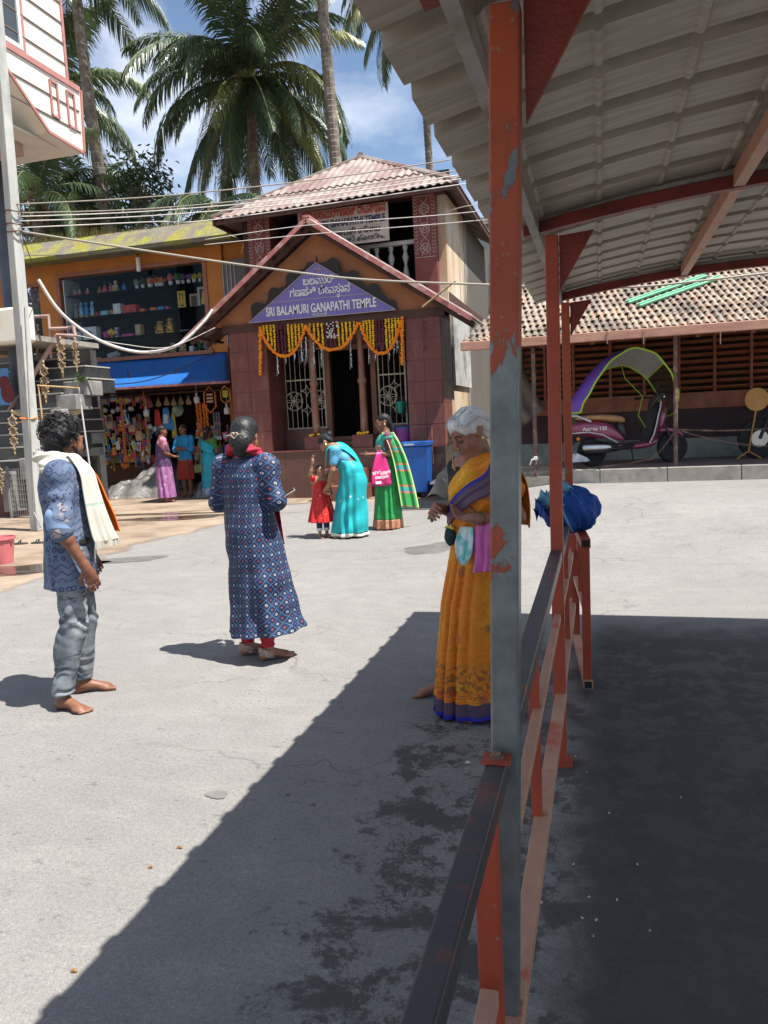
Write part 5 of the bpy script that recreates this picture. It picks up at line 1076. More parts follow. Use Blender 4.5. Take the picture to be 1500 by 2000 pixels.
for i in range(22):
    cx = 200+i*24; x, y, _ = H(cx, 800, 17.1); s = r_.uniform(.06,.12); z0 = .75; 
    a = r_.choice(toyc); mb = MB(); mb.ball((x,y,z0+s), (s,s*.8,s), 8, 6); mb.ball((x+r_.uniform(-.02,.02),y-.02,z0+2.1*s), s*.6, 7, 5); o = mb.build('toy_figure', K(a), smooth=True); recentre(o)
    tag(o, 'round %s toy, %s from the left on the low stall counter' % (descr.get(a,a), (ORD+'fifteenth sixteenth seventeenth eighteenth nineteenth twentieth next last'.split())[i]), 'toy', 'toys on the stall counter')
bx('stall_counter', M('counter_wood', (.12,.06,.035)), shop, -12.5, H(700,800,17.1)[0], 16.95, 17.5, .1, .75)
# plastic sheeting over goods on the ground
m_poly, nt_ = newmat('clear_polythene'); v_ = coords(nt_)
b1 = nd(nt_, 'ShaderNodeBsdfPrincipled', Base_Color=(.27,.26,.245), Roughness=.18, Specular_IOR_Level=.7); bn = nd(nt_, 'ShaderNodeBump', Height=noise(nt_, v_, 7, 6, .6, .6), Strength=.9, Distance=.06); nt_.links.new(bn.outputs[0], b1.inputs['Normal'])
t1 = nd(nt_, 'ShaderNodeBsdfTransparent', Color=(.9,.9,.9)); nt_.links.new(nd(nt_, 'ShaderNodeMixShader', i0=.42, i1=b1.outputs[0], i2=t1.outputs[0]).outputs[0], nd(nt_, 'ShaderNodeOutputMaterial').inputs[0])
def heap(pts, h, seed, name, label):
    """pts: left/right ground pixels; ridge heights along"""
    P0, P1 = G(*pts[0]), G(*pts[1]); r_ = random.Random(seed); ph = [r_.uniform(0,6) for _ in range(8)]; mb = MB()
    def f(u, v):
        x = P0[0]+(P1[0]-P0[0])*u; y = P0[1]+(P1[1]-P0[1])*u + 1.1*v
        hh = np.interp(u, [q[0] for q in h], [q[1] for q in h]); e = math.sin(math.pi*min(1,v*1.02)*.62)**.8 if v > 0 else 0
        z = hh*e + .035*math.sin(14*u+5*v+ph[0])*v*2 + .03*math.sin(31*u-7*v+ph[1])*min(1,v*3) + .02*math.sin(23*v+9*u+ph[2])*min(1,v*3)
        return (x+.06*math.sin(9*v+ph[3]), y+.07*math.sin(7*u+ph[4])*(1-v)+.05*math.sin(19*u), max(.012, z))
    mb.grid(f, 70, 30); return tag(recentre(mb.build(name, m_poly, smooth=True)), label, 'sheeting')
heap(((172,978),(322,972)), ((0,.03),(.15,.30),(.4,.45),(.65,.70),(.82,.92),(.92,.6),(1,.15)), 4, 'plastic_sheeting', 'clear plastic sheet over a heap of goods before the stall')
heap(((366,975),(418,972)), ((0,.05),(.3,.55),(.6,.75),(1,.5)), 6, 'plastic_bundle', 'clear plastic bundle on the ground beside the blue sari customer')
r_ = random.Random(77)
for i in range(14):
    p0 = G(r_.uniform(190,310), 968); a = r_.choice(['red','orange','brown','white','tan','dgreen','blue']); s = r_.uniform(.08,.16); mb = MB(); mb.obox((p0[0],p0[1]+r_.uniform(.5,.75),s+.01), (s*1.2,s,s), Euler((0,0,r_.uniform(0,1))).to_matrix()); tag(recentre(mb.build('goods_box', K(a), bevel=.01)), '%s box of goods under the clear plastic sheet' % ('dark green' if a == 'dgreen' else a), 'box', 'boxes under the plastic sheet')
# ================================================================ white building, staircase, pole, cables at the left
m_cream = M('cream_wall', (.70,.66,.58), (.62,.58,.50), 1.5, rough=.7, bs=50, bump=.15, grime=(.50,.45,.38), gs=1.2, glo=.62, ghi=.9)
m_pst = M('pink_stripe', (.42,.19,.17), (.36,.16,.14), 4, rough=.6)
XW = -9.5
wbld = thing('white_building', 'cream house corner with pink trim lines overhanging at the upper left', 'house', (-11, 11, 0))
def Wp(x, y): return Vector(PX(x, y, XW))
def wplane(yv, zv): return Vector((XW, yv, zv))
ce = Wp(165,300); te = Wp(128,0)
tri, trr = Wp(8,128), Wp(95,258)
yv = ce.y-.02
# lower fascia with the slanted soffit, extruded away from the street
poly = [tri, trr, ce, Wp(158,178), wplane(tri.y, Wp(8,82).z), wplane(6.0, Wp(8,82).z), wplane(6.0, tri.z)]
mb = MB(); mb.prism(poly, (-3.2,0,0)); mb.build('fascia', m_cream, wbld)
up0 = Wp(158,178); mb = MB(); yr = Wp(150,178).y
mb.box(XW-3.2, XW-.06, 6.0, yr-.15, up0.z+.002, 13); mb.build('upper_wall', m_cream, wbld)
def strip(a, b, w_, nm='trim_line', off=.015, mt=None, x=XW):
    mb = MB(); a, b = Vector(a), Vector(b); a.x = b.x = x+off; mb.beam(a, b, w_, .03, (1,0,0)); return mb.build(nm, mt or m_pst, wbld)
strip(wplane(6, up0.z-.0), wplane(ce.y, up0.z), .10)
strip(tri, trr, .05); strip(trr, ce, .05); strip(ce+Vector((0,-.02,0)), Wp(158,178)+Vector((0,-.02,0)), .045)
m_line = C('groove_line', (.16,.12,.10), .7)
for (x, y) in ((150,208),(150,240),(20,140)): pass
for z in (up0.z-.42, up0.z-.80): strip(wplane(max(6, tri.y+.0), z), wplane(ce.y-.06, z), .022, 'groove', .004, m_line) if z > trr.z+.1 else None
for k in range(1, 6): strip(wplane(8.0, up0.z+.36*k), wplane(yr-.17, up0.z+.36*k), .022, 'groove', .004, m_line, XW-.06)
strip(wplane(yr-.19, up0.z+.05), wplane(yr-.19, 13), .06, 'corner_strip', .01, None, XW-.06)
for (xa_, ya_), (xb2, yb2) in (((95,156),(115,232)),((128,177),(148,253))):
    a, b = Wp(xa_, ya_), Wp(xb2, yb2); y0, y1 = a.y, b.y; z0, z1 = b.z, a.z
    for p_, q_ in (((y0,z0),(y1,z0)),((y0,z1),(y1,z1)),((y0,z0),(y0,z1)),((y1,z0),(y1,z1))): strip(wplane(*p_), wplane(*q_), .04, 'panel_outline', .018)
# window
w0, w1 = PX(-40,60,XW-.06), PX(36,88,XW-.06); zb_ = w1[2]
mb = MB(); mb.box(XW-.10, XW-.05, w0[1]-1.5, w1[1], zb_, zb_+1.8); wf_ = mb.build('window', C('window_dark', (.06,.07,.08), .15), wbld)
mb = MB(); mb.box(XW-.06, XW-.02, w1[1], w1[1]+.07, zb_-.07, zb_+1.9); mb.box(XW-.06, XW-.02, w0[1]-1.5, w1[1], zb_-.07, zb_); mb.build('window_frame', C('window_white', (.66,.68,.7)), wf_)
mb = MB(); mb.box(XW-.06, XW-.045, w1[1]+.07, w1[1]+.17, zb_-.17, zb_+1.9); mb.box(XW-.06, XW-.045, w0[1]-1.5, w1[1]+.07, zb_-.17, zb_-.07); mb.build('window_trim', m_pst, wf_)
# beams and pier beneath
a, b = PX(22,262,XW-.3), PX(115,286,XW-.3)
mb = MB(); mb.box(XW-2.6, XW-.28, a[1]-.8, b[1], b[2]-.06, trr.z-.02+.0); mb.build('beam', m_cream, wbld)
mb = MB(); mb.box(XW-2.4, XW-.7, a[1]-1.2, b[1]-.5, b[2]-.28, b[2]-.062); mb.build('beam', M('pinkish_soffit', (.45,.30,.22), (.38,.25,.18)), wbld)
mb = MB(); p_ = PY(12,500,13.2); mb.lathe([(.24,0),(.24,b[2]+.3)], 16, (p_[0]-.05,13.4,0)); mb.build('column', M('slate_blue_column', (.085,.11,.15), (.06,.08,.11), 3), wbld, smooth=True)
p0_, p1_ = PY(-60,612,12.4), PY(62,668,12.4); mb = MB(); mb.box(p0_[0]-1, p1_[0], 12.3, 12.55, p1_[2], p0_[2]+.02); mb.build('parapet', m_cream, wbld, bevel=.05)
mb = MB(); mb.box(p0_[0]-1, p1_[0]-.05, 12.6, 14.5, p1_[2]+.05, p1_[2]+.15); mb.build('balcony_floor', m_conc, wbld)
mb = MB(); mb.box(-16, p1_[0]-.35, 14.6, 14.8, 0, p1_[2]+.05); mb.build('ground_wall', M('dark_stone_wall', (.07,.068,.066), (.04,.04,.04), 3), wbld)
mb = MB(); q0, q1 = PY(26,670,13.0), PY(38,740,13.0); mb.box(q0[0], q1[0], 13.0, 13.2, q1[2]-.6, q0[2]); mb.build('pier', M('dark_stone_wall', (.07,.068,.066)), wbld)
# banner under the balcony
q0, q1 = PY(-25,722,12.9), PY(22,790,12.9)
bn_ = thing('blue_banner', 'blue painted banner with a dark red shape under the balcony', 'banner', (q1[0],12.9,q1[2])); mb = MB(); mb.box(q0[0],q1[0],12.9,12.92,q1[2],q0[2]); mb.build('panel', M('banner_blue', (.09,.25,.48), (.06,.2,.42), 2), bn_)
mb = MB(); c = PY(8,748,12.885); mb.ball((c[0],12.89,c[2]), (.14,.012,.14), 10, 6); mb.ball((c[0]+.05,12.89,c[2]-.2), (.16,.012,.2), 10, 6); mb.build('figure', M('dark_red_figure', (.13,.015,.02)), bn_)
# ---- staircase
m_step = M('black_granite', (.045,.047,.048), (.028,.03,.031), 8, rough=.4, grime=(.085,.085,.08), gs=2, bump=.08); m_nose = C('pale_nosing', (.40,.38,.35)); m_gry = M('grey_plaster', (.27,.265,.25), (.18,.175,.165), 4, rough=.85, grime=(.15,.145,.14), gs=3)
stair = thing('staircase', 'black granite staircase with pale step edges behind the utility pole', 'staircase', (-10.5,13,0))
ylines = (706,723,746,772,800,823,847,872,898,922); rights = (113,168,168,122,118,112,104,92,40)
for i in range(9):
    Y = 13.75-.16*i; z1 = PY(40,ylines[i]+.0,Y)[2]; z0 = PY(40,ylines[i+1],Y)[2]; xr_ = PY(rights[i],ylines[i]+8,Y)[0]
    mb = MB(); mb.box(-14, xr_, Y, 14.4, z0-.02, z1-.028); so_ = mb.build('step', m_step, stair); mb = MB(); mb.box(-14, xr_+.01, Y-.02, 14.4, z1-.026, z1); mb.build('nosing', m_nose, so_)
for x0,y0,x1,y1,Y in ((122,746,172,772,13.35),(108,772,150,800,13.1),(98,800,122,822,12.9),(118,746,148,790,13.45),(0,922,30,1000,12.35),(8,925,28,1000,12.3),(36,896,52,935,12.4)):
    a, b = PY(x0,y0,Y), PY(x1,y1,Y); mb = MB(); mb.box(a[0], b[0], Y, Y+.5, b[2], a[2]); mb.build('plaster_block', m_gry, stair, bevel=.015)
a, b = PY(28,938,12.6), PY(66,1020,12.6); mb = MB(); mb.box(-14, b[0], 12.62, 12.8, 0, a[2]); mb.build('under_wall', M('brick_red_wall', (.16,.05,.035), (.10,.035,.028), 5), stair)
gr_ = thing('wire_cage', 'rusty wire mesh guard under the staircase beside the pole', 'mesh guard', (b[0]-.3,12.4,0)); mb = MB()
xa_, xb2 = PY(18,960,12.3)[0], PY(66,960,12.3)[0]
for i in range(12): x = xa_+(xb2-xa_)*i/11; mb.tube([(x,12.3,.02),(x,12.3,.95)], .006, 4)
for j in range(10): mb.tube([(xa_,12.3,.05+.1*j),(xb2,12.3,.05+.1*j)], .005, 4)
mb.build('mesh', m_gry, gr_)
for x in (xa_, xb2): mb = MB(); mb.box(x-.02,x+.02,12.28,12.32,0,1.0); mb.build('post', m_gry, gr_)
rl = thing('stair_railing', 'pinkish pipe handrail of the black staircase', 'railing', (-10,13.2,2))
rp = [Vector(PY(x,y,13.2)) for x,y in ((58,619),(95,617),(97,642),(134,641),(143,636),(147,656),(113,654),(60,742),(-10,842))]
mb = MB(); mb.tube(rp[:6], .035, 8); mb.build('upper_pipe', M('pinkish_pipe', (.42,.30,.27), (.33,.22,.2), 5, rough=.5), rl); mb = MB(); mb.tube(rp[5:], .045, 8); mb.build('lower_pipe', MATS['pinkish_pipe'], rl)
mb = MB(); 
for x, y0, y1 in ((147,656,720),(113,654,705),(97,642,700)): mb.tube([PY(x,y0,13.2), PY(x+3,y1,13.2)], .02, 6)
mb.build('stanchion', MATS['pinkish_pipe'], rl)
m_car = M('carved_wood', (.40,.29,.17), (.24,.16,.085), 20, rough=.6)
def ornament(x, y0, y1, Y, label):
    A, B = PY(x,y0,Y), PY(x+6,y1,Y); th = thing('hanging_ornament', label, 'ornament', tuple(B), group='carved hangings on the staircase'); L = Vector(A)-Vector(B); n = 3; h = L.length
    for k in range(n):
        c = Vector(A).lerp(Vector(B), .26+.22*k); r_ = h*.105*(1-.08*k); mb = MB(); mb.tube([c+Vector((r_*.85*math.cos(a),0,r_*math.sin(a))) for a in [i*math.pi/8 for i in range(17)]], h*.018, 5, cap=False)
        for q in range(6): a = q*math.pi/3; mb.tube([c+Vector((r_*.2*math.cos(a),0,r_*.2*math.sin(a))), c+Vector((r_*.85*math.cos(a),0,r_*math.sin(a)))], h*.012, 4)
        for q in range(4): mb.ball(c+Vector((r_*1.05*(1 if q%2 else -1),0,r_*(.5 if q<2 else -.5))), h*.022, 5, 4)
        mb.build('carved_ring', m_car, th)
    mb = MB(); mb.lathe([(h*.012,0),(h*.03,-h*.05),(h*.012,-h*.1),(h*.03,-h*.13),(h*.01,-h*.17)], 8, A); mb.build('top_finial', m_car, th)
    mb = MB(); mb.lathe([(h*.03,0),(h*.035,-h*.08),(h*.012,-h*.13),(h*.022,-h*.17),(h*.004,-h*.22)], 8, Vector(A).lerp(Vector(B),.80)); mb.build('tassel', m_car, th)
for x, y0, y1, Y, l in ((23,800,888,12.2,'lowest carved wooden hanging left of the utility pole'),(84,703,787,12.9,'carved wooden hanging just right of the utility pole'),(117,657,738,13.1,'carved wooden hanging under the bend of the stair rail'),(145,658,726,13.1,'rightmost carved wooden hanging by the rail end'),(66,619,700,13.6,'carved wooden hanging before the small orange framed window'),(-2,905,965,12.2,'carved wooden hanging cut by the left picture edge')): ornament(x,y0,y1,Y,l)
# yellow pipe stand
m_yp = M('yellow_pipe', (.50,.34,.16), (.42,.29,.15), 8, rough=.5); ys = thing('pipe_stand', 'thin yellow pipe stand with wires, behind the man in the blue shirt', 'stand', tuple(PY(185,985,11.6)))
mb = MB(); mb.tube([PY(73,753,11.6), PY(155,758,11.6)], .016, 6); mb.build('top_bar', m_yp, ys); mb = MB(); mb.tube([PY(75,753,11.6), PY(83,822,11.6)], .015, 6); mb.build('leg', m_yp, ys); mb = MB(); mb.tube([PY(154,757,11.6), PY(160,803,11.6), PY(183,965,11.6), G(188,1012)], .015, 6); mb.build('leg', C('silver_pole', (.5,.5,.5), .35), ys)
for i in range(4): mb = MB(); mb.tube(sag(PY(22,803+i,11.6), PY(160,801+i*1.5,11.6), .05+.03*i, 10), .006, 4); mb.build('wire', m_yp, ys)
# ---- utility pole and cables
pb = G(76,1036); pole = thing('utility_pole', 'tall grey concrete utility pole at the left edge carrying cables', 'pole', tuple(pb)); ptop = PY(-6,120,pb[1])
mb = MB(); A, B = Vector(pb), Vector(PY(5,172,pb[1])); B2 = A.lerp(B, 1.25)
for p_, q_, s0, s1 in ((A,B2,.115,.085),):
    mb.add([p_+Vector(v)*s0 for v in ((-1,-.6,0),(.6,-1,0),(1,.6,0),(-.6,1,0))]+[q_+Vector(v)*s1 for v in ((-1,-.6,0),(.6,-1,0),(1,.6,0),(-.6,1,0))], [(3,2,1,0),(4,5,6,7),(0,1,5,4),(1,2,6,5),(2,3,7,6),(3,0,4,7)])
mb.build('shaft', M('pole_concrete', (.44,.44,.41), (.34,.345,.325), 4, rough=.8, stretch=(1,1,.4), grime=(.24,.24,.225), gs=3, bs=60), pole, bevel=.012)
for y in (415, 440, 455):
    c = Vector(PY(25+ (y-400)*.1, y, pb[1])); mb = MB(); mb.tube([c+Vector((.13*math.cos(a),.13*math.sin(a),.01*math.sin(3*a+y))) for a in [i*math.pi/8 for i in range(17)]], .012, 5); mb.build('wire_band', m_trim, pole)
c = Vector(PY(56,817,pb[1])); mb = MB(); mb.tube([c+Vector((.125*math.cos(a),.125*math.sin(a),.01*math.sin(2*a))) for a in [i*math.pi/8 for i in range(17)]], .014, 5); mb.build('orange_tie', K('orange'), pole)
mb = MB(); mb.tube([PY(48,600,pb[1]-.13), PY(56,760,pb[1]-.14), PY(66,1000,pb[1]-.13), PY(80,1030,pb[1]-.2)], .012, 5); mb.build('conduit', m_gry, pole)
m_cab = C('grey_cable', (.30,.27,.22), .5); m_cabw = C('white_cable', (.62,.58,.55), .4); m_cabk = C('dark_cable', (.03,.03,.035), .5)
def cable(pts, r, mt, label, Ys, n=30):
    P = [Vector(PY(x, y, Y)) for (x, y), Y in zip(pts, Ys)]
    # smooth curve through the points (Catmull-Rom)
    Q = []
    for i in range(len(P)-1):
        p0, p1, p2, p3 = P[max(i-1,0)], P[i], P[i+1], P[min(i+2,len(P)-1)]
        for k in range(10):
            t = k/10; Q.append(.5*((2*p1)+(-p0+p2)*t+(2*p0-5*p1+4*p2-p3)*t*t+(-p0+3*p1-3*p2+p3)*t**3))
    Q.append(P[-1]); mb = MB(); mb.tube(Q, r, 6); return tag(mb.build('overhead_cable', mt, smooth=True), label, 'cable', 'cables from the utility pole')
Yp = pb[1]
cable([(32,399),(300,384),(600,353),(890,310),(1200,255),(2600,10)], .010, m_cab, 'topmost cable crossing the ridge of the temple roof', (Yp,11.5,12.5,13.6,14.7,19))
cable([(32,416),(300,407),(600,377),(890,333),(1200,275),(2600,20)], .009, m_cab, 'second cable crossing low over the temple roof', (Yp,11.5,12.5,13.6,14.7,19))
cable([(34,423),(300,412),(600,385),(895,342),(1200,290),(2600,60)], .008, m_cabw, 'third cable just above the temple roof eave', (Yp,11.5,12.5,13.6,14.7,19))
cable([(34,432),(300,421),(600,394),(895,350),(1200,300),(2600,80)], .008, m_cabw, 'fourth pale cable along the temple roof eave', (Yp,11.5,12.5,13.6,14.7,19))
cable([(36,445),(300,433),(425,428),(900,360),(2600,110)], .008, m_cabw, 'lowest pale cable passing the corner of the temple roof', (Yp,11.5,12.0,13.6,19))
cable([(40,452),(300,492),(500,521),(700,545),(955,556),(1200,562),(1500,533),(2600,400)], .017, m_cab, 'thick cable sagging across the front of the purple sign', (Yp,11.2,11.6,12.0,12.3,12.6,13.0,15))
cable([(75,546),(110,600),(150,637),(210,672),(280,688),(345,675),(395,632),(415,605)], .030, m_cabw, 'thick white cable looped across the shop window', (12.5,12.7,13,13.4,13.8,14.1,14.4,14.55))
cable([(40,452),(58,500),(75,546)], .008, m_cabk, 'thin wire holding the end of the white cable', (Yp,11.5,12.5))
cable([(150,655),(240,672),(330,678),(420,640)], .006, m_cabw, 'thin slack wire under the white cable', (13.2,13.6,14.0,14.5))
cable([(160,735),(210,750),(300,740),(420,690)], .012, m_cabk, 'black cable drooping across the blue awning', (15.6,15.7,15.7,15.8))
cable([(400,468),(600,440),(860,420),(1000,405)], .007, m_cabw, 'thin wire above the porch ridge', (14.2,14.2,14.2,14.2)); cable([(400,478),(600,458),(850,438),(960,428)], .007, m_cabw, 'thin wire crossing the old name board', (14.1,14.1,14.1,14.1)); cable([(855,420),(900,405),(960,395)], .007, m_cabw, 'short wire from the upper right temple pillar', (15.7,15.4,15.0))
cable([(825,600),(850,580),(890,548)], .02, m_car, 'slanting wooden prop at the right end of the porch roof', (14.5,14.5,14.5))
cable([(42,500),(150,496),(250,487),(450,462)], .006, m_cabk, 'thin dark wire along the mossy canopy', (12.5,13.5,14.5,15.5))
# ---- small things on the ground at the left
m_sand = C('black_rubber', (.025,.024,.024), .6)
for dx, dy, a, l in ((0,0,.3,'left'),(.24,.08,.15,'right')):
    p_ = G(40,1063); th = thing('sandal', '%s black rubber sandal of the pair on the ground' % l, 'sandal', (p_[0]+dx,p_[1]+dy,0), a); mb = MB(); mb.lathe([(.05,0),(.052,.012),(.045,.02)], 14, (0,0,0), sx=2.2); mb.build('sole', m_sand, th, local=True); mb = MB(); mb.tube([(-.02,-.045,.015),(.0,-.03,.05),(.02,0,.06),(.0,.03,.05),(-.02,.045,.015)], .009, 5); mb.build('strap', m_sand, th, local=True)
p_ = G(-6,1103); tub(p_[0], p_[1]+.1, 0, .12, .16, .33, M('pink_plastic', (.55,.16,.17), (.45,.12,.13), 3, rough=.4), 'pink plastic bucket cut by the left picture edge', 'plastic_bucket')
pl = thing('leafy_plant', 'small leafy weed growing at the end of the staircase landing', 'plant', tuple(PY(160,748,13.3))); mb = MB(); r_ = random.Random(4); c = Vector(PY(160,745,13.3))
for k in range(26):
    a = r_.uniform(0,6.28); e = r_.uniform(.1,1.2); d = Vector((math.cos(a)*math.cos(e),math.sin(a)*math.cos(e),math.sin(e)))*r_.uniform(.1,.24); s = d.orthogonal().normalized()*.025; mb.add([c, c+d*.5+s, c+d, c+d*.5-s], [(0,1,2,3)])
mb.build('leaves', C('weed_green', (.10,.17,.06)), pl); mb = MB(); mb.tube([c-Vector((0,0,.05)), c+Vector((0,0,.12))], .008, 4); mb.build('stem', C('weed_green', (.10,.17,.06)), pl)
# ================================================================ palms and trees
def mat_leaf(name, c1, c2, rough=.38):
    m, nt = newmat(name); oi = nd(nt, 'ShaderNodeObjectInfo'); v = coords(nt)
    c = ramp(nt, noise(nt, v, 1.4, 4), (.3, c1), (.7, c2)); c = mix(nt, math_(nt, 'MULTIPLY', oi.outputs['Random'], .45), c, tuple(x*1.7+.01 for x in c2))
    b = nd(nt, 'ShaderNodeBsdfPrincipled', Base_Color=c, Roughness=rough, Specular_IOR_Level=.55); t = nd(nt, 'ShaderNodeBsdfTranslucent', Color=mix(nt, .5, c, (.12,.20,.06)))
    nt.links.new(nd(nt, 'ShaderNodeMixShader', i0=.16, i1=b.outputs[0], i2=t.outputs[0]).outputs[0], nd(nt, 'ShaderNodeOutputMaterial').inputs[0]); return m
m_frond = mat_leaf('palm_leaf', (.034,.060,.030), (.060,.095,.044)); m_rach = C('palm_rib', (.20,.20,.06), .5)
m_dry = mat_leaf('palm_leaf_pale', (.10,.12,.035), (.16,.17,.05))
def frond_mesh(e0, curve, L, seed, nl=86, lw=.034, ll=1.12, hang=.8):
    r_ = random.Random(seed); mb = MB(); N = 16; P = []; p = Vector((0,0,0)); side = r_.uniform(-.25,.25)
    for i in range(N+1):
        t = i/N; e = R(e0) - R(curve)*t**1.15; az = side*t*t
        P.append(p.copy()); p = p + Vector((math.cos(e)*math.cos(az), math.cos(e)*math.sin(az), math.sin(e)))*L/N
    mb.tube(P, [.035*(1-.85*i/N)+.004 for i in range(N+1)], 5, mi=1)
    for k in range(nl):
        t = .10+.89*(k+r_.uniform(-.3,.3))/nl; f = t*N; i = min(int(f), N-1); c = P[i].lerp(P[i+1], f-i); tg = (P[i+1]-P[i]).normalized()
        sd = tg.cross(Vector((0,0,1))); sd = sd.normalized() if sd.length > .05 else Vector((0,1,0)); up = sd.cross(tg).normalized()
        l = ll*max(.22, math.sin(math.pi*(.13+.80*t))**.8)*r_.uniform(.85,1.1)
        for s in (-1, 1):
            if r_.random() < .05: continue
            fw = .55+.5*t+r_.uniform(-.1,.1); d = (sd*s + tg*fw + up*r_.uniform(.0,.25)).normalized(); q = c.copy(); pts = [q]
            for j in range(3):
                d = (d + Vector((0,0,-hang*(.6+.7*j)*r_.uniform(.7,1.2)))*.55).normalized(); q = q + d*l/3; pts.append(q)
            wv = tg*.8 + up*.2
            wds = (lw*.7, lw, lw*.75, .002); V = []
            for q, w_ in zip(pts, wds): V += [q-wv*w_, q+wv*w_]
            mb.add(V, [(0,1,3,2),(2,3,5,4),(4,5,7,6)])
    me = bpy.data.meshes.new('frond'); me.from_pydata(mb.v, [], mb.f); me.polygons.foreach_set('material_index', mb.m); return me
FR = {}
def frond(kind, pale=False):
    k = (kind, pale)
    if k not in FR:
        e0, cu, L, hg = {0:(78,70,4.6,.5),1:(58,95,4.8,.7),2:(35,110,4.8,.85),3:(12,100,4.6,1.0),4:(-15,70,4.3,1.1),5:(-42,42,4.0,1.2)}[kind[0]]
        me = frond_mesh(e0, cu, L, kind[0]*10+kind[1], hang=hg); me.materials.append(m_dry if pale else m_frond); me.materials.append(m_rach); FR[k] = me
    return FR[k]
m_trunk = M('palm_trunk', (.20,.165,.13), (.12,.10,.08), 5, rough=.9, grime=(.30,.27,.23), gs=4, bs=25, bump=.5)
def palm(base, crown, label, n=30, seed=1, r0=.17, r1=.11, size=1.0, kinds=None, rings=True, nuts=True, lean=0.0):
    r_ = random.Random(seed); base, crown = Vector(base), Vector(crown); th = thing('palm_tree', label, 'palm tree', tuple(base), group='coconut palms behind the buildings')
    mb = MB(); n_ = int((crown-base).length/.16) if rings else 30; pts, rs = [], []
    for i in range(n_+1):
        t = i/n_; p = base.lerp(crown, t) + Vector((lean*math.sin(math.pi*t), 0, 0)); r = r0+(r1-r0)*t; pts += [p, p+Vector((0,0,.02))] if rings else [p]; rs += [r*1.06, r*.93] if rings else [r]
    mb.tube(pts, rs, 10); mb.build('trunk', m_trunk, th)
    kinds = kinds or [0,0,0,1,1,1,1,2,2,2,2,2,3,3,3,3,3,3,4,4,4,4,4,4,5,5,5,5,5]
    for i in range(n):
        k = kinds[i % len(kinds)]; o = obj('frond', frond((k, i % 3), r_.random() < .1), th)
        o.location = crown-base+Vector((0,0,.1)); o.rotation_euler = Euler((r_.uniform(-.25,.25), r_.uniform(-.1,.1), i*2.399+r_.uniform(-.25,.25))); s = size*r_.uniform(.85,1.08); o.scale = (s,s,s)
    if nuts:
        mb = MB()
        for k in range(16): a = r_.uniform(0,6.28); mb.ball(crown+Vector((.32*math.cos(a),.32*math.sin(a),r_.uniform(-.55,-.15)))*1.0, (.10,.10,.13), 8, 6)
        mb.build('coconuts', M('coconut_green', (.13,.12,.035), (.17,.11,.05), 6), th, smooth=True)
        mb = MB()
        for k in range(12): a = r_.uniform(0,6.28); mb.tube([crown+Vector((0,0,-.2)), crown+Vector((.25*math.cos(a),.25*math.sin(a),.1)), crown+Vector((.5*math.cos(a),.5*math.sin(a),-.15))], [.05,.035,.01], 5)
        mb.build('dry_stalks', M('dry_stalk', (.25,.15,.07)), th)
    return th
def ground_at(p): return (p[0], p[1], 0)
c = PY(487,165,24); b = PY(491,385,24); palm((b[0]+.15,24,0), c, 'large coconut palm with full crown left of the temple roof', 54, 3, .20, .15, 1.0, [0,1,1,2,2,3,3,4,4,5,5,3,2,4,5,4])
c = PY(617,-150,22.3); b = PY(648,320,22.3); palm((b[0]+.4,22.3,0), c, 'tall ringed palm trunk rising straight over the temple ridge', 18, 5, .20,.15, .8)
c = PY(815,-55,30); b = PY(837,330,30); palm((b[0]+.3,30,0), c, 'distant palm rising behind the right end of the temple roof', 26, 8, .15,.13, .95)
c = PY(142,-60,22); b = PY(205,440,22); palm((b[0]+1.2,22,0), c, 'leaning palm trunk behind the corner of the white house', 20, 9, .24,.16, .8, lean=-.3)
c = PY(92,196,25); palm((c[0]+.5,25,0), c, 'palm mostly hidden behind the white house with a frond reaching right', 22, 11, .18,.14,.98)
c = PY(70,395,21); palm((c[0],21,0), c, 'low young palm behind the mossy canopy next to the pole', 18, 12, .2,.16, .75)
c = PY(165,425,22.5); palm((c[0],22.5,0), c, 'low young palm behind the middle of the mossy canopy', 14, 13, .2,.16, .55)
c = PY(420,412,21.5); palm((c[0],21.5,0), c, 'low palm with drooping yellow fronds beside the temple roof', 16, 14, .2,.16, .62, [2,3,3,4,4,5])
def tree(base, c, rad, label, seed, nl=2600, col=None):
    r_ = random.Random(seed); base, c = Vector(base), Vector(c); th = thing('mango_tree', label, 'tree', tuple(base)); mb = MB()
    mb.tube([base, base.lerp(c,.5)+Vector((.1,0,0)), c-Vector((0,0,rad[2]*.3))], [.22,.16,.09], 8); cl = []
    for k in range(34):
        q = Vector((r_.gauss(0,1),r_.gauss(0,1),r_.gauss(0,1))).normalized()*r_.uniform(.45,1); e = c+Vector((q.x*rad[0],q.y*rad[1],q.z*rad[2])); cl.append(e); mb.tube([c-Vector((0,0,rad[2]*.4)), c.lerp(e,.5)+Vector((0,0,.1)), e], [.06,.035,.012], 5)
    mb.build('trunk', m_trunk, th); mb = MB()
    for k in range(nl):
        e = r_.choice(cl); p = e+Vector((r_.gauss(0,.28),r_.gauss(0,.28),r_.gauss(0,.22))); d = Vector((r_.uniform(-1,1),r_.uniform(-1,1),r_.uniform(-1.1,.4))).normalized(); l = r_.uniform(.16,.28); s = d.orthogonal().normalized(); s = Matrix.Rotation(r_.uniform(0,6.28),3,d)@s; wv = s*l*.17; up = d.cross(s)*.02
        mb.add([p, p+d*l*.5+wv+up, p+d*l, p+d*l*.5-wv+up], [(0,1,2,3)])
    mb.build('crown', col or mat_leaf('mango_leaf', (.018,.040,.016), (.035,.065,.022), .35), th)
c = PY(262,395,23); tree((c[0],23,0), c, (1.7,1.2,1.5), 'dark leafy tree between the palms behind the mossy canopy', 4, 2200)
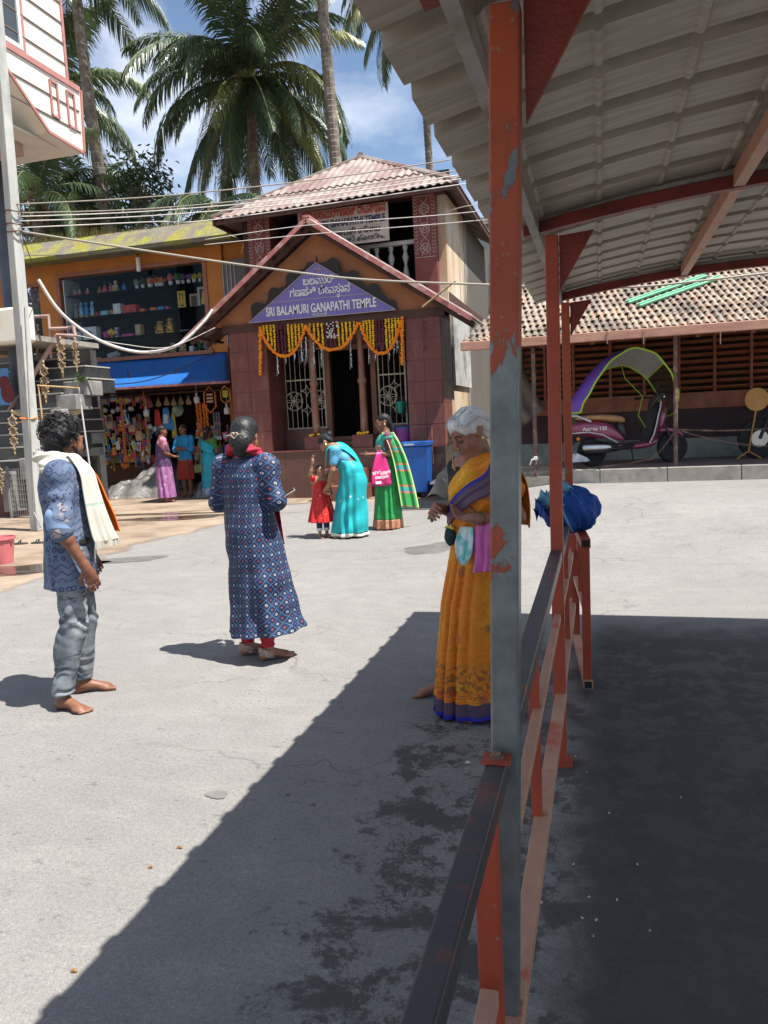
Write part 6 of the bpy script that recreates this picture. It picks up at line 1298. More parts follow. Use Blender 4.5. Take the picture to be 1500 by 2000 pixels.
c = PY(120,440,24); tree((c[0],24,0), c, (1.8,1.0,.7), 'dark bushy tree low behind the left end of the shop', 6, 2600)
# ================================================================ scooter, motorcycle, bundle
def ringsec(secs, n=16, p=2.6):
    """secs: (x, zc, half height, half width) -> lofted superellipse body along x"""
    V = []; m = len(secs)
    for x, zc, hh, hw in secs:
        for k in range(n):
            a = 2*math.pi*k/n; c, s = math.cos(a), math.sin(a); V.append((x, hw*math.copysign(abs(c)**(2/p), c), zc+hh*math.copysign(abs(s)**(2/p), s)))
    F = [(i*n+k, i*n+(k+1)%n, (i+1)*n+(k+1)%n, (i+1)*n+k) for i in range(m-1) for k in range(n)] + [tuple(range(n-1,-1,-1)), tuple((m-1)*n+k for k in range(n))]
    return V, F
def loft(name, secs, mt, par, n=16, p=2.6, sub=True):
    mb = MB(); mb.add(*ringsec(secs, n, p)); o = mb.build(name, mt, par, smooth=True, local=True)
    if sub: s = o.modifiers.new('sub', 'SUBSURF'); s.levels = s.render_levels = 1
    return o
m_mrn_p, nt_ = newmat('maroon_paint'); finish(m_mrn_p, nt_, ramp(nt_, noise(nt_, coords(nt_), 5, 3), (.3, (.24,.035,.085)), (.7, (.28,.045,.10))), .28, .15, None, spec=.6, Coat_Weight=.5)
m_gpl = C('grey_plastic', (.055,.052,.050), .55); m_bpl = C('black_plastic', (.02,.02,.02), .5); m_tyre = C('tyre_rubber', (.018,.018,.019), .8); m_chr = M('chrome', (.55,.55,.55), (.45,.45,.46), 10, rough=.16, metal=.9, bump=0); m_seat = M('tan_leather', (.45,.23,.10), (.38,.19,.08), 8, rough=.5); m_lime = C('lime_piping', (.42,.62,.05), .5); m_silv2 = C('silver_trim', (.55,.55,.56), .3)
def wheel(par, x, z, r, wd, rim_r, spokes=5, wire=False, y=0.0):
    w_ = MB(); n = 30
    prof = [(rim_r, -wd*.42),(rim_r+.02,-wd*.5),(r-.015,-wd*.42),(r,-wd*.15),(r,wd*.15),(r-.015,wd*.42),(rim_r+.02,wd*.5),(rim_r,wd*.42)]
    w_.lathe(prof, n, (x,y,z), axis=(0,1,0)); t = w_.build('tyre', m_tyre, par, smooth=False, local=True)
    mb = MB(); mb.lathe([(rim_r-.025,-wd*.3),(rim_r,-wd*.3),(rim_r,wd*.3),(rim_r-.025,wd*.3)], n, (x,y,z), axis=(0,1,0)); mb.lathe([(.02,-wd*.5),(.045,-wd*.45),(.045,wd*.45),(.02,wd*.5)], 12, (x,y,z), axis=(0,1,0)); rm = mb.build('rim', m_gpl if not wire else m_chr, par, local=True)
    mb = MB()
    for k in range(spokes):
        a = 2*math.pi*k/spokes; d = Vector((math.cos(a),0,math.sin(a))); c = Vector((x,y,z))
        mb.beam(c+d*.03, c+d*(rim_r-.01), .006 if wire else .035, .006 if wire else wd*.35, (0,1,0))
    mb.build('spokes', m_gpl if not wire else m_chr, par, local=True); return t
sA_, sB_ = Vector(PY(1156,905,13.25)), Vector(PY(1313,898,13.65)); sA_.z = sB_.z = ZP
d_ = sB_-sA_; scs = d_.length/1.27
sct = thing('motor_scooter', 'maroon scooter with tan seat under a purple rain canopy on the pavement', 'scooter', tuple(sA_), math.atan2(d_.y, d_.x)); sct.scale = (scs,)*3
wheel(sct, 0, .225, .225, .10, .14); wheel(sct, 1.27, .24, .24, .095, .16)
loft('rear_body', [(-.36,.60,.02,.03),(-.33,.60,.07,.10),(-.2,.60,.115,.155),(0,.585,.14,.175),(.18,.55,.15,.18),(.34,.49,.13,.17),(.44,.42,.07,.15),(.5,.38,.03,.12)], m_mrn_p, sct)
loft('under_panel', [(.02,.42,.04,.13),(.2,.41,.07,.15),(.42,.36,.06,.15),(.5,.34,.04,.13)], m_gpl, sct)
loft('seat', [(-.26,.745,.012,.06),(-.22,.755,.035,.10),(0,.765,.045,.135),(.22,.745,.055,.14),(.40,.72,.06,.13),(.49,.70,.05,.10),(.52,.69,.015,.06)], m_seat, sct)
loft('seat_front', [(.38,.60,.08,.11),(.45,.57,.10,.11),(.50,.52,.12,.10),(.52,.46,.06,.09)], m_gpl, sct)
loft('floorboard', [(.34,.30,.05,.15),(.5,.285,.055,.16),(.75,.285,.055,.165),(.95,.33,.07,.15),(1.03,.38,.06,.10)], m_mrn_p, sct); mb = MB(); mb.box(.44,.92,-.15,.15,.335,.352); mb.build('floor_mat', m_bpl, sct, local=True)
# leg shield: curved panel
mb = MB(); prof = [(.88,.33),(.93,.45),(.965,.6),(1.00,.75),(1.045,.88),(1.06,.95)]
def shield(off, hwf):
    V, F = [], []; n = 10
    for i, (x, z) in enumerate(prof):
        hw = hwf(i/(len(prof)-1))
        for k in range(n+1): u = -1+2*k/n; V.append((x+off-.10*u*u, u*hw, z))
    m_ = n+1; F = [(j*m_+k, j*m_+k+1, (j+1)*m_+k+1, (j+1)*m_+k) for j in range(len(prof)-1) for k in range(n)]; return V, F
hwf = lambda t: .17+.06*math.sin(math.pi*min(1,t*1.1))
v0, f0 = shield(.05, hwf); mb.add(v0, f0); v1, f1 = shield(.09, hwf); mb.add(v1, [tuple(reversed(f)) for f in f1]); mb.build('front_shield', m_mrn_p, sct, smooth=True, local=True)
mb = MB(); v0, f0 = shield(.035, lambda t: hwf(t)*.93); mb.add(v0, f0); mb.build('inner_shield', m_gpl, sct, smooth=True, local=True)
for s in (-1,1): mb = MB(); mb.tube([(x-.03+.0, s*hwf(i/5)*1.01, z) for i, (x, z) in enumerate(prof)], .012, 6); mb.build('shield_trim', m_silv2, sct, local=True)
loft('front_fender', [(1.02,.50,.02,.05),(1.10,.52,.05,.07),(1.25,.515,.045,.075),(1.40,.45,.04,.06),(1.45,.38,.02,.04)], m_mrn_p, sct)
loft('front_nose', [(1.02,.62,.10,.10),(1.08,.66,.16,.11),(1.13,.72,.15,.09),(1.15,.80,.08,.05)], m_mrn_p, sct)
mb = MB(); mb.tube([(1.27,-.07,.24),(1.20,-.07,.42),(1.12,-.05,.6)], .022, 8); mb.tube([(1.27,.07,.24),(1.20,.07,.42),(1.12,.05,.6)], .022, 8); mb.build('fork', m_bpl, sct, local=True)
loft('steering_column', [(.90,.86,.05,.07),(.94,.93,.06,.09),(.99,1.0,.06,.12),(1.05,1.04,.06,.11),(1.11,1.03,.04,.07)], m_gpl, sct)
mb = MB(); mb.tube([(.86,-.34,1.02),(.93,-.2,1.03),(.98,0,1.0),(.93,.2,1.03),(.86,.34,1.02)], .016, 8); mb.build('handlebar', m_bpl, sct, local=True)
for s in (-1,1):
    mb = MB(); mb.tube([(.86,s*.30,1.02),(.84,s*.40,1.02)], .02, 8); mb.build('grip', m_bpl, sct, local=True)
    mb = MB(); mb.tube([(.93,s*.24,1.04),(.90,s*.34,1.16)], .007, 5); mb.ball((.89,s*.36,1.19), (.02,.06,.045), 8, 6); mb.build('mirror', m_bpl, sct, local=True)
mb = MB(); mb.ball((1.125,0,1.03), (.03,.09,.055), 10, 6); mb.build('headlight', m_chr, sct, smooth=True, local=True)
mb = MB(); mb.tube([(.62,-.13,.30),(.35,-.17,.27),(.05,-.185,.27)], .03, 8); mb.build('exhaust_pipe', m_bpl, sct, smooth=True, local=True)
loft('muffler', [(-.20,.30,.045,.045),(-.17,.30,.06,.055),(.10,.295,.062,.055),(.28,.29,.045,.045)], m_chr, sct).location = (0,-.17,0)
loft('muffler_tail', [(-.19,.26,.03,.03),(.1,.25,.035,.03),(.3,.25,.02,.02)], m_bpl, sct).location = (0,-.17,-.02)
loft('engine', [(-.12,.25,.08,.09),(.1,.28,.10,.10),(.32,.30,.10,.11),(.5,.30,.06,.08)], m_bpl, sct)
loft('tail_light', [(-.40,.60,.03,.05),(-.36,.61,.06,.09),(-.30,.62,.07,.10)], C('lamp_clear', (.45,.40,.36), .2), sct)
mb = MB(); mb.ball((-.24,-.12,.44), (.03,.02,.03), 8, 6); mb.build('indicator', K('orange'), sct, local=True)
mb = MB(); mb.tube([(-.34,-.15,.80),(-.26,-.16,.79),(-.05,-.165,.70)], .016, 6); mb.tube([(-.34,.15,.80),(-.26,.16,.79),(-.05,.165,.70)], .016, 6); mb.tube([(-.34,-.15,.80),(-.36,0,.81),(-.34,.15,.80)], .016, 6); mb.build('grab_rail', m_silv2, sct, local=True)
mb = MB(); mb.tube([(-.34,-.155,.53),(-.1,-.19,.54),(.12,-.195,.49),(.35,-.18,.36)], .010, 5); mb.build('side_trim', m_silv2, sct, local=True)
mb = MB(); mb.prism([(-.30,-.03,.42),(-.42,-.03,.26),(-.39,-.03,.24),(-.26,-.03,.38)], (0,.06,0)); mb.prism([(-.36,-.08,.42),(-.41,-.08,.30),(-.40,-.08,.30),(-.35,-.08,.42)], (0,.16,0)); mb.build('mudguard', m_bpl, sct, local=True)
mb = MB(); mb.tube([(.60,-.06,.26),(.63,-.10,.02)], .012, 6); mb.build('stand', m_bpl, sct, local=True)
tx = text('Access 125', 'lettering', m_wht, .075, (0.0,-.185,.60), (R(90),0,0), sct, .002, sx=1.1, bold=.002); tx.location = (.0,-.184,.585); tx.rotation_euler = (R(84),0,0)
# rain canopy
m_purc = C('purple_canopy', (.16,.065,.40), .55); m_sil = C('silver_lining', (.40,.39,.37), .45)
m_film, nt_ = newmat('clear_film'); b_ = nd(nt_, 'ShaderNodeBsdfPrincipled', Base_Color=(.05,.03,.02), Roughness=.12, Specular_IOR_Level=.8); bn = nd(nt_, 'ShaderNodeBump', Height=noise(nt_, coords(nt_), 9, 5, .6, .8), Strength=.8, Distance=.03); nt_.links.new(bn.outputs[0], b_.inputs['Normal']); nt_.links.new(nd(nt_, 'ShaderNodeMixShader', i0=.22, i1=b_.outputs[0], i2=nd(nt_, 'ShaderNodeBsdfTransparent', Color=(.8,.72,.65)).outputs[0]).outputs[0], nd(nt_, 'ShaderNodeOutputMaterial').inputs[0])
can = thing('rain_canopy', 'purple and silver rain canopy with lime edges arched over the scooter', 'canopy', tuple(sA_), math.atan2(d_.y, d_.x)); can.scale = (scs,)*3
cp = [(-.22,.74,.16),(-.17,.90,.24),(-.05,1.12,.30),(.11,1.38,.35),(.33,1.58,.38),(.60,1.66,.39),(.88,1.55,.38),(1.08,1.33,.35),(1.20,1.10,.31),(1.27,.92,.26),(1.25,.82,.22)]
def cps(t):
    f = t*(len(cp)-1); i = min(int(f), len(cp)-2); u = f-i; p0, p1, p2, p3 = [Vector(cp[min(max(q,0),len(cp)-1)]) for q in (i-1,i,i+1,i+2)]
    return .5*((2*p1)+(-p0+p2)*u+(2*p0-5*p1+4*p2-p3)*u*u+(-p0+3*p1-3*p2+p3)*u**3)
def csurf(t, v, off=0):
    q = cps(t); q1 = cps(min(1,t+.02)); q0 = cps(max(0,t-.02)); d = Vector((q1.x-q0.x, q1.y-q0.y)).normalized(); y = -1+2*v; b = off+(.20-.13*sstep(t/.55))*(1-abs(y)**2.4)+.006*math.sin(t*50)*y
    return (q.x-d.y*b, y*q.z, q.y+d.x*b-.10*y)
def cpart(nm, t0, t1, mt, off=0): mb = MB(); mb.grid(lambda u, v: csurf(t0+(t1-t0)*u, v, off), 24, 12); return mb.build(nm, mt, can, smooth=True, local=True)
cpart('rear_cloth', 0, .47, m_purc, .008); cpart('lining', 0, .66, m_sil); cpart('top_cloth', .47, .66, m_sil, .008); cpart('clear_film', .66, 1.0, m_film)
for v in (0,1): mb = MB(); mb.tube([csurf(i/60, v) for i in range(61)], .014, 6); mb.build('piping', m_lime, can, local=True)
for t in (0,.66,1): mb = MB(); mb.tube([csurf(t, i/12, .006) for i in range(13)], .012, 6); mb.build('piping', m_lime, can, local=True)
for s in (1,): mb = MB(); mb.tube([(.90,s*.24,1.05),(.66,s*.36,1.35),(.60,s*.385,1.62)], .006, 6); mb.tube([(.90,s*.24,1.05),(.82,s*.22,.75),(.93,s*.18,.55)], .009, 6); mb.build('strut', m_lime, can, local=True)
mb = MB(); mb.tube([(-.33,-.1,.86),(-.30,-.05,.80)], .01, 5); mb.build('tie', m_lime, can, local=True)
# motorcycle, partly out of the picture
mo = Vector(PY(1480,890,14.0)); mo.z = ZP
mt_ = thing('motorcycle', 'black motorcycle behind the round orange sign, cut by the picture edge', 'motorcycle', tuple(mo), R(12)); mt_.scale = (1.06,)*3
wheel(mt_, 0, .31, .31, .10, .235, 28, True); wheel(mt_, 1.35, .31, .31, .13, .22, 28, True)
mb = MB(); mb.lathe([(.06,-.004),(.13,-.004),(.13,.004),(.06,.004)], 24, (0,-.07,.31), axis=(0,1,0)); mb.build('brake_disc', m_chr, mt_, local=True)
mb = MB()
for s in (-.09,.09): mb.tube([(0,s,.31),(.12,s,.62),(.26,s,1.0)], .022, 8)
mb.build('fork', m_bpl, mt_, local=True); loft('front_fender', [(-.30,.42,.01,.05),(-.15,.60,.02,.06),(0,.65,.02,.06),(.2,.58,.02,.05)], m_bpl, mt_)
loft('fuel_tank', [(.30,.80,.06,.10),(.42,.86,.12,.15),(.62,.86,.12,.16),(.82,.80,.06,.10)], m_bpl, mt_); loft('seat', [(.80,.78,.05,.12),(1.0,.76,.06,.14),(1.3,.80,.05,.13),(1.5,.86,.03,.08)], m_bpl, mt_); loft('engine', [(.42,.45,.12,.12),(.6,.45,.2,.15),(.85,.42,.18,.14),(1.0,.40,.08,.1)], m_gpl, mt_)
mb = MB(); mb.ball((.14,0,.95), (.08,.10,.10), 12, 8); mb.build('headlight', m_chr, mt_, smooth=True, local=True); mb = MB(); mb.tube([(.36,-.38,1.08),(.28,-.2,1.12),(.26,0,1.05),(.28,.2,1.12),(.36,.38,1.08)], .014, 6); mb.build('handlebar', m_bpl, mt_, local=True)
# blue cloth bundle on the gate
m_bun = M('royal_blue_cloth', (.010,.075,.36), (.008,.055,.27), 6, rough=.7, bump=.8, bs=9); m_tie = M('pale_blue_piping', (.12,.38,.55), (.10,.30,.45), 10, rough=.6)
bc = Vector(PY(1112,990,4.40)); bc.z = .845
bn_ = thing('cloth_bundle', 'royal blue cloth bundle with pale blue piping resting on the swing gate', 'bundle', tuple(bc)); mb = MB()
def bund(u, v):
    a = 2*math.pi*u; e = -math.pi/2+math.pi*v; f = 1+.05*math.sin(3*a+1)+.05*math.sin(5*a+4*e)+.035*math.sin(9*a-3*e+math.sin(4*e))+.025*math.sin(17*a+7*e)+.014*math.sin(31*a-11*e); zz = math.sin(e)
    return (bc.x+.155*f*math.cos(e)**.75*math.cos(a), bc.y+.14*f*math.cos(e)**.75*math.sin(a), bc.z+.115+.118*f*zz*(1 if zz > 0 else .97)+ .012*math.sin(4*a)*max(0,zz))
mb.grid(bund, 110, 60); mb.build('cloth', m_bun, bn_, smooth=True)
def on_b(u, v): p = Vector(bund(u, v)); c_ = bc+Vector((0,0,.115)); return p+(p-c_).normalized()*.004
for P in ([on_b(.78-.10*t, .12+.70*t) for t in [i/16 for i in range(17)]], [on_b(.55+.18*t, .80-.10*math.sin(t*3.1)) for t in [i/12 for i in range(13)]], [on_b(.73-.2*t,.62+.22*t) for t in [i/12 for i in range(13)]]):
    mb = MB(); mb.tube(P, .007, 6); mb.build('piping', m_tie, bn_, smooth=True)
for k, (dx, dz, rx, a) in enumerate(((-.12,.15,.062,.5),(-.02,.24,.05,-.2),(-.15,.10,.045,1.0))):
    mb = MB(); mb.solid(lambda u, v: (bc.x+dx+rx*(u-.5)*2*math.cos(a)*(1-.4*v)-.03*v, bc.y-.10+.05*math.sin(u*6.28), bc.z+dz+rx*(u-.5)*2*math.sin(a)+.07*v+.02*math.sin(u*9+v*3)), (0,.008,.004), 12, 6); mb.build('knot_end', m_tie if k != 2 else m_bun, bn_, smooth=True)
# ================================================================ people: implicit-surface modelling
class SD:
    def __init__(s, lo, hi, h):
        s.h = h; s.lo = np.array(lo, float)-3*h; n = np.ceil((np.array(hi, float)+3*h-s.lo)/h).astype(int)+1
        s.ax = [s.lo[i]+h*np.arange(n[i]) for i in range(3)]; s.F = np.full(tuple(n), 5.0, np.float32)
    def put(s, fn, lo, hi, k=.02, op='u'):
        pad = k+3*s.h; sl = []
        for i in range(3):
            a = max(0, int((lo[i]-pad-s.lo[i])/s.h)); b = min(s.F.shape[i], int((hi[i]+pad-s.lo[i])/s.h)+2)
            if b <= a: return s
            sl.append(slice(a, b))
        X, Y, Z = np.meshgrid(s.ax[0][sl[0]], s.ax[1][sl[1]], s.ax[2][sl[2]], indexing='ij', sparse=True)
        d = fn(X, Y, Z).astype(np.float32); f = s.F[tuple(sl)]
        if op == 'u': hh = np.maximum(k-np.abs(f-d), 0); s.F[tuple(sl)] = np.minimum(f, d) - hh*hh/(4*k)
        elif op == 's': d = -d; hh = np.maximum(k-np.abs(f-d), 0); s.F[tuple(sl)] = np.maximum(f, d) + hh*hh/(4*k)
        return s
    def cone(s, a, b, ra, rb, k=.02, op='u'):
        a, b = np.array(a, float), np.array(b, float); ab = b-a; L = max(1e-9, float(ab@ab)); r = max(ra, rb)
        def fn(X, Y, Z):
            px_, py_, pz_ = X-a[0], Y-a[1], Z-a[2]; t = np.clip((px_*ab[0]+py_*ab[1]+pz_*ab[2])/L, 0, 1)
            return np.sqrt((px_-t*ab[0])**2+(py_-t*ab[1])**2+(pz_-t*ab[2])**2) - (ra+(rb-ra)*t)
        return s.put(fn, np.minimum(a,b)-r, np.maximum(a,b)+r, k, op)
    def chain(s, pts, rs, k=.02):
        for i in range(len(pts)-1): s.cone(pts[i], pts[i+1], rs[i], rs[i+1], k)
        return s
    def ell(s, c, r, rot=None, k=.02, op='u'):
        c = np.array(c, float); r = np.array(r if hasattr(r,'__len__') else (r,r,r), float); Rm = np.array(rot) if rot is not None else np.eye(3); m = max(r)
        def fn(X, Y, Z):
            x, y, z = X-c[0], Y-c[1], Z-c[2]; q = [Rm[0,i]*x+Rm[1,i]*y+Rm[2,i]*z for i in range(3)]
            k0 = np.sqrt(sum((q[i]/r[i])**2 for i in range(3))); k1 = np.sqrt(sum((q[i]/r[i]**2)**2 for i in range(3)))+1e-9
            return k0*(k0-1)/k1
        return s.put(fn, c-m, c+m, k, op)
    def col(s, rows, fold=None, k=.02, p=2.0):
        """vertical column: rows of (z, cx, cy, rx, ry); fold(theta, z) adds to the radius"""
        rows = np.array(sorted(rows), float); zs = rows[:,0]; m = rows[:,3:].max()+.08
        def fn(X, Y, Z):
            z = Z; cx, cy, rx, ry = [np.interp(z, zs, rows[:,i]) for i in (1,2,3,4)]
            x, y = X-cx, Y-cy; th = np.arctan2(y, x); f = fold(th, z) if fold else 0
            k0 = ((np.abs(x)/(rx+f))**p+(np.abs(y)/(ry+f))**p)**(1/p); d = (k0-1)*np.minimum(rx, ry)*.9
            return np.maximum(d, np.maximum(zs[0]-z, z-zs[-1]))
        lo = (rows[:,1].min()-m, rows[:,2].min()-m, zs[0]); hi = (rows[:,1].max()+m, rows[:,2].max()+m, zs[-1])
        return s.put(fn, lo, hi, k)
    def cut(s, n, d):   # keep n.p < d
        n = np.array(n, float); X, Y, Z = np.meshgrid(*s.ax, indexing='ij', sparse=True); s.F = np.maximum(s.F, (X*n[0]+Y*n[1]+Z*n[2]-d).astype(np.float32)); return s
    def mesh(s):
        F = s.F; I = F < 0; nx, ny, nz = F.shape
        c8 = [I[i:nx-1+i, j:ny-1+j, k:nz-1+k] for i in (0,1) for j in (0,1) for k in (0,1)]
        cnt = sum(c.astype(np.int8) for c in c8); cells = np.argwhere((cnt > 0) & (cnt < 8)); idx = -np.ones((nx-1, ny-1, nz-1), np.int64); idx[tuple(cells.T)] = np.arange(len(cells))
        S = np.zeros((len(cells), 3)); N = np.zeros(len(cells))
        cor = [np.array((i,j,k)) for i in (0,1) for j in (0,1) for k in (0,1)]; val = [F[tuple((cells+c).T)] for c in cor]
        for a in range(8):
            for b in range(a+1, 8):
                if abs(cor[a]-cor[b]).sum() != 1: continue
                m = (val[a] < 0) != (val[b] < 0); t = val[a][m]/(val[a][m]-val[b][m]); S[m] += cor[a] + t[:,None]*(cor[b]-cor[a]); N[m] += 1
        V = (cells + S/N[:,None])*s.h + s.lo; Q = []
        for ax in range(3):
            o = [(1,0,0),(0,1,0),(0,0,1)]; a = I[tuple(slice(0, F.shape[i]-(i==ax)) for i in range(3))]; b = I[tuple(slice(1 if i==ax else 0, None) for i in range(3))]
            e = np.argwhere(a != b); u, v = [(1,2),(2,0),(0,1)][ax]
            e = e[(e[:,u] > 0) & (e[:,v] > 0) & (e[:,u] < F.shape[u]-1) & (e[:,v] < F.shape[v]-1)]
            du, dv = np.array(o[u]), np.array(o[v]); q = np.stack([idx[tuple((e-du-dv).T)], idx[tuple((e-dv).T)], idx[tuple(e.T)], idx[tuple((e-du).T)]], 1)
            fl = ~a[tuple(e.T)]; q[fl] = q[fl][:, ::-1]; Q.append(q)
        return V, np.concatenate(Q)
def wav(V, seed, freq, n=7):
    """cheap smooth 3-d noise in -1..1 (sum of random plane waves)"""
    r_ = np.random.RandomState(seed); o = np.zeros(len(V))
    for i in range(n): k = r_.normal(size=3); k /= np.linalg.norm(k); o += np.sin(V @ k*freq*r_.uniform(.6,1.5)*6.283 + r_.uniform(0,6.28))
    return o/n*1.6
def sdobj(sd, name, mt, par, disp=None, uv=None, paint=None, label=None):
    V, Q = sd.mesh(); me = bpy.data.meshes.new(name)
    me.from_pydata([], [], []); me.vertices.add(len(V)); me.loops.add(len(Q)*4); me.polygons.add(len(Q))
    me.loops.foreach_set('vertex_index', Q.ravel()); me.polygons.foreach_set('loop_start', np.arange(0, len(Q)*4, 4)); me.vertices.foreach_set('co', V.ravel()); me.update(calc_edges=True)
    if disp is not None:
        nr = np.empty(len(V)*3); me.vertices.foreach_get('normal', nr); V = V + nr.reshape(-1,3)*disp(V)[:,None]; me.vertices.foreach_set('co', V.ravel())
    me.polygons.foreach_set('use_smooth', np.ones(len(Q), bool))
    at_ = me.attributes.new('puv', 'FLOAT_VECTOR', 'POINT'); U = uv(V) if uv else np.stack([np.arctan2(V[:,0], V[:,1])*.2, V[:,2], 0*V[:,2]], 1); at_.data.foreach_set('vector', U.ravel())
    if paint is not None:
        a2 = me.attributes.new('paint', 'FLOAT_COLOR', 'POINT'); A = np.zeros((len(V),4))
        for c, r, col, st in paint:
            d = np.sqrt((((V-np.array(c))/np.array(r))**2).sum(1)); w_ = np.clip((1.15-d)/.3, 0, 1)*st; A[:,:3] = A[:,:3]*(1-w_[:,None])+np.array(col)*w_[:,None]; A[:,3] = np.maximum(A[:,3], w_)
        a2.data.foreach_set('color', A.ravel())
    me.materials.append(mt); me.update()
    return obj(name, me, par, label=label)
def mat_skin(name, c, dark):
    m, nt = newmat(name); v = coords(nt); a = nd(nt, 'ShaderNodeAttribute', p_attribute_name='paint')
    b = ramp(nt, noise(nt, v, 7, 5, .6), (.3, c), (.7, dark)); b = mix(nt, a.outputs['Alpha'], b, a.outputs['Color'])
    return finish(m, nt, b, .5, 0, noise(nt, v, 130, 3), .15, .002, .4, Subsurface_Weight=.06, Subsurface_Radius=(.02,.008,.005))
def puv(nt): return nd(nt, 'ShaderNodeAttribute', p_attribute_name='puv').outputs['Vector']
def mat_cloth(name, c1, c2, sc_=8, rough=.75, folds=.25, spec=.25, **kw):
    if name in MATS: return MATS[name]
    m, nt = newmat(name); v = coords(nt); finish(m, nt, ramp(nt, noise(nt, v, sc_, 5), (.35, c1), (.65, c2)), rough, 0, noise(nt, v, 220, 2), folds, .002, spec, **kw); MATS[name] = m; return m
def rotm(yaw=0, pitch=0, roll=0): return np.array((Matrix.Rotation(R(yaw), 3, 'Z') @ Matrix.Rotation(R(pitch), 3, 'X') @ Matrix.Rotation(R(roll), 3, 'Y')))
class Person:
    """local frame: faces -y, own left side is +x"""
    def __init__(s, label, gx, gy, ang, H, z=0, group=None):
        s.th = thing('person', label, 'person', (gx, gy, z), R(ang+90), group); s.o = np.array((gx, gy, z)); s.a = R(ang+90); s.H = H; s.u = H/1.65
    def loc(s, w):
        d = np.array(w, float)-s.o; c, n = math.cos(s.a), math.sin(s.a); return np.array((c*d[0]+n*d[1], -n*d[0]+c*d[1], d[2]))
    def dirl(s, ang): a = R(ang)-s.a; return np.array((math.cos(a), math.sin(a), 0))
    def hand(s, sd, w, d, n, side, curl=.5, sc_=1.0, spread=.0):
        w, d, n = [np.array(q, float) for q in (w, d, n)]; d /= np.linalg.norm(d); n = n-d*(n@d); n /= np.linalg.norm(n); a = np.cross(d, n)*side; q = sc_
        Rm = np.stack([a, n, d], 1); sd.ell(w+d*.042*q, (.036*q,.016*q,.048*q), Rm, .012)
        sd.cone(w-d*.02, w+d*.03*q, .023*q, .022*q, .02)
        for i, (off, L) in enumerate(((.029,.068),(.010,.076),(-.009,.071),(-.027,.056))):
            p = w+d*.078*q+a*off*q; dd = d+a*spread*(1.5-i)*.3; dd /= np.linalg.norm(dd); sd.cone(w+d*.05*q+a*off*.8*q, p, .010*q, .0095*q, .006)
            for j, f in enumerate((.42,.32,.26)):
                c = curl*(.75+.12*i)*(.55,1.0,.8)[j]; ax_ = np.cross(dd, n); dd = dd*math.cos(c)+n*math.sin(c); n2 = n
                p2 = p+dd*L*f*q; sd.cone(p, p2, (.0088-.0008*j)*q, (.0082-.0008*j)*q, .004); p = p2
        t0 = w+d*.02*q+a*.025*q; t1 = t0+(a*.75+d*.6+n*.35)*.038*q; t2 = t1+(a*.15+d*.85+n*.45)*.030*q; t3 = t2+(d*.85+n*.5-a*.1)*.022*q
        sd.chain([t0,t1,t2,t3], [.0135*q,.0115*q,.0095*q,.0075*q], .006)
    def foot(s, sd, ank, d, side):
        ank = np.array(ank, float); d = np.array(d, float); d[2] = 0; d /= np.linalg.norm(d); a = np.array((-d[1], d[0], 0))*side; u = s.u; g_ = np.array((ank[0], ank[1], 0))
        sd.cone(ank+(0,0,.03), g_+d*-.005+(0,0,.05*u), .034*u, .036*u, .02); sd.ell(g_-d*.035*u+(0,0,.03*u), (.032*u,.032*u,.032*u), None, .02)
        sd.cone(g_+(0,0,.055*u), g_+d*.12*u+(0,0,.026*u), .036*u, .024*u, .025); sd.ell(g_+d*.125*u+a*.004+(0,0,.020*u), (.042*u,.042*u,.019*u), None, .02)
        for i, (o_, L, r) in enumerate(((.028,.052,.0125),(.010,.05,.0095),(-.005,.044,.009),(-.018,.036,.0085),(-.030,.026,.008))):
            # big toe lies on the inner side
            sd.cone(g_+d*.13*u-a*o_*u+(0,0,.016*u), g_+d*(.13+L)*u-a*o_*1.08*u+(0,0,r*u*1.02), r*u*1.1, r*u, .005)
    def head(s, sd, c, Rh, sc_=1.0, female=True, face=True):
        c = np.array(c, float); P = lambda x, y, z: c+Rh@np.array((x,y,z))*sc_; q = sc_
        sd.ell(P(0,.018,.030), np.array((.074,.092,.083))*q, Rh, .02); sd.ell(P(0,-.028,-.030), np.array((.059,.062,.082))*q, Rh, .03); sd.ell(P(0,-.045,-.085), np.array((.040,.040,.034))*q, Rh, .03)
        if not face: return P
        for x in (-1,1):
            sd.ell(P(.036*x,-.058,-.035), np.array((.024,.026,.028))*q, Rh, .02); sd.ell(P(.031*x,-.090,.006), np.array((.018,.011,.0115))*q, Rh, .012, 's'); sd.ell(P(.031*x,-.074,.004), np.array((.0165,.0145,.013))*q, Rh, .004)
            sd.cone(P(.012*x,-.090,.024), P(.046*x,-.080,.024), .008*q, .007*q, .012); sd.ell(P(.010*x,-.098,-.038), np.array((.009,.009,.008))*q, Rh, .006)
            sd.ell(P(.073*x,.012,-.004), np.array((.009,.019,.030))*q, Rh@rotm(0,-10), .008); sd.cone(P(.013*x,-.092,-.046), P(.030*x,-.084,-.062), .004*q, .004*q, .012)
        sd.cone(P(0,-.088,.012), P(0,-.106,-.032), .008*q, .0125*q, .010); sd.cone(P(-.016,-.086,-.062), P(.016,-.086,-.062), .0055*q, .0055*q, .006); sd.cone(P(-.014,-.086,-.073), P(.014,-.086,-.073), .0065*q, .0065*q, .006); sd.ell(P(0,-.078,-.102), np.array((.018,.016,.015))*q, Rh, .012)
        return P
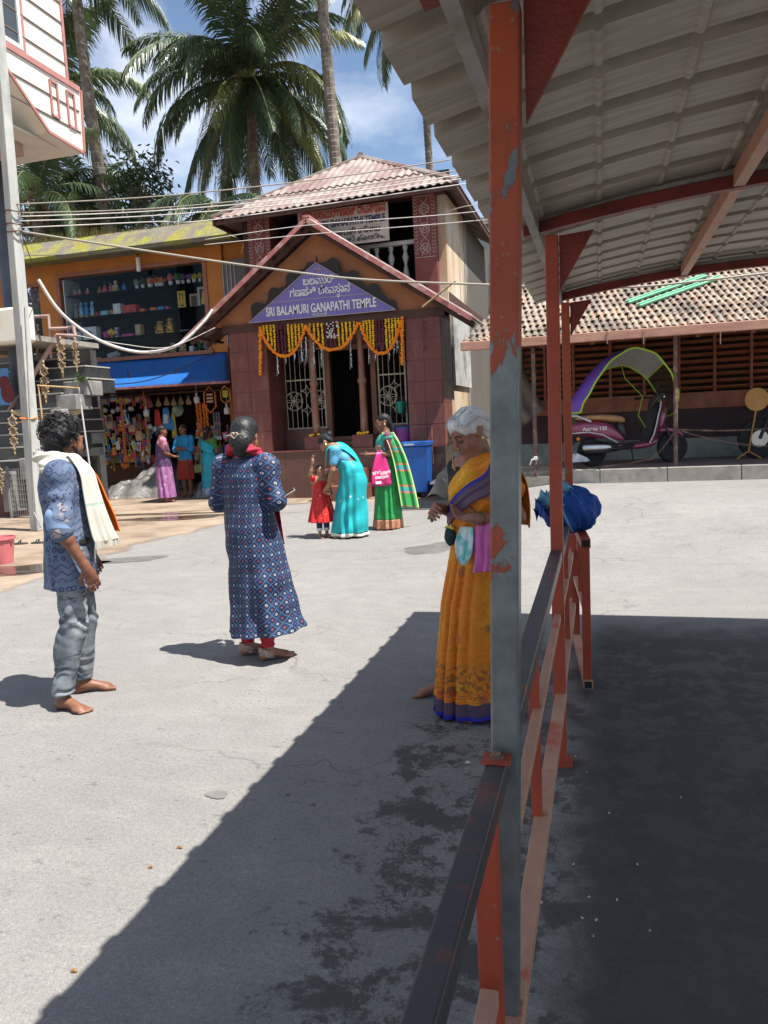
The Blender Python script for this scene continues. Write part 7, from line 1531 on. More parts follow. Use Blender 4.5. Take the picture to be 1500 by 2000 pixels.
    def body(s, mt, h=.007, hc=None, Rh=None, arms=None, legs=None, bust=.0, spine=None, hands=True, feet=True, face=True, paint=None, fat=1.0, hs=1.0, name='body'):
        """arms: {side: (shoulder, elbow, wrist, hand_dir, palm_normal, curl)}; legs: {side: (hip, knee, ankle, toe_dir)}; points for H = 1.65"""
        u = s.u; A = lambda p: np.array(p, float)*u; pts = [A(hc)+.2, A(hc)-.2, A((.35,.3,0)), A((-.35,-.3,0))]+[A(q) for v in list(arms.values()) for q in v[:3]]
        P = np.array(pts); ex = [A(v[2])+np.array(v[3])/np.linalg.norm(v[3])*.2 for v in arms.values()]; P = np.vstack([P]+ex) if ex else P
        lo, hi = P.min(0)-.05, P.max(0)+.05; lo[2] = -.01; sd = SD(lo, hi, h); sp = spine or ((0,0,.92),(0,0,1.10),(0,0,1.30),(0,.01,1.42))
        a, b, c, n = [A(q) for q in sp]; sd.ell(a, np.array((.155,.115,.12))*u*fat, None, .05); sd.cone(a, b, .115*u*fat, .105*u*fat, .05); up = (c-b)/np.linalg.norm(c-b); tilt = np.array(Vector((0,0,1)).rotation_difference(Vector(up)).to_matrix())
        sd.ell((b+c)/2+up*.02*u, np.array((.150,.105,.17))*u*fat, tilt, .05); sd.cone(c-up*.02*u, n, .085*u, .052*u, .05); sd.cone(n-up*.03*u, A(hc)+Rh@np.array((0,.01,-.05))*u, .054*u, .050*u, .03)
        for sg, v in arms.items():
            sh, el, wr = A(v[0]), A(v[1]), A(v[2]); sd.ell(sh, .058*u*fat, None, .04); sd.cone(c+up*.03*u, sh, .06*u, .052*u, .05); sd.cone(sh, el, .046*u*fat, .037*u*fat, .02); m_ = el+(wr-el)*.3; sd.cone(el, m_, .036*u, .036*u, .02); sd.cone(m_, wr, .036*u, .024*u, .02)
            if hands: s.hand(sd, wr, v[3], v[4], sg, v[5], u*hs)
        for sg, v in legs.items():
            hp, kn, an = A(v[0]), A(v[1]), A(v[2]); sd.cone(hp, kn, .082*u, .056*u, .03); sd.cone(kn, an+(0,0,.05), .052*u, .036*u, .02); sd.ell(kn*.65+an*.35+np.array((0,.02*u,0)), np.array((.05,.052,.11))*u, None, .03)
            if feet: s.foot(sd, an, v[3], sg)
        s.P = s.head(sd, A(hc), Rh, u*1.02, face=face)
        s.hc, s.Rh, s.arms, s.legs = A(hc), Rh, {k: [A(q) for q in v[:3]] for k, v in arms.items()}, {k: [A(q) for q in v[:3]] for k, v in legs.items()}
        return sdobj(sd, name, mt, s.th, disp=lambda V: .0012*wav(V, 3, 18), paint=[(s.P(*q[0]), np.array(q[1])*u, q[2], q[3]) for q in (paint or [])])
    def headbits(s, mt, brow=True, closed=False):
        mb = MB()
        for x in (-1,1): mb.tube([s.P(.012*x,-.100,.022),s.P(.030*x,-.098,.029),s.P(.050*x,-.084,.022)], .0035, 5)
        mb.build('eyebrows', mt, s.th, local=True)
        mb = MB()
        for x in (-1,1):
            if closed: mb.tube([s.P(.016*x,-.0895,-.002),s.P(.031*x,-.0915,-.007),s.P(.046*x,-.084,-.002)], .0022, 4)
            else: mb.ball(s.P(.031*x,-.0845,.003), np.array((.0085,.005,.0068))*s.u, 8, 6, rot=Matrix(s.Rh.tolist()))
        mb.build('eyes', m_black, s.th, local=True)
    def box(s, pts, pad, h): P = np.array(pts); return SD(P.min(0)-pad, P.max(0)+pad, h)
def strip(par, name, mt, rows, th=(0,.006,0), nu=10, wob=.0, seed=0, cross=.0):
    """cloth strip: rows of (left point, right point)"""
    rows = [(Vector(map(float, a)), Vector(map(float, b))) for a, b in rows]; n = len(rows)-1; r_ = random.Random(seed); ph = [r_.uniform(0,6) for _ in range(4)]
    def f(u, v):
        x = v*n; i = min(int(x), n-1); t = x-i; t2 = t
        def cr(q0,q1,q2,q3): return .5*((2*q1)+(-q0+q2)*t2+(2*q0-5*q1+4*q2-q3)*t2*t2+(-q0+3*q1-3*q2+q3)*t2**3)
        g = lambda k, j: rows[min(max(j,0),n)][k]; L = cr(*[g(0,i+d) for d in (-1,0,1,2)]); Q = cr(*[g(1,i+d) for d in (-1,0,1,2)])
        p = L.lerp(Q, u); d = (Q-L); nn = Vector((d.y,-d.x,0)); nn = nn.normalized() if nn.length > 1e-4 else Vector((0,-1,0))
        return p + nn*(wob*(math.sin(u*14+ph[0]+v*1.3)+.5*math.sin(u*25+ph[1]))*min(1,v*3+.2) + cross*math.sin(math.pi*u))
    mb = MB(); nv = n*6; mb.solid(f, th, nu*3, nv); o = mb.build(name, mt, par, smooth=True, local=True); me = o.data
    at_ = me.attributes.new('puv','FLOAT_VECTOR','POINT'); k = nu*3+1; wd = (rows[0][1]-rows[0][0]).length; ln = sum((rows[i+1][0]-rows[i][0]).length for i in range(n))
    U = np.array([(i/(nu*3)*wd, j/nv*ln, i/(nu*3)) for j in range(nv+1) for i in range(k)]*2); at_.data.foreach_set('vector', U.ravel()); return o
m_sk_man = mat_skin('skin_brown', (.20,.085,.048), (.155,.062,.035)); m_sk_w = mat_skin('skin_warm', (.30,.145,.085), (.25,.115,.065)); m_sk_old = mat_skin('skin_dark', (.30,.14,.088), (.22,.10,.06)); m_sk_kid = mat_skin('skin_kid', (.32,.17,.10), (.27,.135,.08))
def mat_hair(name, c, c2, rough=.4, f=150):
    m, nt = newmat(name); v = coords(nt); n1 = noise(nt, nd(nt, 'ShaderNodeMapping', Vector=v, Scale=(1,1,.16)).outputs[0], f, 3, .6)
    return finish(m, nt, ramp(nt, n1, (.35, c), (.7, c2)), rough, 0, n1, .5, .004, .28)
m_hair = mat_hair('black_hair', (.006,.006,.007), (.018,.017,.018), .55); m_hairg = mat_hair('greying_hair', (.007,.007,.008), (.030,.030,.032)); m_hairw = mat_hair('white_hair', (.50,.50,.49), (.72,.72,.71), .5)
m_gold = M('gold_metal', (.60,.38,.10), rough=.3, metal=.9, bump=0)
LIP = (.16,.05,.04)
camr = 15.6   # world angle of the camera's right
def zfor(gx, gy, py):
    lo, hi = .3, 2.2
    for _ in range(30):
        m_ = (lo+hi)/2
        if px((gx,gy,m_))[1] > py: lo = m_
        else: hi = m_
    return lo
# ---------------------------------------------------------------- 1. man in printed blue shirt
gx, gy = -2.86, 3.60; Hm = zfor(gx, gy, 822)
pm = Person('barefoot man in blue printed shirt and grey jeans with a white towel round his neck', gx, gy, 38, Hm); u = pm.u
def leg_from(P_, ankpx, heel, toe, hipx, u):
    a = P_.loc(G(*ankpx)); d = P_.loc(G(*toe))-P_.loc(G(*heel)); return a/u, d/np.linalg.norm(d)
aR, dR = leg_from(pm, (126,1386), (112,1383), (172,1393), -1, u); aL, dL = leg_from(pm, (165,1352), (155,1354), (232,1345), 1, u)
aR[2] = aL[2] = .075
legs = {-1: ((-.085,.0,.88), ((aR[0]-.085)/2-.0, aR[1]/2-.035, .47), aR, dR), 1: ((.085,0,.88), ((aL[0]+.085)/2, aL[1]/2-.04, .47), aL, dL)}
Rh = rotm(36, 4); hc = (0,-.03,1.535)
arms = {-1: ((-.185,.015,1.355),(-.245,.045,1.075),(-.235,-.075,.83),(.05,-.35,-.95),(1,.1,0),.45), 1: ((.185,.015,1.355),(.24,.04,1.08),(.22,-.10,.86),(0,-.4,-.9),(-1,.1,0),.45)}
pm.body(m_sk_man, .0065, hc, Rh, arms, legs)
# jeans
def mat_jeans():
    m, nt = newmat('faded_shaded_jeans'); v = coords(nt)
    c = ramp(nt, noise(nt, nd(nt, 'ShaderNodeMapping', Vector=v, Scale=(1,1,.6)).outputs[0], 5, 6, .6), (.32, (.07,.085,.10)), (.5, (.16,.18,.20)), (.66, (.30,.32,.335)))
    c = mix(nt, ramp(nt, noise(nt, nd(nt, 'ShaderNodeMapping', Vector=v, Scale=(1,1,2.6)).outputs[0], 9, 6, .7), (.52, 0), (.60, .85)), c, (.045,.055,.075))  # dark streaks paint the shade of wrinkles into the denim colour
    return finish(m, nt, c, .85, 0, noise(nt, v, 260, 2), .4, .002, .2)
L_ = pm.legs; sd = pm.box([L_[-1][2], L_[1][2], (.2*u,.16*u,1.0*u), (-.2*u,-.16*u,.1)], .1, .0065)
sd.ell((0,0,.90*u), (.165*u,.125*u,.12*u), None, .04)
for g_ in (-1,1):
    hp, kn, an = L_[g_]; an2 = an+np.array((0,0,.035)); sd.cone(hp, kn, .092*u, .072*u, .04); sd.cone(kn, an2, .070*u, .056*u, .03); sd.ell(kn*.65+an*.35+np.array((0,.024*u,0)), np.array((.062,.064,.13))*u, None, .03); sd.cone(an2+(kn-an2)*.12, an2, .058*u, .056*u, .015)
sd.cut((0,0,-1), -.088)
def dj(V):
    z = V[:,2]; k = np.clip((.34-z)/.22, 0, 1); kk = np.exp(-((z-.50)/.10)**2); return k*.0085*np.sin(z*125+5*np.sin(V[:,0]*22+V[:,1]*17)+wav(V,5,7)*4.5)*(.55+.6*wav(V,15,6)) + kk*.005*np.sin(z*80+wav(V,6,6)*4) + .005*wav(V,8,6)
sdobj(sd, 'jeans', mat_jeans(), pm.th, dj)
# shirt
def mat_shirt():
    m, nt = newmat('printed_blue_shirt'); v = puv(nt); o = coords(nt); s = nd(nt, 'ShaderNodeSeparateXYZ', Vector=v); x, z = s.outputs[0], s.outputs[1]
    base = ramp(nt, noise(nt, o, 6, 6, .65), (.3, (.055,.078,.135)), (.5, (.10,.135,.21)), (.72, (.18,.215,.29)))
    base = mix(nt, ramp(nt, noise(nt, o, 9, 5, .6), (.62, 0), (.70, .75)), base, (.42,.33,.27))
    zig = math_(nt, 'ABSOLUTE', math_(nt, 'SUBTRACT', math_(nt, 'FRACT', math_(nt, 'MULTIPLY', x, 16)), .5)); row = math_(nt, 'ABSOLUTE', math_(nt, 'SUBTRACT', math_(nt, 'FRACT', math_(nt, 'ADD', math_(nt, 'MULTIPLY', z, 26), math_(nt, 'MULTIPLY', zig, 1.3))), .5))
    band = math_(nt, 'GREATER_THAN', math_(nt, 'SINE', math_(nt, 'MULTIPLY', z, 26)), .1)
    ln = math_(nt, 'MULTIPLY', math_(nt, 'LESS_THAN', row, .085), band)
    vr = nd(nt, 'ShaderNodeTexVoronoi', Vector=nd(nt, 'ShaderNodeMapping', Vector=v, Scale=(30,30,1)).outputs[0], Scale=1.0); ring = math_(nt, 'MULTIPLY', math_(nt, 'LESS_THAN', math_(nt, 'ABSOLUTE', math_(nt, 'SUBTRACT', vr.outputs['Distance'], .33)), .09), math_(nt, 'SUBTRACT', 1.0, band))
    c = mix(nt, math_(nt, 'MULTIPLY', math_(nt, 'MAXIMUM', ln, ring), .85), base, (.018,.026,.07)); return finish(m, nt, c, .75, 0, noise(nt, o, 240, 2), .3, .002, .25)
m_shirt = mat_shirt(); Ar = pm.arms; sd = pm.box([(-.36*u,-.25,.64*u),(.36*u,.25,1.48*u)], .05, .0065)
sd.col([(.70*u,0,.01,.190*u,.145*u),(.90*u,0,.005,.182*u,.140*u),(1.10*u,0,0,.170*u,.128*u),(1.28*u,0,.005,.178*u,.128*u),(1.36*u,0,.01,.145*u,.105*u),(1.43*u,0,.015,.085*u,.08*u)], lambda t, z: .007*np.sin(3*t+z*7)+.004*np.sin(7*t+z*4), .04)
for g_ in (-1,1):
    sh, el, wr = Ar[g_]; e2 = el+(wr-el)*.08; sd.ell(sh, .073*u, None, .04); sd.cone(sh, e2, .069*u, .063*u, .045); d_ = (el-sh)/np.linalg.norm(el-sh); sd.cone(el-d_*.045, e2, .066*u, .065*u, .006)
def duv_shirt(V):
    x = np.arctan2(V[:,0], V[:,1])*.17; z = V[:,2].copy(); arm = np.abs(V[:,0]) > .205*u; c = np.where(V[:,0] > 0, .22, -.22)*u; x2 = np.arctan2(V[:,1], V[:,0]-c)*.065; return np.stack([np.where(arm, x2+.5, x), z, 0*z], 1)
wsh = lambda V: .0055*wav(V,11,4.5)+.004*np.sin(V[:,2]*48+wav(V,12,3)*3.0)*np.clip(wav(V,13,2.5)+.4,0,1)
so_ = sdobj(sd, 'shirt', m_shirt, pm.th, wsh, duv_shirt)
mcuff = mat_cloth('shirt_cuff_blue', (.14,.22,.36), (.19,.27,.42))
for g_ in (-1,1):
    sh, el, wr = Ar[g_]; d_ = (el-sh)/np.linalg.norm(el-sh); sd = pm.box([el], .13, .006); sd.cone(el-d_*.05, el-d_*.005+(wr-el)*.06, .0705*u, .068*u, .004); sd.cut(d_, d_@(el+(wr-el)*.10)); sdobj(sd, 'cuff', mcuff, so_, lambda V: .002*wav(V,2,9))
# towel: roll round the neck, white fall in front, orange cloth beyond it
def mat_towel():
    m, nt = newmat('white_towel'); v = puv(nt); y = nd(nt, 'ShaderNodeSeparateXYZ', Vector=v).outputs[1]
    c = ramp(nt, noise(nt, coords(nt), 9, 4), (.3, (.56,.53,.46)), (.7, (.48,.455,.39))); g1 = math_(nt, 'LESS_THAN', math_(nt, 'ABSOLUTE', math_(nt, 'SUBTRACT', y, .27)), .007); return finish(m, nt, mix(nt, math_(nt, 'MULTIPLY', g1, .6), c, (.20,.36,.26)), .9, 0, noise(nt, coords(nt), 300, 2), .5, .002, .1)
m_tow = mat_towel(); m_ocl = mat_cloth('orange_cloth', (.78,.16,.015), (.68,.12,.01), 12); m_redb = mat_cloth('red_border', (.45,.03,.02), (.38,.02,.02))
tw = thing('neck_towel', 'white cotton towel with green line round the neck of the barefoot man', 'towel', tuple(pm.o), pm.a)
sd = pm.box([(-.2*u,-.2,1.3*u),(.2*u,.2,1.5*u)], .06, .0065); ring = [(.098*math.sin(a)*u, (.02-.092*math.cos(a))*u, (1.435-.02*math.cos(a))*u) for a in [i*2*math.pi/18 for i in range(19)]]
sd.chain(ring, [.034*u]*19, .02); [sd.ell((x_*.11*u,.05*u,1.395*u),(.085*u,.07*u,.04*u),None,.03) for x_ in (-1,1)]; sdobj(sd, 'neck_roll', m_tow, tw, lambda V: .006*np.sin(V[:,2]*120+wav(V,3,3)*4+V[:,0]*30)+.003*wav(V,4,8))
yf = lambda x, e: -(e+.135*math.sqrt(max(.05,1-(x/.20)**2)))*u
rows = [((-.13*u,-.03,1.47*u),(-.02*u,-.12*u,1.42*u))]+[((x0*u, yf(x0,e0), z*u),(x1*u, yf(x1,e1), z*u)) for x0,x1,e0,e1,z in ((-.155,-.04,.00,.03,1.36),(-.165,-.03,.02,.055,1.24),(-.165,-.03,.03,.085,1.12),(-.158,-.01,.04,.12,1.00),(-.145,.0,.045,.14,.95))]
strip(tw.__class__ and tw, 'front_fall', m_tow, rows, (.004,.006,0), 10, .008, 3)
mb = MB(); r_ = random.Random(8)
for k in range(26): u_ = k/25; a, b = Vector(rows[-1][0]), Vector(rows[-1][1]); p_ = a.lerp(b, u_); mb.tube([p_+Vector((0,0,.01)), p_+Vector((r_.uniform(-.006,.006),0,-.035))], .0025, 3)
for k in range(5): mb.tube([Vector(rows[-1][0])+Vector((.01*k,0,0)), Vector(rows[-1][0])+Vector((.012*k+.01,.01,-.07-.02*(k%3)))], [.006,.003], 4)
mb.build('fringe', m_tow, tw, local=True)
oc = thing('orange_cloth', 'orange cloth with red edge hanging on the far side of the white towel', 'cloth', tuple(pm.o), pm.a)
rows2 = [((.0*u,-.14*u,1.40*u),(.10*u,-.09*u,1.44*u))]+[((x0*u, yf(x0,e0), z*u),(x1*u, yf(x1,e1), z*u)) for x0,x1,e0,e1,z in ((.0,.13,.06,.03,1.32),(.02,.15,.10,.07,1.2),(.03,.16,.14,.10,1.08),(.05,.16,.16,.12,.985))]
strip(oc, 'fall', m_ocl, rows2, (0,.006,0), 8, .008, 5); 0 and strip(oc, 'edge', m_redb, [((a[0]-.012,a[1]-.006,a[2]),(a[0]+.004,a[1]-.006,a[2])) for a, b in rows2], (0,.004,0), 2, 0, 1)
# hair, beard, eyebrows
P = pm.P; sd = SD(pm.hc-.17, pm.hc+.19, .006)
for x,y,z,rx,ry,rz_ in ((0,.028,.058,.082,.096,.080),(0,-.030,.098,.066,.05,.036),(0,.07,.02,.076,.056,.075),(.055,.035,.03,.033,.06,.06),(-.055,.035,.03,.033,.06,.06),(0,.075,-.04,.06,.035,.05)): sd.ell(P(x,y,z), np.array((rx,ry,rz_))*u, pm.Rh, .02)
sd.ell(P(0,-.10,-.02), np.array((.075,.065,.095))*u, pm.Rh, .01, 's')
hr = sdobj(sd, 'hair', m_hair, pm.th, lambda V: .013*wav(V,21,11)+.006*wav(V,22,26)+.008)
mb = MB(); r_ = random.Random(2); Rm = Matrix(pm.Rh.tolist())
for k in range(260):
    d = Vector((r_.gauss(0,1),r_.gauss(.35,1),r_.gauss(.5,.9))).normalized()
    if d.y < -.72 and d.z < .5: continue
    p0 = Vector(P(d.x*.088, .03+d.y*.098, .048+d.z*.088)); t = Vector((r_.gauss(0,1),r_.gauss(0,1),r_.gauss(-.3,.6))); dd = Rm@d; t = (t-dd*t.dot(dd)).normalized(); L = r_.uniform(.03,.06)
    mb.tube([p0, p0+dd*.012+t*L*.35, p0+dd*.020+t*L*.75, p0+dd*.012+t*L], [.0036,.0034,.0026,.001], 3)
mb.build('curls', m_hair, hr, local=True, kind='stuff')
sd = SD(pm.hc-.17, pm.hc+.1, .006); sd.ell(P(0,-.055,-.098), np.array((.047,.040,.036))*u, pm.Rh, .01)
for x in (-1,1): sd.cone(P(.056*x,-.005,-.03), P(.047*x,-.045,-.088), .013*u, .016*u, .015)
sd.cone(P(-.025,-.095,-.052), P(.025,-.095,-.052), .006, .006, .006); sdobj(sd, 'beard', m_hair, pm.th, lambda V: .004*wav(V,9,30)); pm.headbits(m_hair)
mb = MB(); 
for k in range(3): mb.ball((-.19*u, -.06*u+.012*k, .985*u-.012*k), (.012,.016,.02), 6, 4)
sd = pm.box([(-.19*u,-.2,.93*u),(.19*u,.2,1.0*u)], .02, .008); sd.col([(.945*u,0,0,.172*u,.132*u),(.985*u,0,0,.172*u,.132*u)]); sdobj(sd, 'belt', m_bpl, pm.th)
# ---------------------------------------------------------------- 2. woman in blue dress, seen from behind
gx, gy = -2.17, 4.47; Hb = zfor(gx, gy, 818)
pb_ = Person('woman in navy diamond print dress and red scarf seen from behind', gx, gy, 84, Hb); u = pb_.u
f1 = pb_.loc(G(525,1288))/u; d1 = pb_.loc(G(574,1284))-pb_.loc(G(512,1294)); f2 = pb_.loc(G(487,1278))/u; d2 = pb_.dirl(camr+25); f1[2] = f2[2] = .075
cr_l = pb_.dirl(camr); arms = {-1: ((-.165,.01,1.335),(-.235,.045,1.10),(-.115,-.17,1.10),(.5,-.8,.1),(.2,.2,1),.5), 1: ((.165,.01,1.335),(.235,.035,1.09),(.10,-.17,1.08),(-.5,-.8,.1),(0,.2,1),.5)}
legs = {-1: ((-.08,0,.86),((f1[0]-.08)/2,f1[1]/2-.02,.46),f1,d1), 1: ((.08,0,.86),((f2[0]+.08)/2,f2[1]/2-.02,.46),f2,d2)}
pb_.body(m_sk_w, .0075, (0,-.015,1.535), rotm(12,12), arms, legs)
def mat_dress():
    m, nt = newmat('navy_diamond_print'); v = puv(nt); o = coords(nt); vv = nd(nt, 'ShaderNodeVectorMath', p_operation='ADD', i0=v, i1=nd(nt, 'ShaderNodeVectorMath', p_operation='SCALE', i0=nd(nt, 'ShaderNodeTexNoise', Vector=v, Scale=7.0).outputs[1], Scale=.036).outputs[0]).outputs[0]
    s = nd(nt, 'ShaderNodeSeparateXYZ', Vector=nd(nt, 'ShaderNodeMapping', Vector=vv, Rotation=(0,0,R(42)), Scale=(22.5,22.5,1)).outputs[0])
    fx, fy = [math_(nt, 'ABSOLUTE', math_(nt, 'SUBTRACT', math_(nt, 'FRACT', s.outputs[i]), .5)) for i in (0,1)]
    line = math_(nt, 'GREATER_THAN', math_(nt, 'MAXIMUM', fx, fy), .452); dots = math_(nt, 'GREATER_THAN', noise(nt, v, 120, 1), .40)
    rr = math_(nt, 'SQRT', math_(nt, 'ADD', math_(nt, 'MULTIPLY', fx, fx), math_(nt, 'MULTIPLY', fy, fy)))
    par = math_(nt, 'FRACT', math_(nt, 'MULTIPLY', math_(nt, 'ADD', math_(nt, 'FLOOR', s.outputs[0]), math_(nt, 'FLOOR', s.outputs[1])), .5)); odd = math_(nt, 'GREATER_THAN', par, .25)
    base = ramp(nt, noise(nt, o, 9, 5), (.3, (.007,.016,.048)), (.7, (.013,.027,.070)))
    c = mix(nt, math_(nt, 'MULTIPLY', line, math_(nt, 'MULTIPLY', dots, .85)), base, (.075,.145,.27))
    ring = math_(nt, 'MULTIPLY', math_(nt, 'LESS_THAN', math_(nt, 'ABSOLUTE', math_(nt, 'SUBTRACT', rr, .125)), .045), odd); dot = math_(nt, 'MULTIPLY', math_(nt, 'LESS_THAN', rr, .10), math_(nt, 'SUBTRACT', 1.0, odd))
    c = mix(nt, ring, c, (.36,.37,.36)); c = mix(nt, dot, c, (.50,.06,.045)); return finish(m, nt, c, .6, 0, noise(nt, o, 240, 2), .25, .002, .35)
cx_ = lambda k: cr_l*k
sd = pb_.box([(-.38*u,-.40*u,.06),(.38*u,.34*u,1.46*u)], .05, .0075)
h_ = cx_(.055); h3 = cx_(.025)
sd.col([(.165*u,h_[0]*1.25,h_[1]*1.25,.285*u,.22*u),(.35*u,h_[0]*.8,h_[1]*.8,.235*u,.19*u),(.70*u,h3[0],h3[1],.205*u,.17*u),(.92*u,0,0,.19*u,.155*u),(1.08*u,0,0,.168*u,.135*u),(1.26*u,0,.005,.175*u,.125*u),(1.34*u,0,.01,.15*u,.10*u),(1.40*u,0,.015,.085*u,.075*u)],
       lambda t, z: (np.clip((.95*u-z)/.8,0,1)**1.2)*(.016*np.sin(5*t+1.2+2.0*np.sin(z*3))+.014*np.sin(9*t+.5+1.2*z)), .04)
for g_ in (-1,1):
    sh, el, wr = pb_.arms[g_]; sd.ell(sh+np.array((0,0,.004)), .072*u, None, .05); sd.cone(sh, el, .069*u, .058*u, .045); sd.cone(el, el+(wr-el)*.72, .054*u, .044*u, .02)
hem = cr_l*.08; sd.cut((hem[0],hem[1],-1), -(.195*u))
def duv2(V):
    z = V[:,2]; return np.stack([np.arctan2(V[:,0], V[:,1]+.02)*.215, z+.10*V[:,0], 0*z], 1)
dr = sdobj(sd, 'dress', mat_dress(), pb_.th, lambda V: .006*wav(V,31,3.5)+.006*np.sin(V[:,2]*22+V[:,0]*26+wav(V,32,2.2)*2.6)*np.clip(.6+wav(V,33,2),0,1), duv2)
m_rscarf = mat_cloth('crimson_scarf', (.46,.028,.060), (.36,.02,.045), 10); m_rleg = mat_cloth('red_legging', (.40,.02,.035), (.30,.015,.03), 12)
sd = pb_.box([(-.18*u,-.2,1.3*u),(.18*u,.2,1.52*u)], .06, .0075); sd.chain([(.100*math.sin(a)*u, (.012-.098*math.cos(a))*u, (1.425-.04*math.cos(a))*u) for a in [i*2*math.pi/16 for i in range(17)]], [.025*u]*17, .02); sdobj(sd, 'scarf', m_rscarf, pb_.th, lambda V: .005*np.sin(V[:,2]*170+V[:,0]*40+wav(V,4,4)*3))
strip(pb_.th, 'scarf_end', m_rscarf, [((-.02*u,-.11*u,1.40*u),(-.11*u,-.09*u,1.39*u)),((-.02*u,-.18*u,1.2*u),(-.13*u,-.15*u,1.2*u)),((-.03*u,-.20*u,.95*u),(-.15*u,-.16*u,.95*u)),((-.04*u,-.21*u,.75*u),(-.16*u,-.17*u,.78*u))], (0,.005,0), 6, .008, 2)
for g_ in (-1,1):
    hp, kn, an = pb_.legs[g_]; sd = pb_.box([kn, an], .09, .0075); sd.cone(kn, an+(0,0,.035), .062*u, .047*u, .02); sd.cut((0,0,-1), -.095*u); sdobj(sd, 'legging', m_rleg, pb_.th, lambda V: .0035*np.sin(V[:,2]*150+wav(V,3,5)*3))
    ank = np.array((an[0],an[1],0)); dd = np.array((d1,d2)[0 if g_ < 0 else 1], float); dd /= np.linalg.norm(dd); sd = pb_.box([ank+(0,0,.05)], .09, .006)
    for dz, rr in ((.070,.042),(.052,.046),(.034,.045)):
        sd.chain([ank+np.array((rr*math.cos(a)*u-dd[0]*.012, rr*math.sin(a)*u-dd[1]*.012, dz*u-.016*(math.cos(a)*dd[0]+math.sin(a)*dd[1]))) for a in [i*math.pi/7 for i in range(15)]], [.0085*u]*15, .008)
    sdobj(sd, 'anklet', M('beaded_anklet', (.55,.42,.34), (.18,.10,.09), 90, rough=.5, bs=150, bump=.6), pb_.th, lambda V: .003*wav(V,6,60))
P = pb_.P; sd = SD(pb_.hc-.2, pb_.hc+.17, .0065)
for x,y,z,rx,ry,rz_ in ((0,.022,.042,.088,.104,.086),(0,.075,-.01,.078,.056,.085),(0,.102,-.055,.070,.050,.066),(0,.094,-.105,.055,.042,.05)): sd.ell(P(x,y,z), np.array((rx,ry,rz_))*u, pb_.Rh, .025)
sd.ell(P(0,-.125,-.04), np.array((.085,.09,.105))*u, pb_.Rh, .015, 's'); hr = sdobj(sd, 'hair', m_hairg, pb_.th, lambda V: .0022*np.sin(np.arctan2(V[:,0]-pb_.hc[0], V[:,2]-pb_.hc[2])*60+wav(V,2,6)*2))
mb = MB(); c = Vector(P(.022,.138,-.022)); Rm = Matrix(pb_.Rh.tolist())
hp_ = [(16*math.sin(t)**3/16*.022, 0, (13*math.cos(t)-5*math.cos(2*t)-2*math.cos(3*t)-math.cos(4*t))/16*.021) for t in [i*math.pi/14 for i in range(29)]]; mb.tube([c+Rm@Vector((p[0],.012,p[2])) for p in hp_], .0038, 6); mb.tube([c+Rm@Vector((-.04,.006,.006)), c+Rm@Vector((.05,.006,.0))], .005, 5)
tag(mb.build('hair_clip', M('rose_gold', (.62,.42,.36), rough=.3, metal=.5), hr, local=True), None, None) if False else mb.build('hair_clip', M('rose_gold', (.50,.36,.28), rough=.4, metal=.4), hr, local=True)
mb = MB()
for x in (-1,1): mb.lathe([(.002,0),(.006,-.008),(.009,-.02),(.003,-.03)], 8, P(.078*x,.01,-.040)); 
mb.build('earrings', m_gold, pb_.th, local=True); pb_.headbits(m_hair)
ph_ = thing('mobile_phone', 'thin pale phone held in front of the woman in the navy dress', 'phone', tuple(PY(553,968,gy+.15))); mb = MB(); w1 = pb_.arms[-1][2]; c = Vector(PY(556,967,gy+.12)); mb.obox(c, (.037,.075,.004), Euler((.5,.1,R(-60))).to_matrix()); mb.build('case', C('phone_case', (.45,.36,.28)), ph_, bevel=.003); mb = MB(); mb.obox(c+Vector((0,0,.0045)), (.034,.070,.001), Euler((.5,.1,R(-60))).to_matrix()); mb.build('screen', m_black, ph_)
# ---------------------------------------------------------------- 3. old woman in orange sari
gx, gy = -.59, 3.80; Ho = zfor(gx, gy, 801)+.035
po = Person('elderly white haired woman in orange and yellow sari looking down at her hands', gx, gy, 236, Ho); u = po.u
fo = po.loc(G(856,1356))/u; fo *= .9; fo[2] = .075; d_o = po.dirl(camr+178); arms = {1: ((.15,.02,1.31),(.205,.07,1.06),(.13,-.17,1.075),(-.93,-.25,.10),(.1,-.2,1),.7), -1: ((-.15,.02,1.31),(-.21,.05,1.06),(-.105,-.185,1.115),(.25,-.85,.12),(.8,.2,-.5),1.45)}
legs = {1: ((.08,0,.86),(.08,-.02,.46),(.06,-.03,.075),(-.2,-1,0)), -1: ((-.08,0,.86),((fo[0]-.08)/2,fo[1]/2-.02,.46),fo,d_o)}
AG = (.10,.042,.026)
po.body(m_sk_old, .0048, (0,-.055,1.50), rotm(-12,26), arms, legs, hs=.98, paint=[((0,-.09,-.067),(.024,.02,.012),(.10,.035,.03),.8),((.031,-.085,-.012),(.02,.02,.008),(.075,.03,.02),.5),((-.031,-.085,-.012),(.02,.02,.008),(.075,.03,.02),.5),((.03,-.085,-.05),(.005,.03,.016),(.085,.035,.022),.7),((-.03,-.085,-.05),(.005,.03,.016),(.085,.035,.022),.7)]); po.headbits(m_hairg, closed=True)
P = po.P; mb = MB(); mb.ball(P(0,-.094,.040), (.006,.003,.006), 8, 5); mb.build('forehead_mark', C('deep_red', (.20,.01,.012)), po.th, local=True)
mb = MB(); mb.ball(P(.016,-.108,-.034), .006, 8, 6); mb.ball(P(-.016,-.106,-.034), .004, 8, 6); mb.build('nose_stud', m_gold, po.th, local=True)
mb = MB(); mb.ball(P(.083,.01,-.035), (.006,.009,.012), 8, 6); mb.build('earring', m_gold, po.th, local=True)
sd = SD(po.hc-.17, po.hc+.18, .0055)
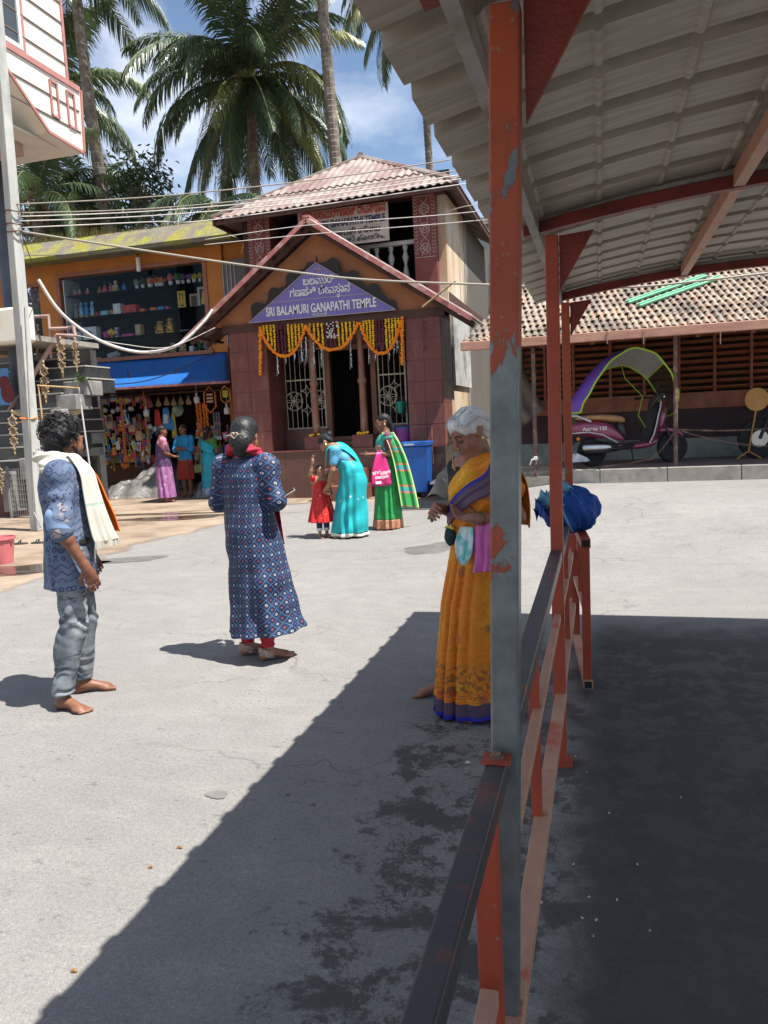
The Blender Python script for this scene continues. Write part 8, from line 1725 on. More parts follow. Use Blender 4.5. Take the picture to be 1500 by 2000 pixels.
for x,y,z,rx,ry,rz_ in ((0,.022,.046,.081,.098,.080),(0,.07,-.005,.072,.052,.07),(.052,-.01,.045,.024,.062,.045),(-.052,-.01,.045,.024,.062,.045),(0,-.045,.074,.056,.045,.034),(0,.105,-.045,.045,.04,.045)): sd.ell(P(x,y,z), np.array((rx,ry,rz_))*u, po.Rh, .02)
sd.ell(P(0,-.115,-.035), np.array((.074,.085,.088))*u, po.Rh, .012, 's')
hrw = sdobj(sd, 'hair', m_hairw, po.th, lambda V: .003*np.sin(((V-po.hc)@po.Rh)[:,0]*150+((V-po.hc)@po.Rh)[:,1]*50+wav(V,2,5)*3)+.002*wav(V,5,20))
mb = MB(); r_ = random.Random(6)
for k in range(130):
    x = r_.uniform(-.078,.078); z0_ = .045+.065*math.cos(x*17)*r_.uniform(.7,1.05); p0 = Vector(P(x,-.06+r_.uniform(-.02,.01),z0_)); p1 = Vector(P(x*1.10,.03,z0_+.012)); p2 = Vector(P(x*.9,.11,.02+r_.uniform(-.03,.02))); mb.tube([p0,p1+Vector((0,0,r_.uniform(-.01,.008))),p2], [.0015,.0018,.001], 3)
mb.build('hair_strands', m_hairw, hrw, local=True, kind='stuff')
def mat_sari_o():
    m, nt = newmat('orange_sari'); v = puv(nt); o = coords(nt); s = nd(nt, 'ShaderNodeSeparateXYZ', Vector=o); z = s.outputs[2]
    c = ramp(nt, noise(nt, o, 4.2, 4, .5), (.36, (.68,.18,.012)), (.52, (.64,.21,.012)), (.66, (.72,.36,.012)))
    sw = nd(nt, 'ShaderNodeTexWave', Vector=v, Scale=5, Distortion=22, Detail=2, Detail_Scale=2.2, p_wave_type='RINGS'); c = mix(nt, math_(nt, 'MULTIPLY', ramp(nt, sw.outputs[1], (.62, 0), (.72, 1)), .3), c, (.36,.14,.02))
    vr = nd(nt, 'ShaderNodeTexVoronoi', Vector=v, Scale=7.0); sp_ = noise(nt, v, 60, 4, .7); c = mix(nt, math_(nt, 'MULTIPLY', ramp(nt, math_(nt, 'ADD', vr.outputs['Distance'], math_(nt, 'MULTIPLY', sp_, .22)), (.25, 1), (.36, 0)), .72), c, (.20,.085,.06))
    zl = math_(nt, 'ADD', z, math_(nt, 'MULTIPLY', math_(nt, 'SUBTRACT', noise(nt, o, 3, 2), .5), .02))
    prn = math_(nt, 'MULTIPLY', math_(nt, 'GREATER_THAN', noise(nt, v, 42, 3, .6), .52), ramp(nt, z, (.12, 0), (.13, 1), (.26, 1), (.31, 0))); c = mix(nt, math_(nt, 'MULTIPLY', prn, .7), c, (.13,.055,.03))
    st = math_(nt, 'MULTIPLY', math_(nt, 'GREATER_THAN', math_(nt, 'SINE', math_(nt, 'MULTIPLY', z, 420)), .3), ramp(nt, z, (.10, 0), (.105, 1), (.155, 1), (.16, 0))); c = mix(nt, math_(nt, 'MULTIPLY', st, .6), c, (.66,.06,.012))
    return finish(m, nt, c, .6, 0, noise(nt, o, 250, 2), .2, .002, .3)
def mat_border(name, c1, c2, edge):
    m, nt = newmat(name); v = puv(nt); x = nd(nt, 'ShaderNodeSeparateXYZ', Vector=v).outputs[2]; c = ramp(nt, x, (0, edge), (.16, edge), (.17, c1), (.86, c2), (1, c2), mode='LINEAR'); return finish(m, nt, c, .55, 0, noise(nt, coords(nt), 200, 2), .2, .002)
m_osari = mat_sari_o(); m_obord = mat_border('purple_border', (.085,.05,.10), (.11,.06,.10), (.03,.03,.34)); m_blub = mat_cloth('royal_blue_edge', (.022,.025,.32), (.016,.02,.25))
def pleat(t, z):   # pleats gathered at the front (theta = -90 deg), opening towards the hem
    a = np.angle(np.exp(1j*(t+math.pi/2+.1))); w_ = np.exp(-(a/.75)**2); k = np.clip((1.02*u-z)/.9,0,1); return w_*k**.5*.055*(np.abs(np.sin(8.5*a+.4*np.sin(z*5)+.5*np.sin(3*a)))**.6-.7)+k*(1-w_)*.012*np.sin(6*t+z*3)
def skirt_o(sd, z0, ex=0):
    return sd.col([(z0,fo[0]*.16,fo[1]*.16-.02,.205*u+ex,.225*u+ex),(.25*u,fo[0]*.13,fo[1]*.12-.02,.195*u+ex,.21*u+ex),(.6*u,fo[0]*.1,fo[1]*.1-.01,.18*u+ex,.185*u+ex),(.86*u,0,0,.168*u+ex,.16*u+ex),(1.0*u,0,0,.150*u+ex,.135*u+ex),(1.04*u,0,0,.135*u+ex,.115*u+ex)], pleat, .03)
sd = po.box([(-.27*u,-.33*u,.02),(.27*u,.27*u,1.05*u)], .06, .0055); skirt_o(sd, .095); sk = sdobj(sd, 'sari_skirt', m_osari, po.th, lambda V: .003*wav(V,41,4))
sd = po.box([(-.3*u,-.36*u,.02),(.3*u,.3*u,.2)], .05, .0055); skirt_o(sd, .034, .004); sd.cut((0,0,1), .098); sdobj(sd, 'sari_border', mat_cloth('dull_purple', (.105,.065,.11), (.08,.05,.09), 10), sk, lambda V: .003*wav(V,41,4))
sd = po.box([(-.3*u,-.36*u,.01),(.3*u,.3*u,.1)], .05, .0055); skirt_o(sd, .014, .007); sd.cut((0,0,1), .036); sdobj(sd, 'sari_hem', m_blub, sk, lambda V: .003*wav(V,41,4))
m_blk = mat_cloth('black_blouse', (.010,.010,.014), (.016,.016,.024), 10)
A_ = po.arms; sd = po.box([(-.3*u,-.2,1.0*u),(.3*u,.22,1.42*u)], .05, .0055); sd.ell((0,0,1.22*u), (.162*u,.12*u,.17*u), None, .04)
for g_ in (-1,1): sh, el, wr = A_[g_]; sd.ell(sh, .062*u, None, .04); sd.cone(sh, sh+(el-sh)*.62, .060*u, .054*u, .03)
sd.ell((0,-.06,1.42*u), (.085*u,.11*u,.07*u), None, .01, 's'); bl_ = sdobj(sd, 'blouse', m_blk, po.th, lambda V: .002*wav(V,7,8))
mb = MB()
for k in range(9): t = k/8; mb.ball((-.10*u+.05*u*t, -.082*u-.035*u*t, (1.365-.055*t)*u), .005, 6, 4)
mb.build('gold_beads', m_gold, bl_, local=True)
# the sari's upper drape: shell over the torso, kept below the line from the left shoulder to the right waist, plus the left shoulder fall
sd = po.box([(-.3*u,-.25,.9*u),(.3*u,.25,1.46*u)], .05, .0055); sd.ell((0,-.004,1.20*u), (.176*u,.142*u,.20*u), None, .04); sd.ell((0,0,1.04*u), (.158*u,.142*u,.10*u), None, .04)
sh = A_[1][0]; sd.ell(sh+np.array((-.01,0,.01)), (.078*u,.085*u,.072*u), None, .05); sd.cone(sh, sh+(A_[1][1]-sh)*.45, .082*u, .080*u, .04); nrm = np.array((-.72,-.10,.69)); nrm /= np.linalg.norm(nrm); sd.cut(nrm, nrm@np.array((.035*u,-.10*u,1.37*u)))
sdobj(sd, 'sari_drape', m_osari, po.th, lambda V: .006*np.sin((V@nrm)*95+wav(V,9,3)*2.0)+.002*wav(V,4,8))
def onch(x, z, e): return (x*u, -(.137+e)*u*math.sqrt(max(.08,1-(x/.19)**2)), z*u)
strip(po.th, 'drape_border', m_obord, [(onch(.172,1.40,.02),onch(.185,1.29,.03)),(onch(.145,1.30,.022),onch(.165,1.20,.028)),(onch(.07,1.245,.03),onch(.10,1.155,.03)),(onch(-.02,1.175,.03),onch(.02,1.095,.028)),(onch(-.10,1.105,.02),onch(-.06,1.045,.022)),(onch(-.155,1.05,.01),onch(-.13,.99,.012))], (0,.004,0), 6, .003, 3)
strip(po.th, 'pallu_end', m_osari, [((.10*u,.06*u,1.40*u),(.23*u,.00*u,1.36*u)),((.10*u,.155*u,1.30*u),(.255*u,.07*u,1.25*u)),((.08*u,.18*u,1.14*u),(.25*u,.11*u,1.12*u)),((.07*u,.18*u,1.03*u),(.24*u,.12*u,1.0*u))], (0,.005,0), 8, .010, 6)
m_bang = M('dark_bangle', (.10,.03,.025), (.25,.16,.05), 60, rough=.3)
for k in range(6):
    wr = A_[1][2]; el = A_[1][1]; d_ = (wr-el)/np.linalg.norm(wr-el); c = wr-d_*(.012+.013*k+(.05 if k > 2 else 0)); a = np.cross(d_, (0,0,1)); a /= np.linalg.norm(a); b = np.cross(d_, a); mb = MB(); rr = (.031+.0012*k)*u; mb.tube([c+(a*math.cos(t)+b*math.sin(t))*rr for t in [i*math.pi/9 for i in range(19)]], .0035, 5, cap=False); mb.build('bangle', m_bang, po.th, local=True)
mb = MB(); c = (A_[1][2]+A_[-1][2])/2; p0 = A_[-1][2]+np.array((-.01,-.07,-.03)); mb.solid(lambda u_, v: (p0[0]+.05*u_+.02*v, p0[1]-.01+.03*u_*v, p0[2]+.03*(u_-.5)+.015*math.sin(5*u_)), (0,.004,.002), 5, 4); tag(recentre(mb.build('betel_leaf', C('leaf_olive', (.14,.16,.05)), None, local=True)), 'small folded green leaf in the hands of the elderly woman', 'leaf')
lf = bpy.context.scene.objects['betel_leaf']; lf.location = Vector(po.o)+Matrix.Rotation(po.a,3,'Z')@Vector(lf.location); lf.rotation_euler = (0,0,po.a)
m_hk = M('teal_print_cloth', (.16,.50,.50), (.55,.68,.66), 16, rough=.8, lo=.45, hi=.55, grime=(.35,.20,.12), gs=30, glo=.64, ghi=.68); m_pk = mat_cloth('pink_cloth', (.62,.16,.42), (.52,.12,.35), 14)
th = thing('handkerchief', 'teal and white printed handkerchief tucked at the waist of the elderly woman', 'cloth', tuple(po.o), po.a)
strip(th, 'fold', m_hk, [((.035*u,-.175*u,1.03*u),(.105*u,-.16*u,1.03*u)),((.02*u,-.20*u,.96*u),(.12*u,-.185*u,.95*u)),((.03*u,-.212*u,.90*u),(.115*u,-.20*u,.885*u)),((.055*u,-.215*u,.845*u),(.08*u,-.212*u,.835*u))], (0,.004,0), 6, .006, 4)
th = thing('pink_cloth', 'pink cloth hanging from the waist of the elderly woman beside the handkerchief', 'cloth', tuple(po.o), po.a)
strip(th, 'fold', m_pk, [((.12*u,-.155*u,1.05*u),(.18*u,-.10*u,1.05*u)),((.115*u,-.175*u,.96*u),(.20*u,-.12*u,.97*u)),((.12*u,-.182*u,.87*u),(.215*u,-.13*u,.88*u)),((.11*u,-.188*u,.80*u),(.21*u,-.14*u,.815*u))], (0,.004,0), 6, .008, 5)
sd = po.box([(-.12*u,-.19*u,.93*u),(-.02*u,-.11*u,1.03*u)], .04, .0055); sd.ell((-.075*u,-.15*u,.965*u), (.035*u,.022*u,.05*u), None, .02); th = thing('small_pouch', 'small dark green purse below the hands of the elderly woman', 'purse', tuple(po.o), po.a); sdobj(sd, 'pouch', mat_cloth('dark_green_purse', (.012,.035,.028), (.03,.05,.07), 20), th, lambda V: .002*wav(V,3,20)); mb = MB(); mb.tube([(-.10*u,-.155*u,1.01*u),(-.075*u,-.165*u,1.02*u),(-.04*u,-.155*u,1.01*u)], .006, 5); mb.build('clasp', C('toy_yellow', PAL['yellow']), th, local=True)
# ---------------------------------------------------------------- people farther off
def hair_simple(p, mt, kind='bun', h=.011):
    P, u = p.P, p.u; sd = SD(p.hc-.24, p.hc+.22, h)
    for x,y,z,rx,ry,rz_ in ((0,.020,.042,.081,.098,.080),(0,.07,0,.072,.052,.075)): sd.ell(P(x,y,z), np.array((rx,ry,rz_))*u, p.Rh, .02)
    sd.ell(P(0,-.115,-.03), np.array((.076,.085,.09))*u, p.Rh, .012, 's')
    if kind == 'bun': sd.ell(P(0,.125,.03), np.array((.05,.042,.045))*u, p.Rh, .01)
    if kind == 'nape': sd.ell(P(0,.105,-.055), np.array((.055,.045,.055))*u, p.Rh, .02)
    if kind == 'plait': sd.chain([P(0,.10,-.03),P(0,.115,-.10),P(0,.12,-.18)], [.038*u,.032*u,.024*u], .01)
    if kind == 'long': sd.ell(P(0,.085,-.09), np.array((.075,.04,.12))*u, p.Rh, .02)
    return sdobj(sd, 'hair', mt, p.th, lambda V: .004*wav(V,3,16))
def skirt(p, mt, rows, A=.014, n=11, z1=None, name='sari_skirt', h=.012, bmt=None, bz=.10, disp=None):
    u = p.u; rr = [(z*u,cx*u,cy*u,rx*u,ry*u) for z,cx,cy,rx,ry in rows]; zt = max(r[0] for r in rr); R_ = np.array(rr); hi = (.35*u+np.abs(R_[:,1]).max(), .35*u+np.abs(R_[:,2]).max())
    fold = lambda t, z: np.clip((zt-z)/zt,0,1)**.8*(A*np.sin(n*t+1.5*np.sin(2*t)+z*2)+A*.6*np.sin((n*2-3)*t+z*3))
    def mk(ex, za, zb):
        sd = SD((-hi[0],-hi[1],0),(hi[0],hi[1],zt), h); sd.col([(a,b,c,d+ex,e+ex) for a,b,c,d,e in rr], fold, .02)
        if za: sd.cut((0,0,-1), -za)
        if zb: sd.cut((0,0,1), zb)
        return sd
    zb_ = rr and min(r[0] for r in rr); o = sdobj(mk(0, zb_+bz if bmt else None, None), name, mt, p.th, disp)
    if bmt: sdobj(mk(.003, None, zb_+bz+.004), 'sari_border', bmt, o, disp)
    return o
def blouse(p, mt, sp, h=.011, frac=.6, name='blouse', r=1.0):
    u = p.u; b, c = np.array(sp[1])*u, np.array(sp[2])*u; up = (c-b)/np.linalg.norm(c-b); tl = np.array(Vector((0,0,1)).rotation_difference(Vector(up)).to_matrix()); sd = SD(np.minimum(b,c)-.38*u, np.maximum(b,c)+.38*u, h)
    sd.ell((b+c)/2+up*.02*u, np.array((.165*r,.122*r,.18))*u, tl, .04)
    for g_ in p.arms: sh, el, wr = p.arms[g_]; sd.ell(sh, .070*u, None, .04); sd.cone(sh, sh+(el-sh)*frac, .066*u, .057*u, .04)
    return sdobj(sd, name, mt, p.th, lambda V: .004*wav(V,5,5))
def pattern(name, c1, c2, c3, f=30, thr=.30):
    m, nt = newmat(name); v = coords(nt); c = ramp(nt, noise(nt, v, 6, 4), (.35, c1), (.65, c2)); vr = nd(nt, 'ShaderNodeTexVoronoi', Vector=v, Scale=f); c = mix(nt, ramp(nt, vr.outputs['Distance'], (thr, 1), (thr+.06, 0)), c, c3); return finish(m, nt, c, .55, 0, noise(nt, v, 200, 2), .2, .002, .35)
SP = ((0,0,.92),(0,0,1.10),(0,0,1.30),(0,.01,1.42)); LG = lambda a, b: {1: ((.08,0,.86),(.08,-.01,.46),(.08,.0+a,.075),(.1,-1,0)), -1: ((-.08,0,.86),(-.08,-.01,.46),(-.08,b,.075),(-.1,-1,0))}
m_teal_s = pattern('teal_sari', (.012,.36,.38), (.010,.31,.34), (.60,.66,.62), 6.5, .055); m_tbl = pattern('sky_blue_blouse', (.06,.27,.42), (.09,.32,.46), (.20,.40,.52), 40, .25); m_wb = mat_cloth('white_gold_border', (.62,.62,.52), (.5,.5,.42), 20)
# woman bending over the child
p = Person('woman in turquoise sari bending forward over the girl in red', -3.22, 9.62, 186, 1.60); u = p.u
sp = ((0,.06,.88),(0,.02,1.02),(0,-.12,1.19),(0,-.20,1.25)); ar = {1: ((.165,-.12,1.20),(.20,-.16,.94),(.12,-.25,.72),(-.1,-.6,-.7),(-1,0,0),.5), -1: ((-.165,-.12,1.20),(-.20,-.24,.96),(-.10,-.38,.78),(.1,-.6,-.6),(1,0,0),.5)}
p.body(m_sk_w, .011, (0,-.285,1.305), rotm(0,50), ar, LG(-.05,.03), spine=sp, feet=True); hair_simple(p, m_hair); p.headbits(m_hair)
skirt(p, m_teal_s, [(.025,.0,.0,.20,.25),(.3,0,.01,.19,.23),(.62,0,.05,.18,.20),(.86,0,.065,.195,.185),(1.0,0,.03,.18,.155),(1.06,0,.0,.16,.13)], .014, 8, bmt=m_wb, bz=.045, disp=lambda V: .010*np.sin(V[:,2]*18-V[:,1]*22+wav(V,3,2)*2)); blouse(p, m_tbl, sp)
strip(p.th, 'pallu', m_teal_s, [((.05*u,-0.282*u,1.050*u),(.20*u,-0.252*u,0.990*u)),((.02*u,-0.247*u,1.250*u),(.215*u,-0.202*u,1.225*u)),((-.09*u,-0.092*u,1.305*u),(.16*u,-0.042*u,1.235*u)),((-.16*u,0.058*u,1.185*u),(.07*u,0.113*u,1.110*u)),((-.19*u,0.138*u,1.030*u),(.02*u,0.188*u,0.970*u)),((-.19*u,0.178*u,0.890*u),(-.02*u,0.228*u,0.850*u))], (0,0,-.006), 6, .010, 2)
mb = MB(); w_ = p.arms[1][2]
for k in range(4): mb.lathe([(.030*u,-.004),(.034*u,0),(.030*u,.004)], 12, w_+np.array((.004*k,.012*k,.014*k)), axis=(.3,.4,.85))
mb.build('bangles', m_gold, p.th, local=True); mb = MB(); mb.ball(p.P(.078,.0,-.03), .012, 6, 5); mb.build('earring', m_gold, p.th, local=True)
# girl
p = Person('small girl in red dress raising her right hand beside the bending woman', -3.60, 9.60, 305, 1.0); u = p.u
ar = {1: ((.15,.0,1.24),(.20,-.10,.98),(.10,-.26,.98),(-.4,-.8,.1),(0,0,1),.4), -1: ((-.15,0,1.26),(-.24,-.10,1.42),(-.19,-.16,1.70),(.1,-.1,1),(.5,-.8,0),.3)}
p.body(m_sk_kid, .009, (0,-.02,1.50), rotm(18,-6), ar, LG(.0,.0), hs=1.0); p.th.scale = (1,1,1); hair_simple(p, m_hair, 'nape', .009); p.headbits(m_hair)
m_redd = pattern('red_dress', (.50,.018,.016), (.42,.012,.012), (.66,.40,.34), 14, .10); skirt(p, m_redd, [(.36,0,-.01,.30,.27),(.7,0,0,.23,.19),(.95,0,0,.17,.14),(1.2,0,0,.18,.135),(1.33,0,0,.14,.10),(1.38,0,.01,.09,.075)], .018, 7, name='dress', h=.010)
sd = SD((-.2,-.2,0),(.2,.2,.6), .009)
for g_ in p.legs: hp, kn, an = p.legs[g_]; sd.cone(kn, an+(0,0,.06), .075*u, .062*u, .01)
sd.cut((0,0,-1), -.10); sdobj(sd, 'jeans', mat_cloth('navy_denim', (.03,.045,.10), (.02,.03,.07), 20), p.th)
mb = MB()
for g_ in p.legs: an = p.legs[g_][2]; mb.lathe([(.064*u,.10),(.068*u,.10),(.068*u,.135),(.064*u,.135)], 14, (an[0],an[1],0)); 
mb.build('cuffs', C('white_cuff', (.6,.62,.66)), p.th, local=True); mb = MB()
for g_ in p.legs: an = p.legs[g_][2]; mb.lathe([(.05*u,0),(.052*u,.012)], 12, (an[0],an[1]-.04*u,0), sx=.9, sy=2.2); mb.tube([(an[0]-.04*u,an[1]-.08*u,.01),(an[0],an[1]-.10*u,.045),(an[0]+.04*u,an[1]-.08*u,.01)], .006, 5)
mb.build('sandals', M('brown_sandal', (.16,.08,.04)), p.th, local=True); mb = MB(); sh = p.arms[-1][0]
sd = SD(np.array(sh)-.14, np.array(sh)+.16, .009); [sd.cone(p.arms[g_][0], p.arms[g_][0]+(p.arms[g_][1]-p.arms[g_][0])*.55, .070*u, .068*u, .02) for g_ in (-1,)]; sdobj(sd, 'sleeve', m_redd, p.th)
# woman in green sari with pink bag
gx, gy = -2.88, 10.35; p = Person('woman in green silk sari holding out her hand with a pink bag on her arm', gx, gy, 205, zfor(gx, gy, 810)); u = p.u
ar = {1: ((.16,.0,1.335),(.20,.02,1.09),(.14,-.24,1.10),(-.1,-1,.05),(0,0,1),.25), -1: ((-.16,.0,1.335),(-.20,.0,1.08),(-.10,-.24,1.09),(.2,-1,.05),(0,0,1),.25)}
m_grn = pattern('green_silk', (.015,.20,.045), (.03,.29,.07), (.02,.30,.20), 26, .22); m_cop = mat_cloth('copper_border', (.42,.20,.12), (.30,.13,.08), 30, rough=.4); m_tealg = pattern('teal_green_brocade', (.03,.30,.20), (.05,.24,.08), (.06,.36,.42), 38, .35)
p.body(m_sk_man, .011, (0,-.03,1.545), rotm(0,4), ar, LG(.0,.04), spine=SP); hair_simple(p, m_hair, 'plait'); p.headbits(m_hair)
skirt(p, m_grn, [(.02,0,-.02,.20,.21),(.3,0,-.01,.185,.19),(.62,0,0,.18,.175),(.86,0,.01,.17,.16),(1.04,0,0,.145,.13)], .013, 10, bmt=m_cop, bz=.13); blouse(p, M('maroon_blouse', (.13,.02,.05)), SP)
sd = SD((-.3,-.3,.9),(.3,.3,1.55), .011); sd.ell((0,-.004,1.20*u), (.178*u,.146*u,.2*u), None, .04); sh = p.arms[1][0]; sd.ell(sh, (.075*u,.085*u,.07*u), None, .05); n_ = np.array((-.66,-.1,.74)); sd.cut(n_, n_@np.array((.0,-.1*u,1.375*u))); sdobj(sd, 'sari_drape', m_tealg, p.th, lambda V: .005*np.sin((V@n_)*80))
strip(p.th, 'drape_border', m_cop, [((.14*u,-.155*u,1.22*u),(.21*u,-.11*u,1.22*u)),((.11*u,-.175*u,1.05*u),(.18*u,-.14*u,1.06*u)),((.03*u,-.19*u,.90*u),(.10*u,-.175*u,.92*u)),((-.04*u,-.195*u,.76*u),(.03*u,-.19*u,.78*u))], (0,.005,0), 4, .004)
def mat_pallu():
    m, nt = newmat('green_striped_pallu'); y = nd(nt, 'ShaderNodeSeparateXYZ', Vector=puv(nt)); t = math_(nt, 'FRACT', math_(nt, 'MULTIPLY', y.outputs[1], 4.2)); c = ramp(nt, t, (0, (.03,.26,.07)), (.38, (.04,.22,.06)), (.42, (.45,.16,.06)), (.50, (.05,.30,.20)), (.62, (.05,.26,.30)), (.72, (.46,.15,.07)), (.8, (.04,.24,.06)), mode='CONSTANT')
    e = math_(nt, 'GREATER_THAN', math_(nt, 'ABSOLUTE', math_(nt, 'SUBTRACT', y.outputs[2], .5)), .42); return finish(m, nt, mix(nt, e, c, (.40,.55,.20)), .5, 0, None)
strip(p.th, 'pallu', mat_pallu(), [((.12*u,-.07*u,1.40*u),(.17*u,.09*u,1.40*u)),((.225*u,-.02*u,1.27*u),(.20*u,.17*u,1.24*u)),((.225*u,.05*u,1.0*u),(.19*u,.27*u,.98*u)),((.225*u,.10*u,.65*u),(.17*u,.36*u,.62*u)),((.22*u,.14*u,.33*u),(.16*u,.42*u,.28*u))], (.005,0,0), 8, .012, 4)
mb = MB(); mb.ball(p.P(.082,.01,-.03), .011, 6, 5); mb.build('earring', C('pearl', (.7,.66,.6), .3), p.th, local=True); mb = MB(); [mb.tube([p.P(x*.012,-.108,.004), p.P(x*.045,-.098,.006), p.P(x*.078,.0,.01)], .002, 4) for x in (-1,1)]; mb.build('spectacles', m_gold, p.th, local=True)
bg = thing('carrier_bag', 'bright pink plastic bag with white print on the arm of the woman in green', 'bag', tuple(p.o), p.a); el, wr = p.arms[1][1], p.arms[1][2]; c = el+(wr-el)*.55; x0 = c[0]+.055; m_pkb = M('pink_plastic_bag', (.72,.035,.22), (.58,.025,.17), 6, rough=.35, bump=.4, bs=12)
Hb = lambda y, z: (x0+.03*math.sin(z*9+y*7), y, z)
mb = MB(); mb.solid(lambda a, v: (lambda w2, z: (x0+.03*math.sin(a*7+v*5)*v-.02*(1-v), c[1]+(a-.5)*w2, z))(.10+.17*min(1,v*1.6), c[2]+.03-.46*v), (-.05,0,0), 16, 12); mb.build('body', m_pkb, bg, smooth=True, local=True)
for s in (-1,1): mb = MB(); mb.tube([(x0-.02,c[1]+s*.04,c[2]-.03),(x0-.05,c[1]+s*.02,c[2]+.05),(c[0]-.05,c[1],c[2]+.03),(c[0]-.06,c[1]+s*.02,c[2]-.04)], .013, 6); mb.build('handle', m_pkb, bg, local=True)
for body, dz, s, yy in (('ಪ್ರವಾಸಿ', .25, .062, 0), ('ಉಡುಪಿ', .31, .055, .0)):
    t = text(body, 'lettering', m_wht, s, (0,0,0), (0,0,0), bg, .002, bold=.003); t.location = (x0+.034, c[1]+yy, c[2]-dz); t.rotation_euler = (R(90), 0, R(90))
mb = MB(); mb.box(x0+.028,x0+.036,c[1]-.09,c[1]-.01,c[2]-.40,c[2]-.36); mb.build('white_panel', m_wht, bg, local=True)
# three people at the stall
p = Person('woman in purple dress and pink blouse standing before the plastic sheet', -9.12, 14.75, 40, zfor(-9.12,14.75,832)); u = p.u
ar = {1: ((.16,0,1.335),(.2,.02,1.07),(.08,-.2,1.0),(-.6,-.7,0),(0,0,1),.5), -1: ((-.16,0,1.335),(-.2,-.02,1.07),(-.10,-.22,.98),(.3,-.9,-.1),(.3,0,1),.5)}
p.body(m_sk_man, .013, (0,-.03,1.54), rotm(-10,2), ar, LG(0,.0)); hair_simple(p, m_hair, 'nape', .013); p.headbits(m_hair)
skirt(p, pattern('purple_satin', (.26,.09,.25), (.36,.16,.33), (.50,.30,.46), 9, .20), [(.10,0,-.01,.19,.19),(.4,0,0,.185,.18),(.75,0,.01,.19,.175),(.95,0,.0,.17,.15)], .016, 7, h=.013)
o = skirt(p, mat_cloth('dark_purple', (.085,.045,.11), (.11,.06,.14), 8), [(.78,0,.01,.196,.18),(.95,0,0,.185,.165),(1.1,0,0,.175,.15),(1.28,0,0,.15,.125)], .006, 5, name='tunic', h=.013); blouse(p, mat_cloth('pink_blouse', (.55,.22,.29), (.48,.17,.24), 10), SP, .013)
p = Person('shopkeeper with moustache in blue shirt and folded red lungi, arms crossed', -9.16, 15.75, 262, 1.66); u = p.u
ar = {1: ((.18,.01,1.35),(.24,-.06,1.10),(.02,-.20,1.13),(-1,-.1,.15),(0,1,0),.3), -1: ((-.18,.01,1.35),(-.24,-.06,1.09),(-.02,-.225,1.10),(1,-.1,.15),(0,1,0),.3)}
p.body(m_sk_man, .012, (0,-.02,1.545), rotm(0,4), ar, LG(0,.0)); hair_simple(p, m_hair, 'none', .012); p.headbits(m_hair); P = p.P; mb = MB(); mb.tube([P(-.03,-.092,-.056),P(0,-.102,-.05),P(.03,-.092,-.056)], [.004,.008,.004], 6); mb.ball(P(0,-.085,-.10), (.024,.02,.02), 8, 6); mb.build('moustache', m_hair, p.th, local=True)
m_bsh = mat_cloth('bright_blue_shirt', (.02,.24,.46), (.015,.19,.38), 8); skirt(p, m_bsh, [(.84,0,0,.19,.15),(1.0,0,0,.175,.135),(1.2,0,0,.18,.13),(1.34,0,0,.17,.11),(1.42,0,.01,.08,.075)], .008, 5, name='shirt', h=.012)
sd = SD((-.4,-.4,.9),(.4,.3,1.55), .012); [(sd.cone(v[0], v[1], .072*u, .062*u, .03), sd.cone(v[1], v[1]+(v[2]-v[1])*.25, .062*u, .055*u, .01)) for v in p.arms.values()]; sdobj(sd, 'sleeves', m_bsh, p.th, lambda V: .004*wav(V,3,6)); skirt(p, mat_cloth('brick_red_lungi', (.30,.04,.025), (.22,.03,.02), 8), [(.42,0,-.03,.20,.17),(.6,0,-.03,.215,.19),(.82,0,0,.19,.155),(.93,0,0,.175,.14)], .018, 6, name='lungi', h=.012)
p = Person('customer in turquoise sari with green blouse and shoulder bag, seen from behind', -8.48, 15.6, 80, zfor(-8.48,15.6,834)); u = p.u
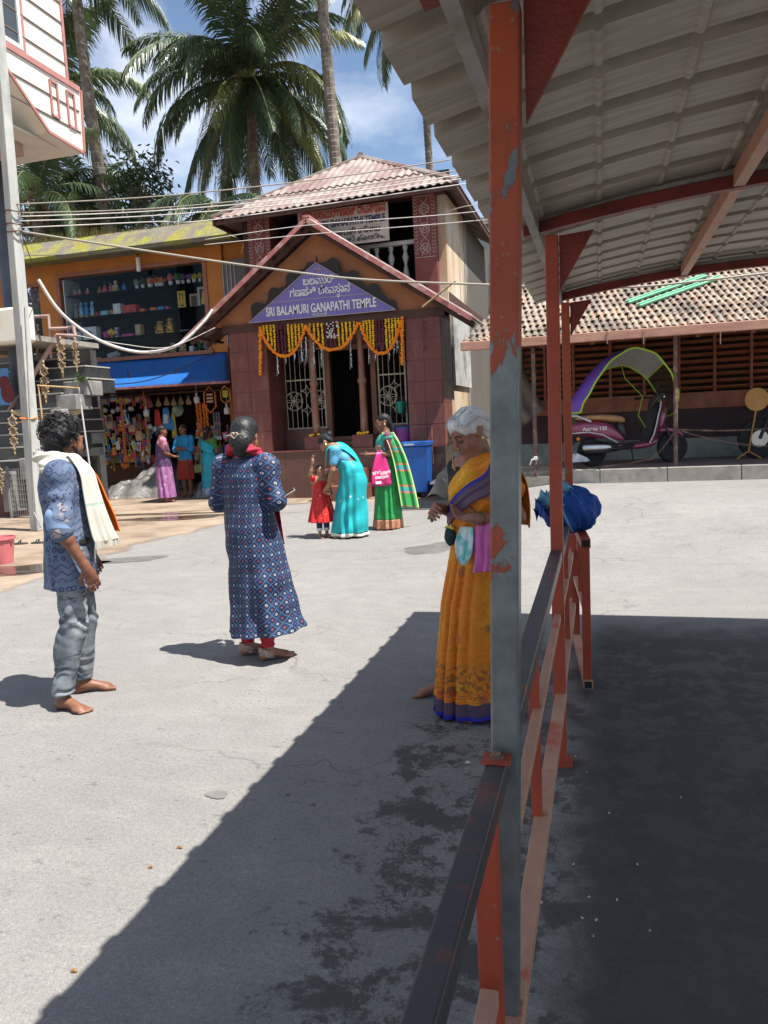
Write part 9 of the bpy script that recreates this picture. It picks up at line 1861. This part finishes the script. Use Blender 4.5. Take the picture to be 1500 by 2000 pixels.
ar = {1: ((.17,0,1.335),(.23,.03,1.07),(.20,-.08,.84),(0,-.3,-1),(-1,0,0),.4), -1: ((-.17,0,1.335),(-.22,-.02,1.07),(-.1,-.2,1.0),(.3,-.9,0),(.3,0,1),.5)}
p.body(m_sk_man, .013, (0,-.03,1.54), rotm(0,6), ar, LG(0,.0), fat=1.12); hair_simple(p, m_hair, 'long', .013); mb = MB(); mb.ball(p.P(0,.115,.0), (.03,.012,.014), 8, 5); mb.build('hair_clip', m_gold, p.th, local=True)
m_ts = mat_cloth('turquoise_sari', (.03,.32,.42), (.02,.25,.36), 6); skirt(p, m_ts, [(.06,0,0,.20,.20),(.4,0,0,.2,.19),(.75,0,.01,.205,.185),(.95,0,0,.19,.16),(1.08,0,0,.165,.14)], .012, 8, h=.013, bmt=mat_cloth('blue_white_border', (.10,.22,.50), (.4,.5,.6), 25), bz=.16); blouse(p, mat_cloth('leaf_green_blouse', (.05,.15,.03), (.07,.2,.04), 10), SP, .013, r=1.08)
strip(p.th, 'pallu', m_ts, [((-.20*u,.05*u,1.22*u),(-.19*u,.09*u,1.02*u)),((-.08*u,.15*u,1.29*u),(-.10*u,.17*u,1.06*u)),((.06*u,.15*u,1.37*u),(.06*u,.17*u,1.12*u)),((.18*u,.05*u,1.42*u),(.24*u,.08*u,1.26*u))], (0,.006,0), 6, .008, 3)
hb = thing('shoulder_bag', 'small green handbag on a long strap behind the turquoise sari customer', 'handbag', tuple(p.o), p.a); mb = MB(); mb.obox((.17*u,.20*u,.70*u), (.11,.035,.09), Euler((0,.15,0)).to_matrix()); mb.build('body', M('olive_bag', (.13,.16,.08), (.10,.12,.06)), hb, bevel=.02, local=True); mb = MB(); mb.tube([(.10*u,.21*u,.78*u),(.06*u,.215*u,1.05*u),(.12*u,.14*u,1.36*u),(.19*u,.0,1.40*u)], .010, 5); mb.tube([(.25*u,.20*u,.76*u),(.2*u,.20*u,1.0*u),(.16*u,.13*u,1.36*u)], .010, 5); mb.build('strap', MATS['olive_bag'], hb, local=True)
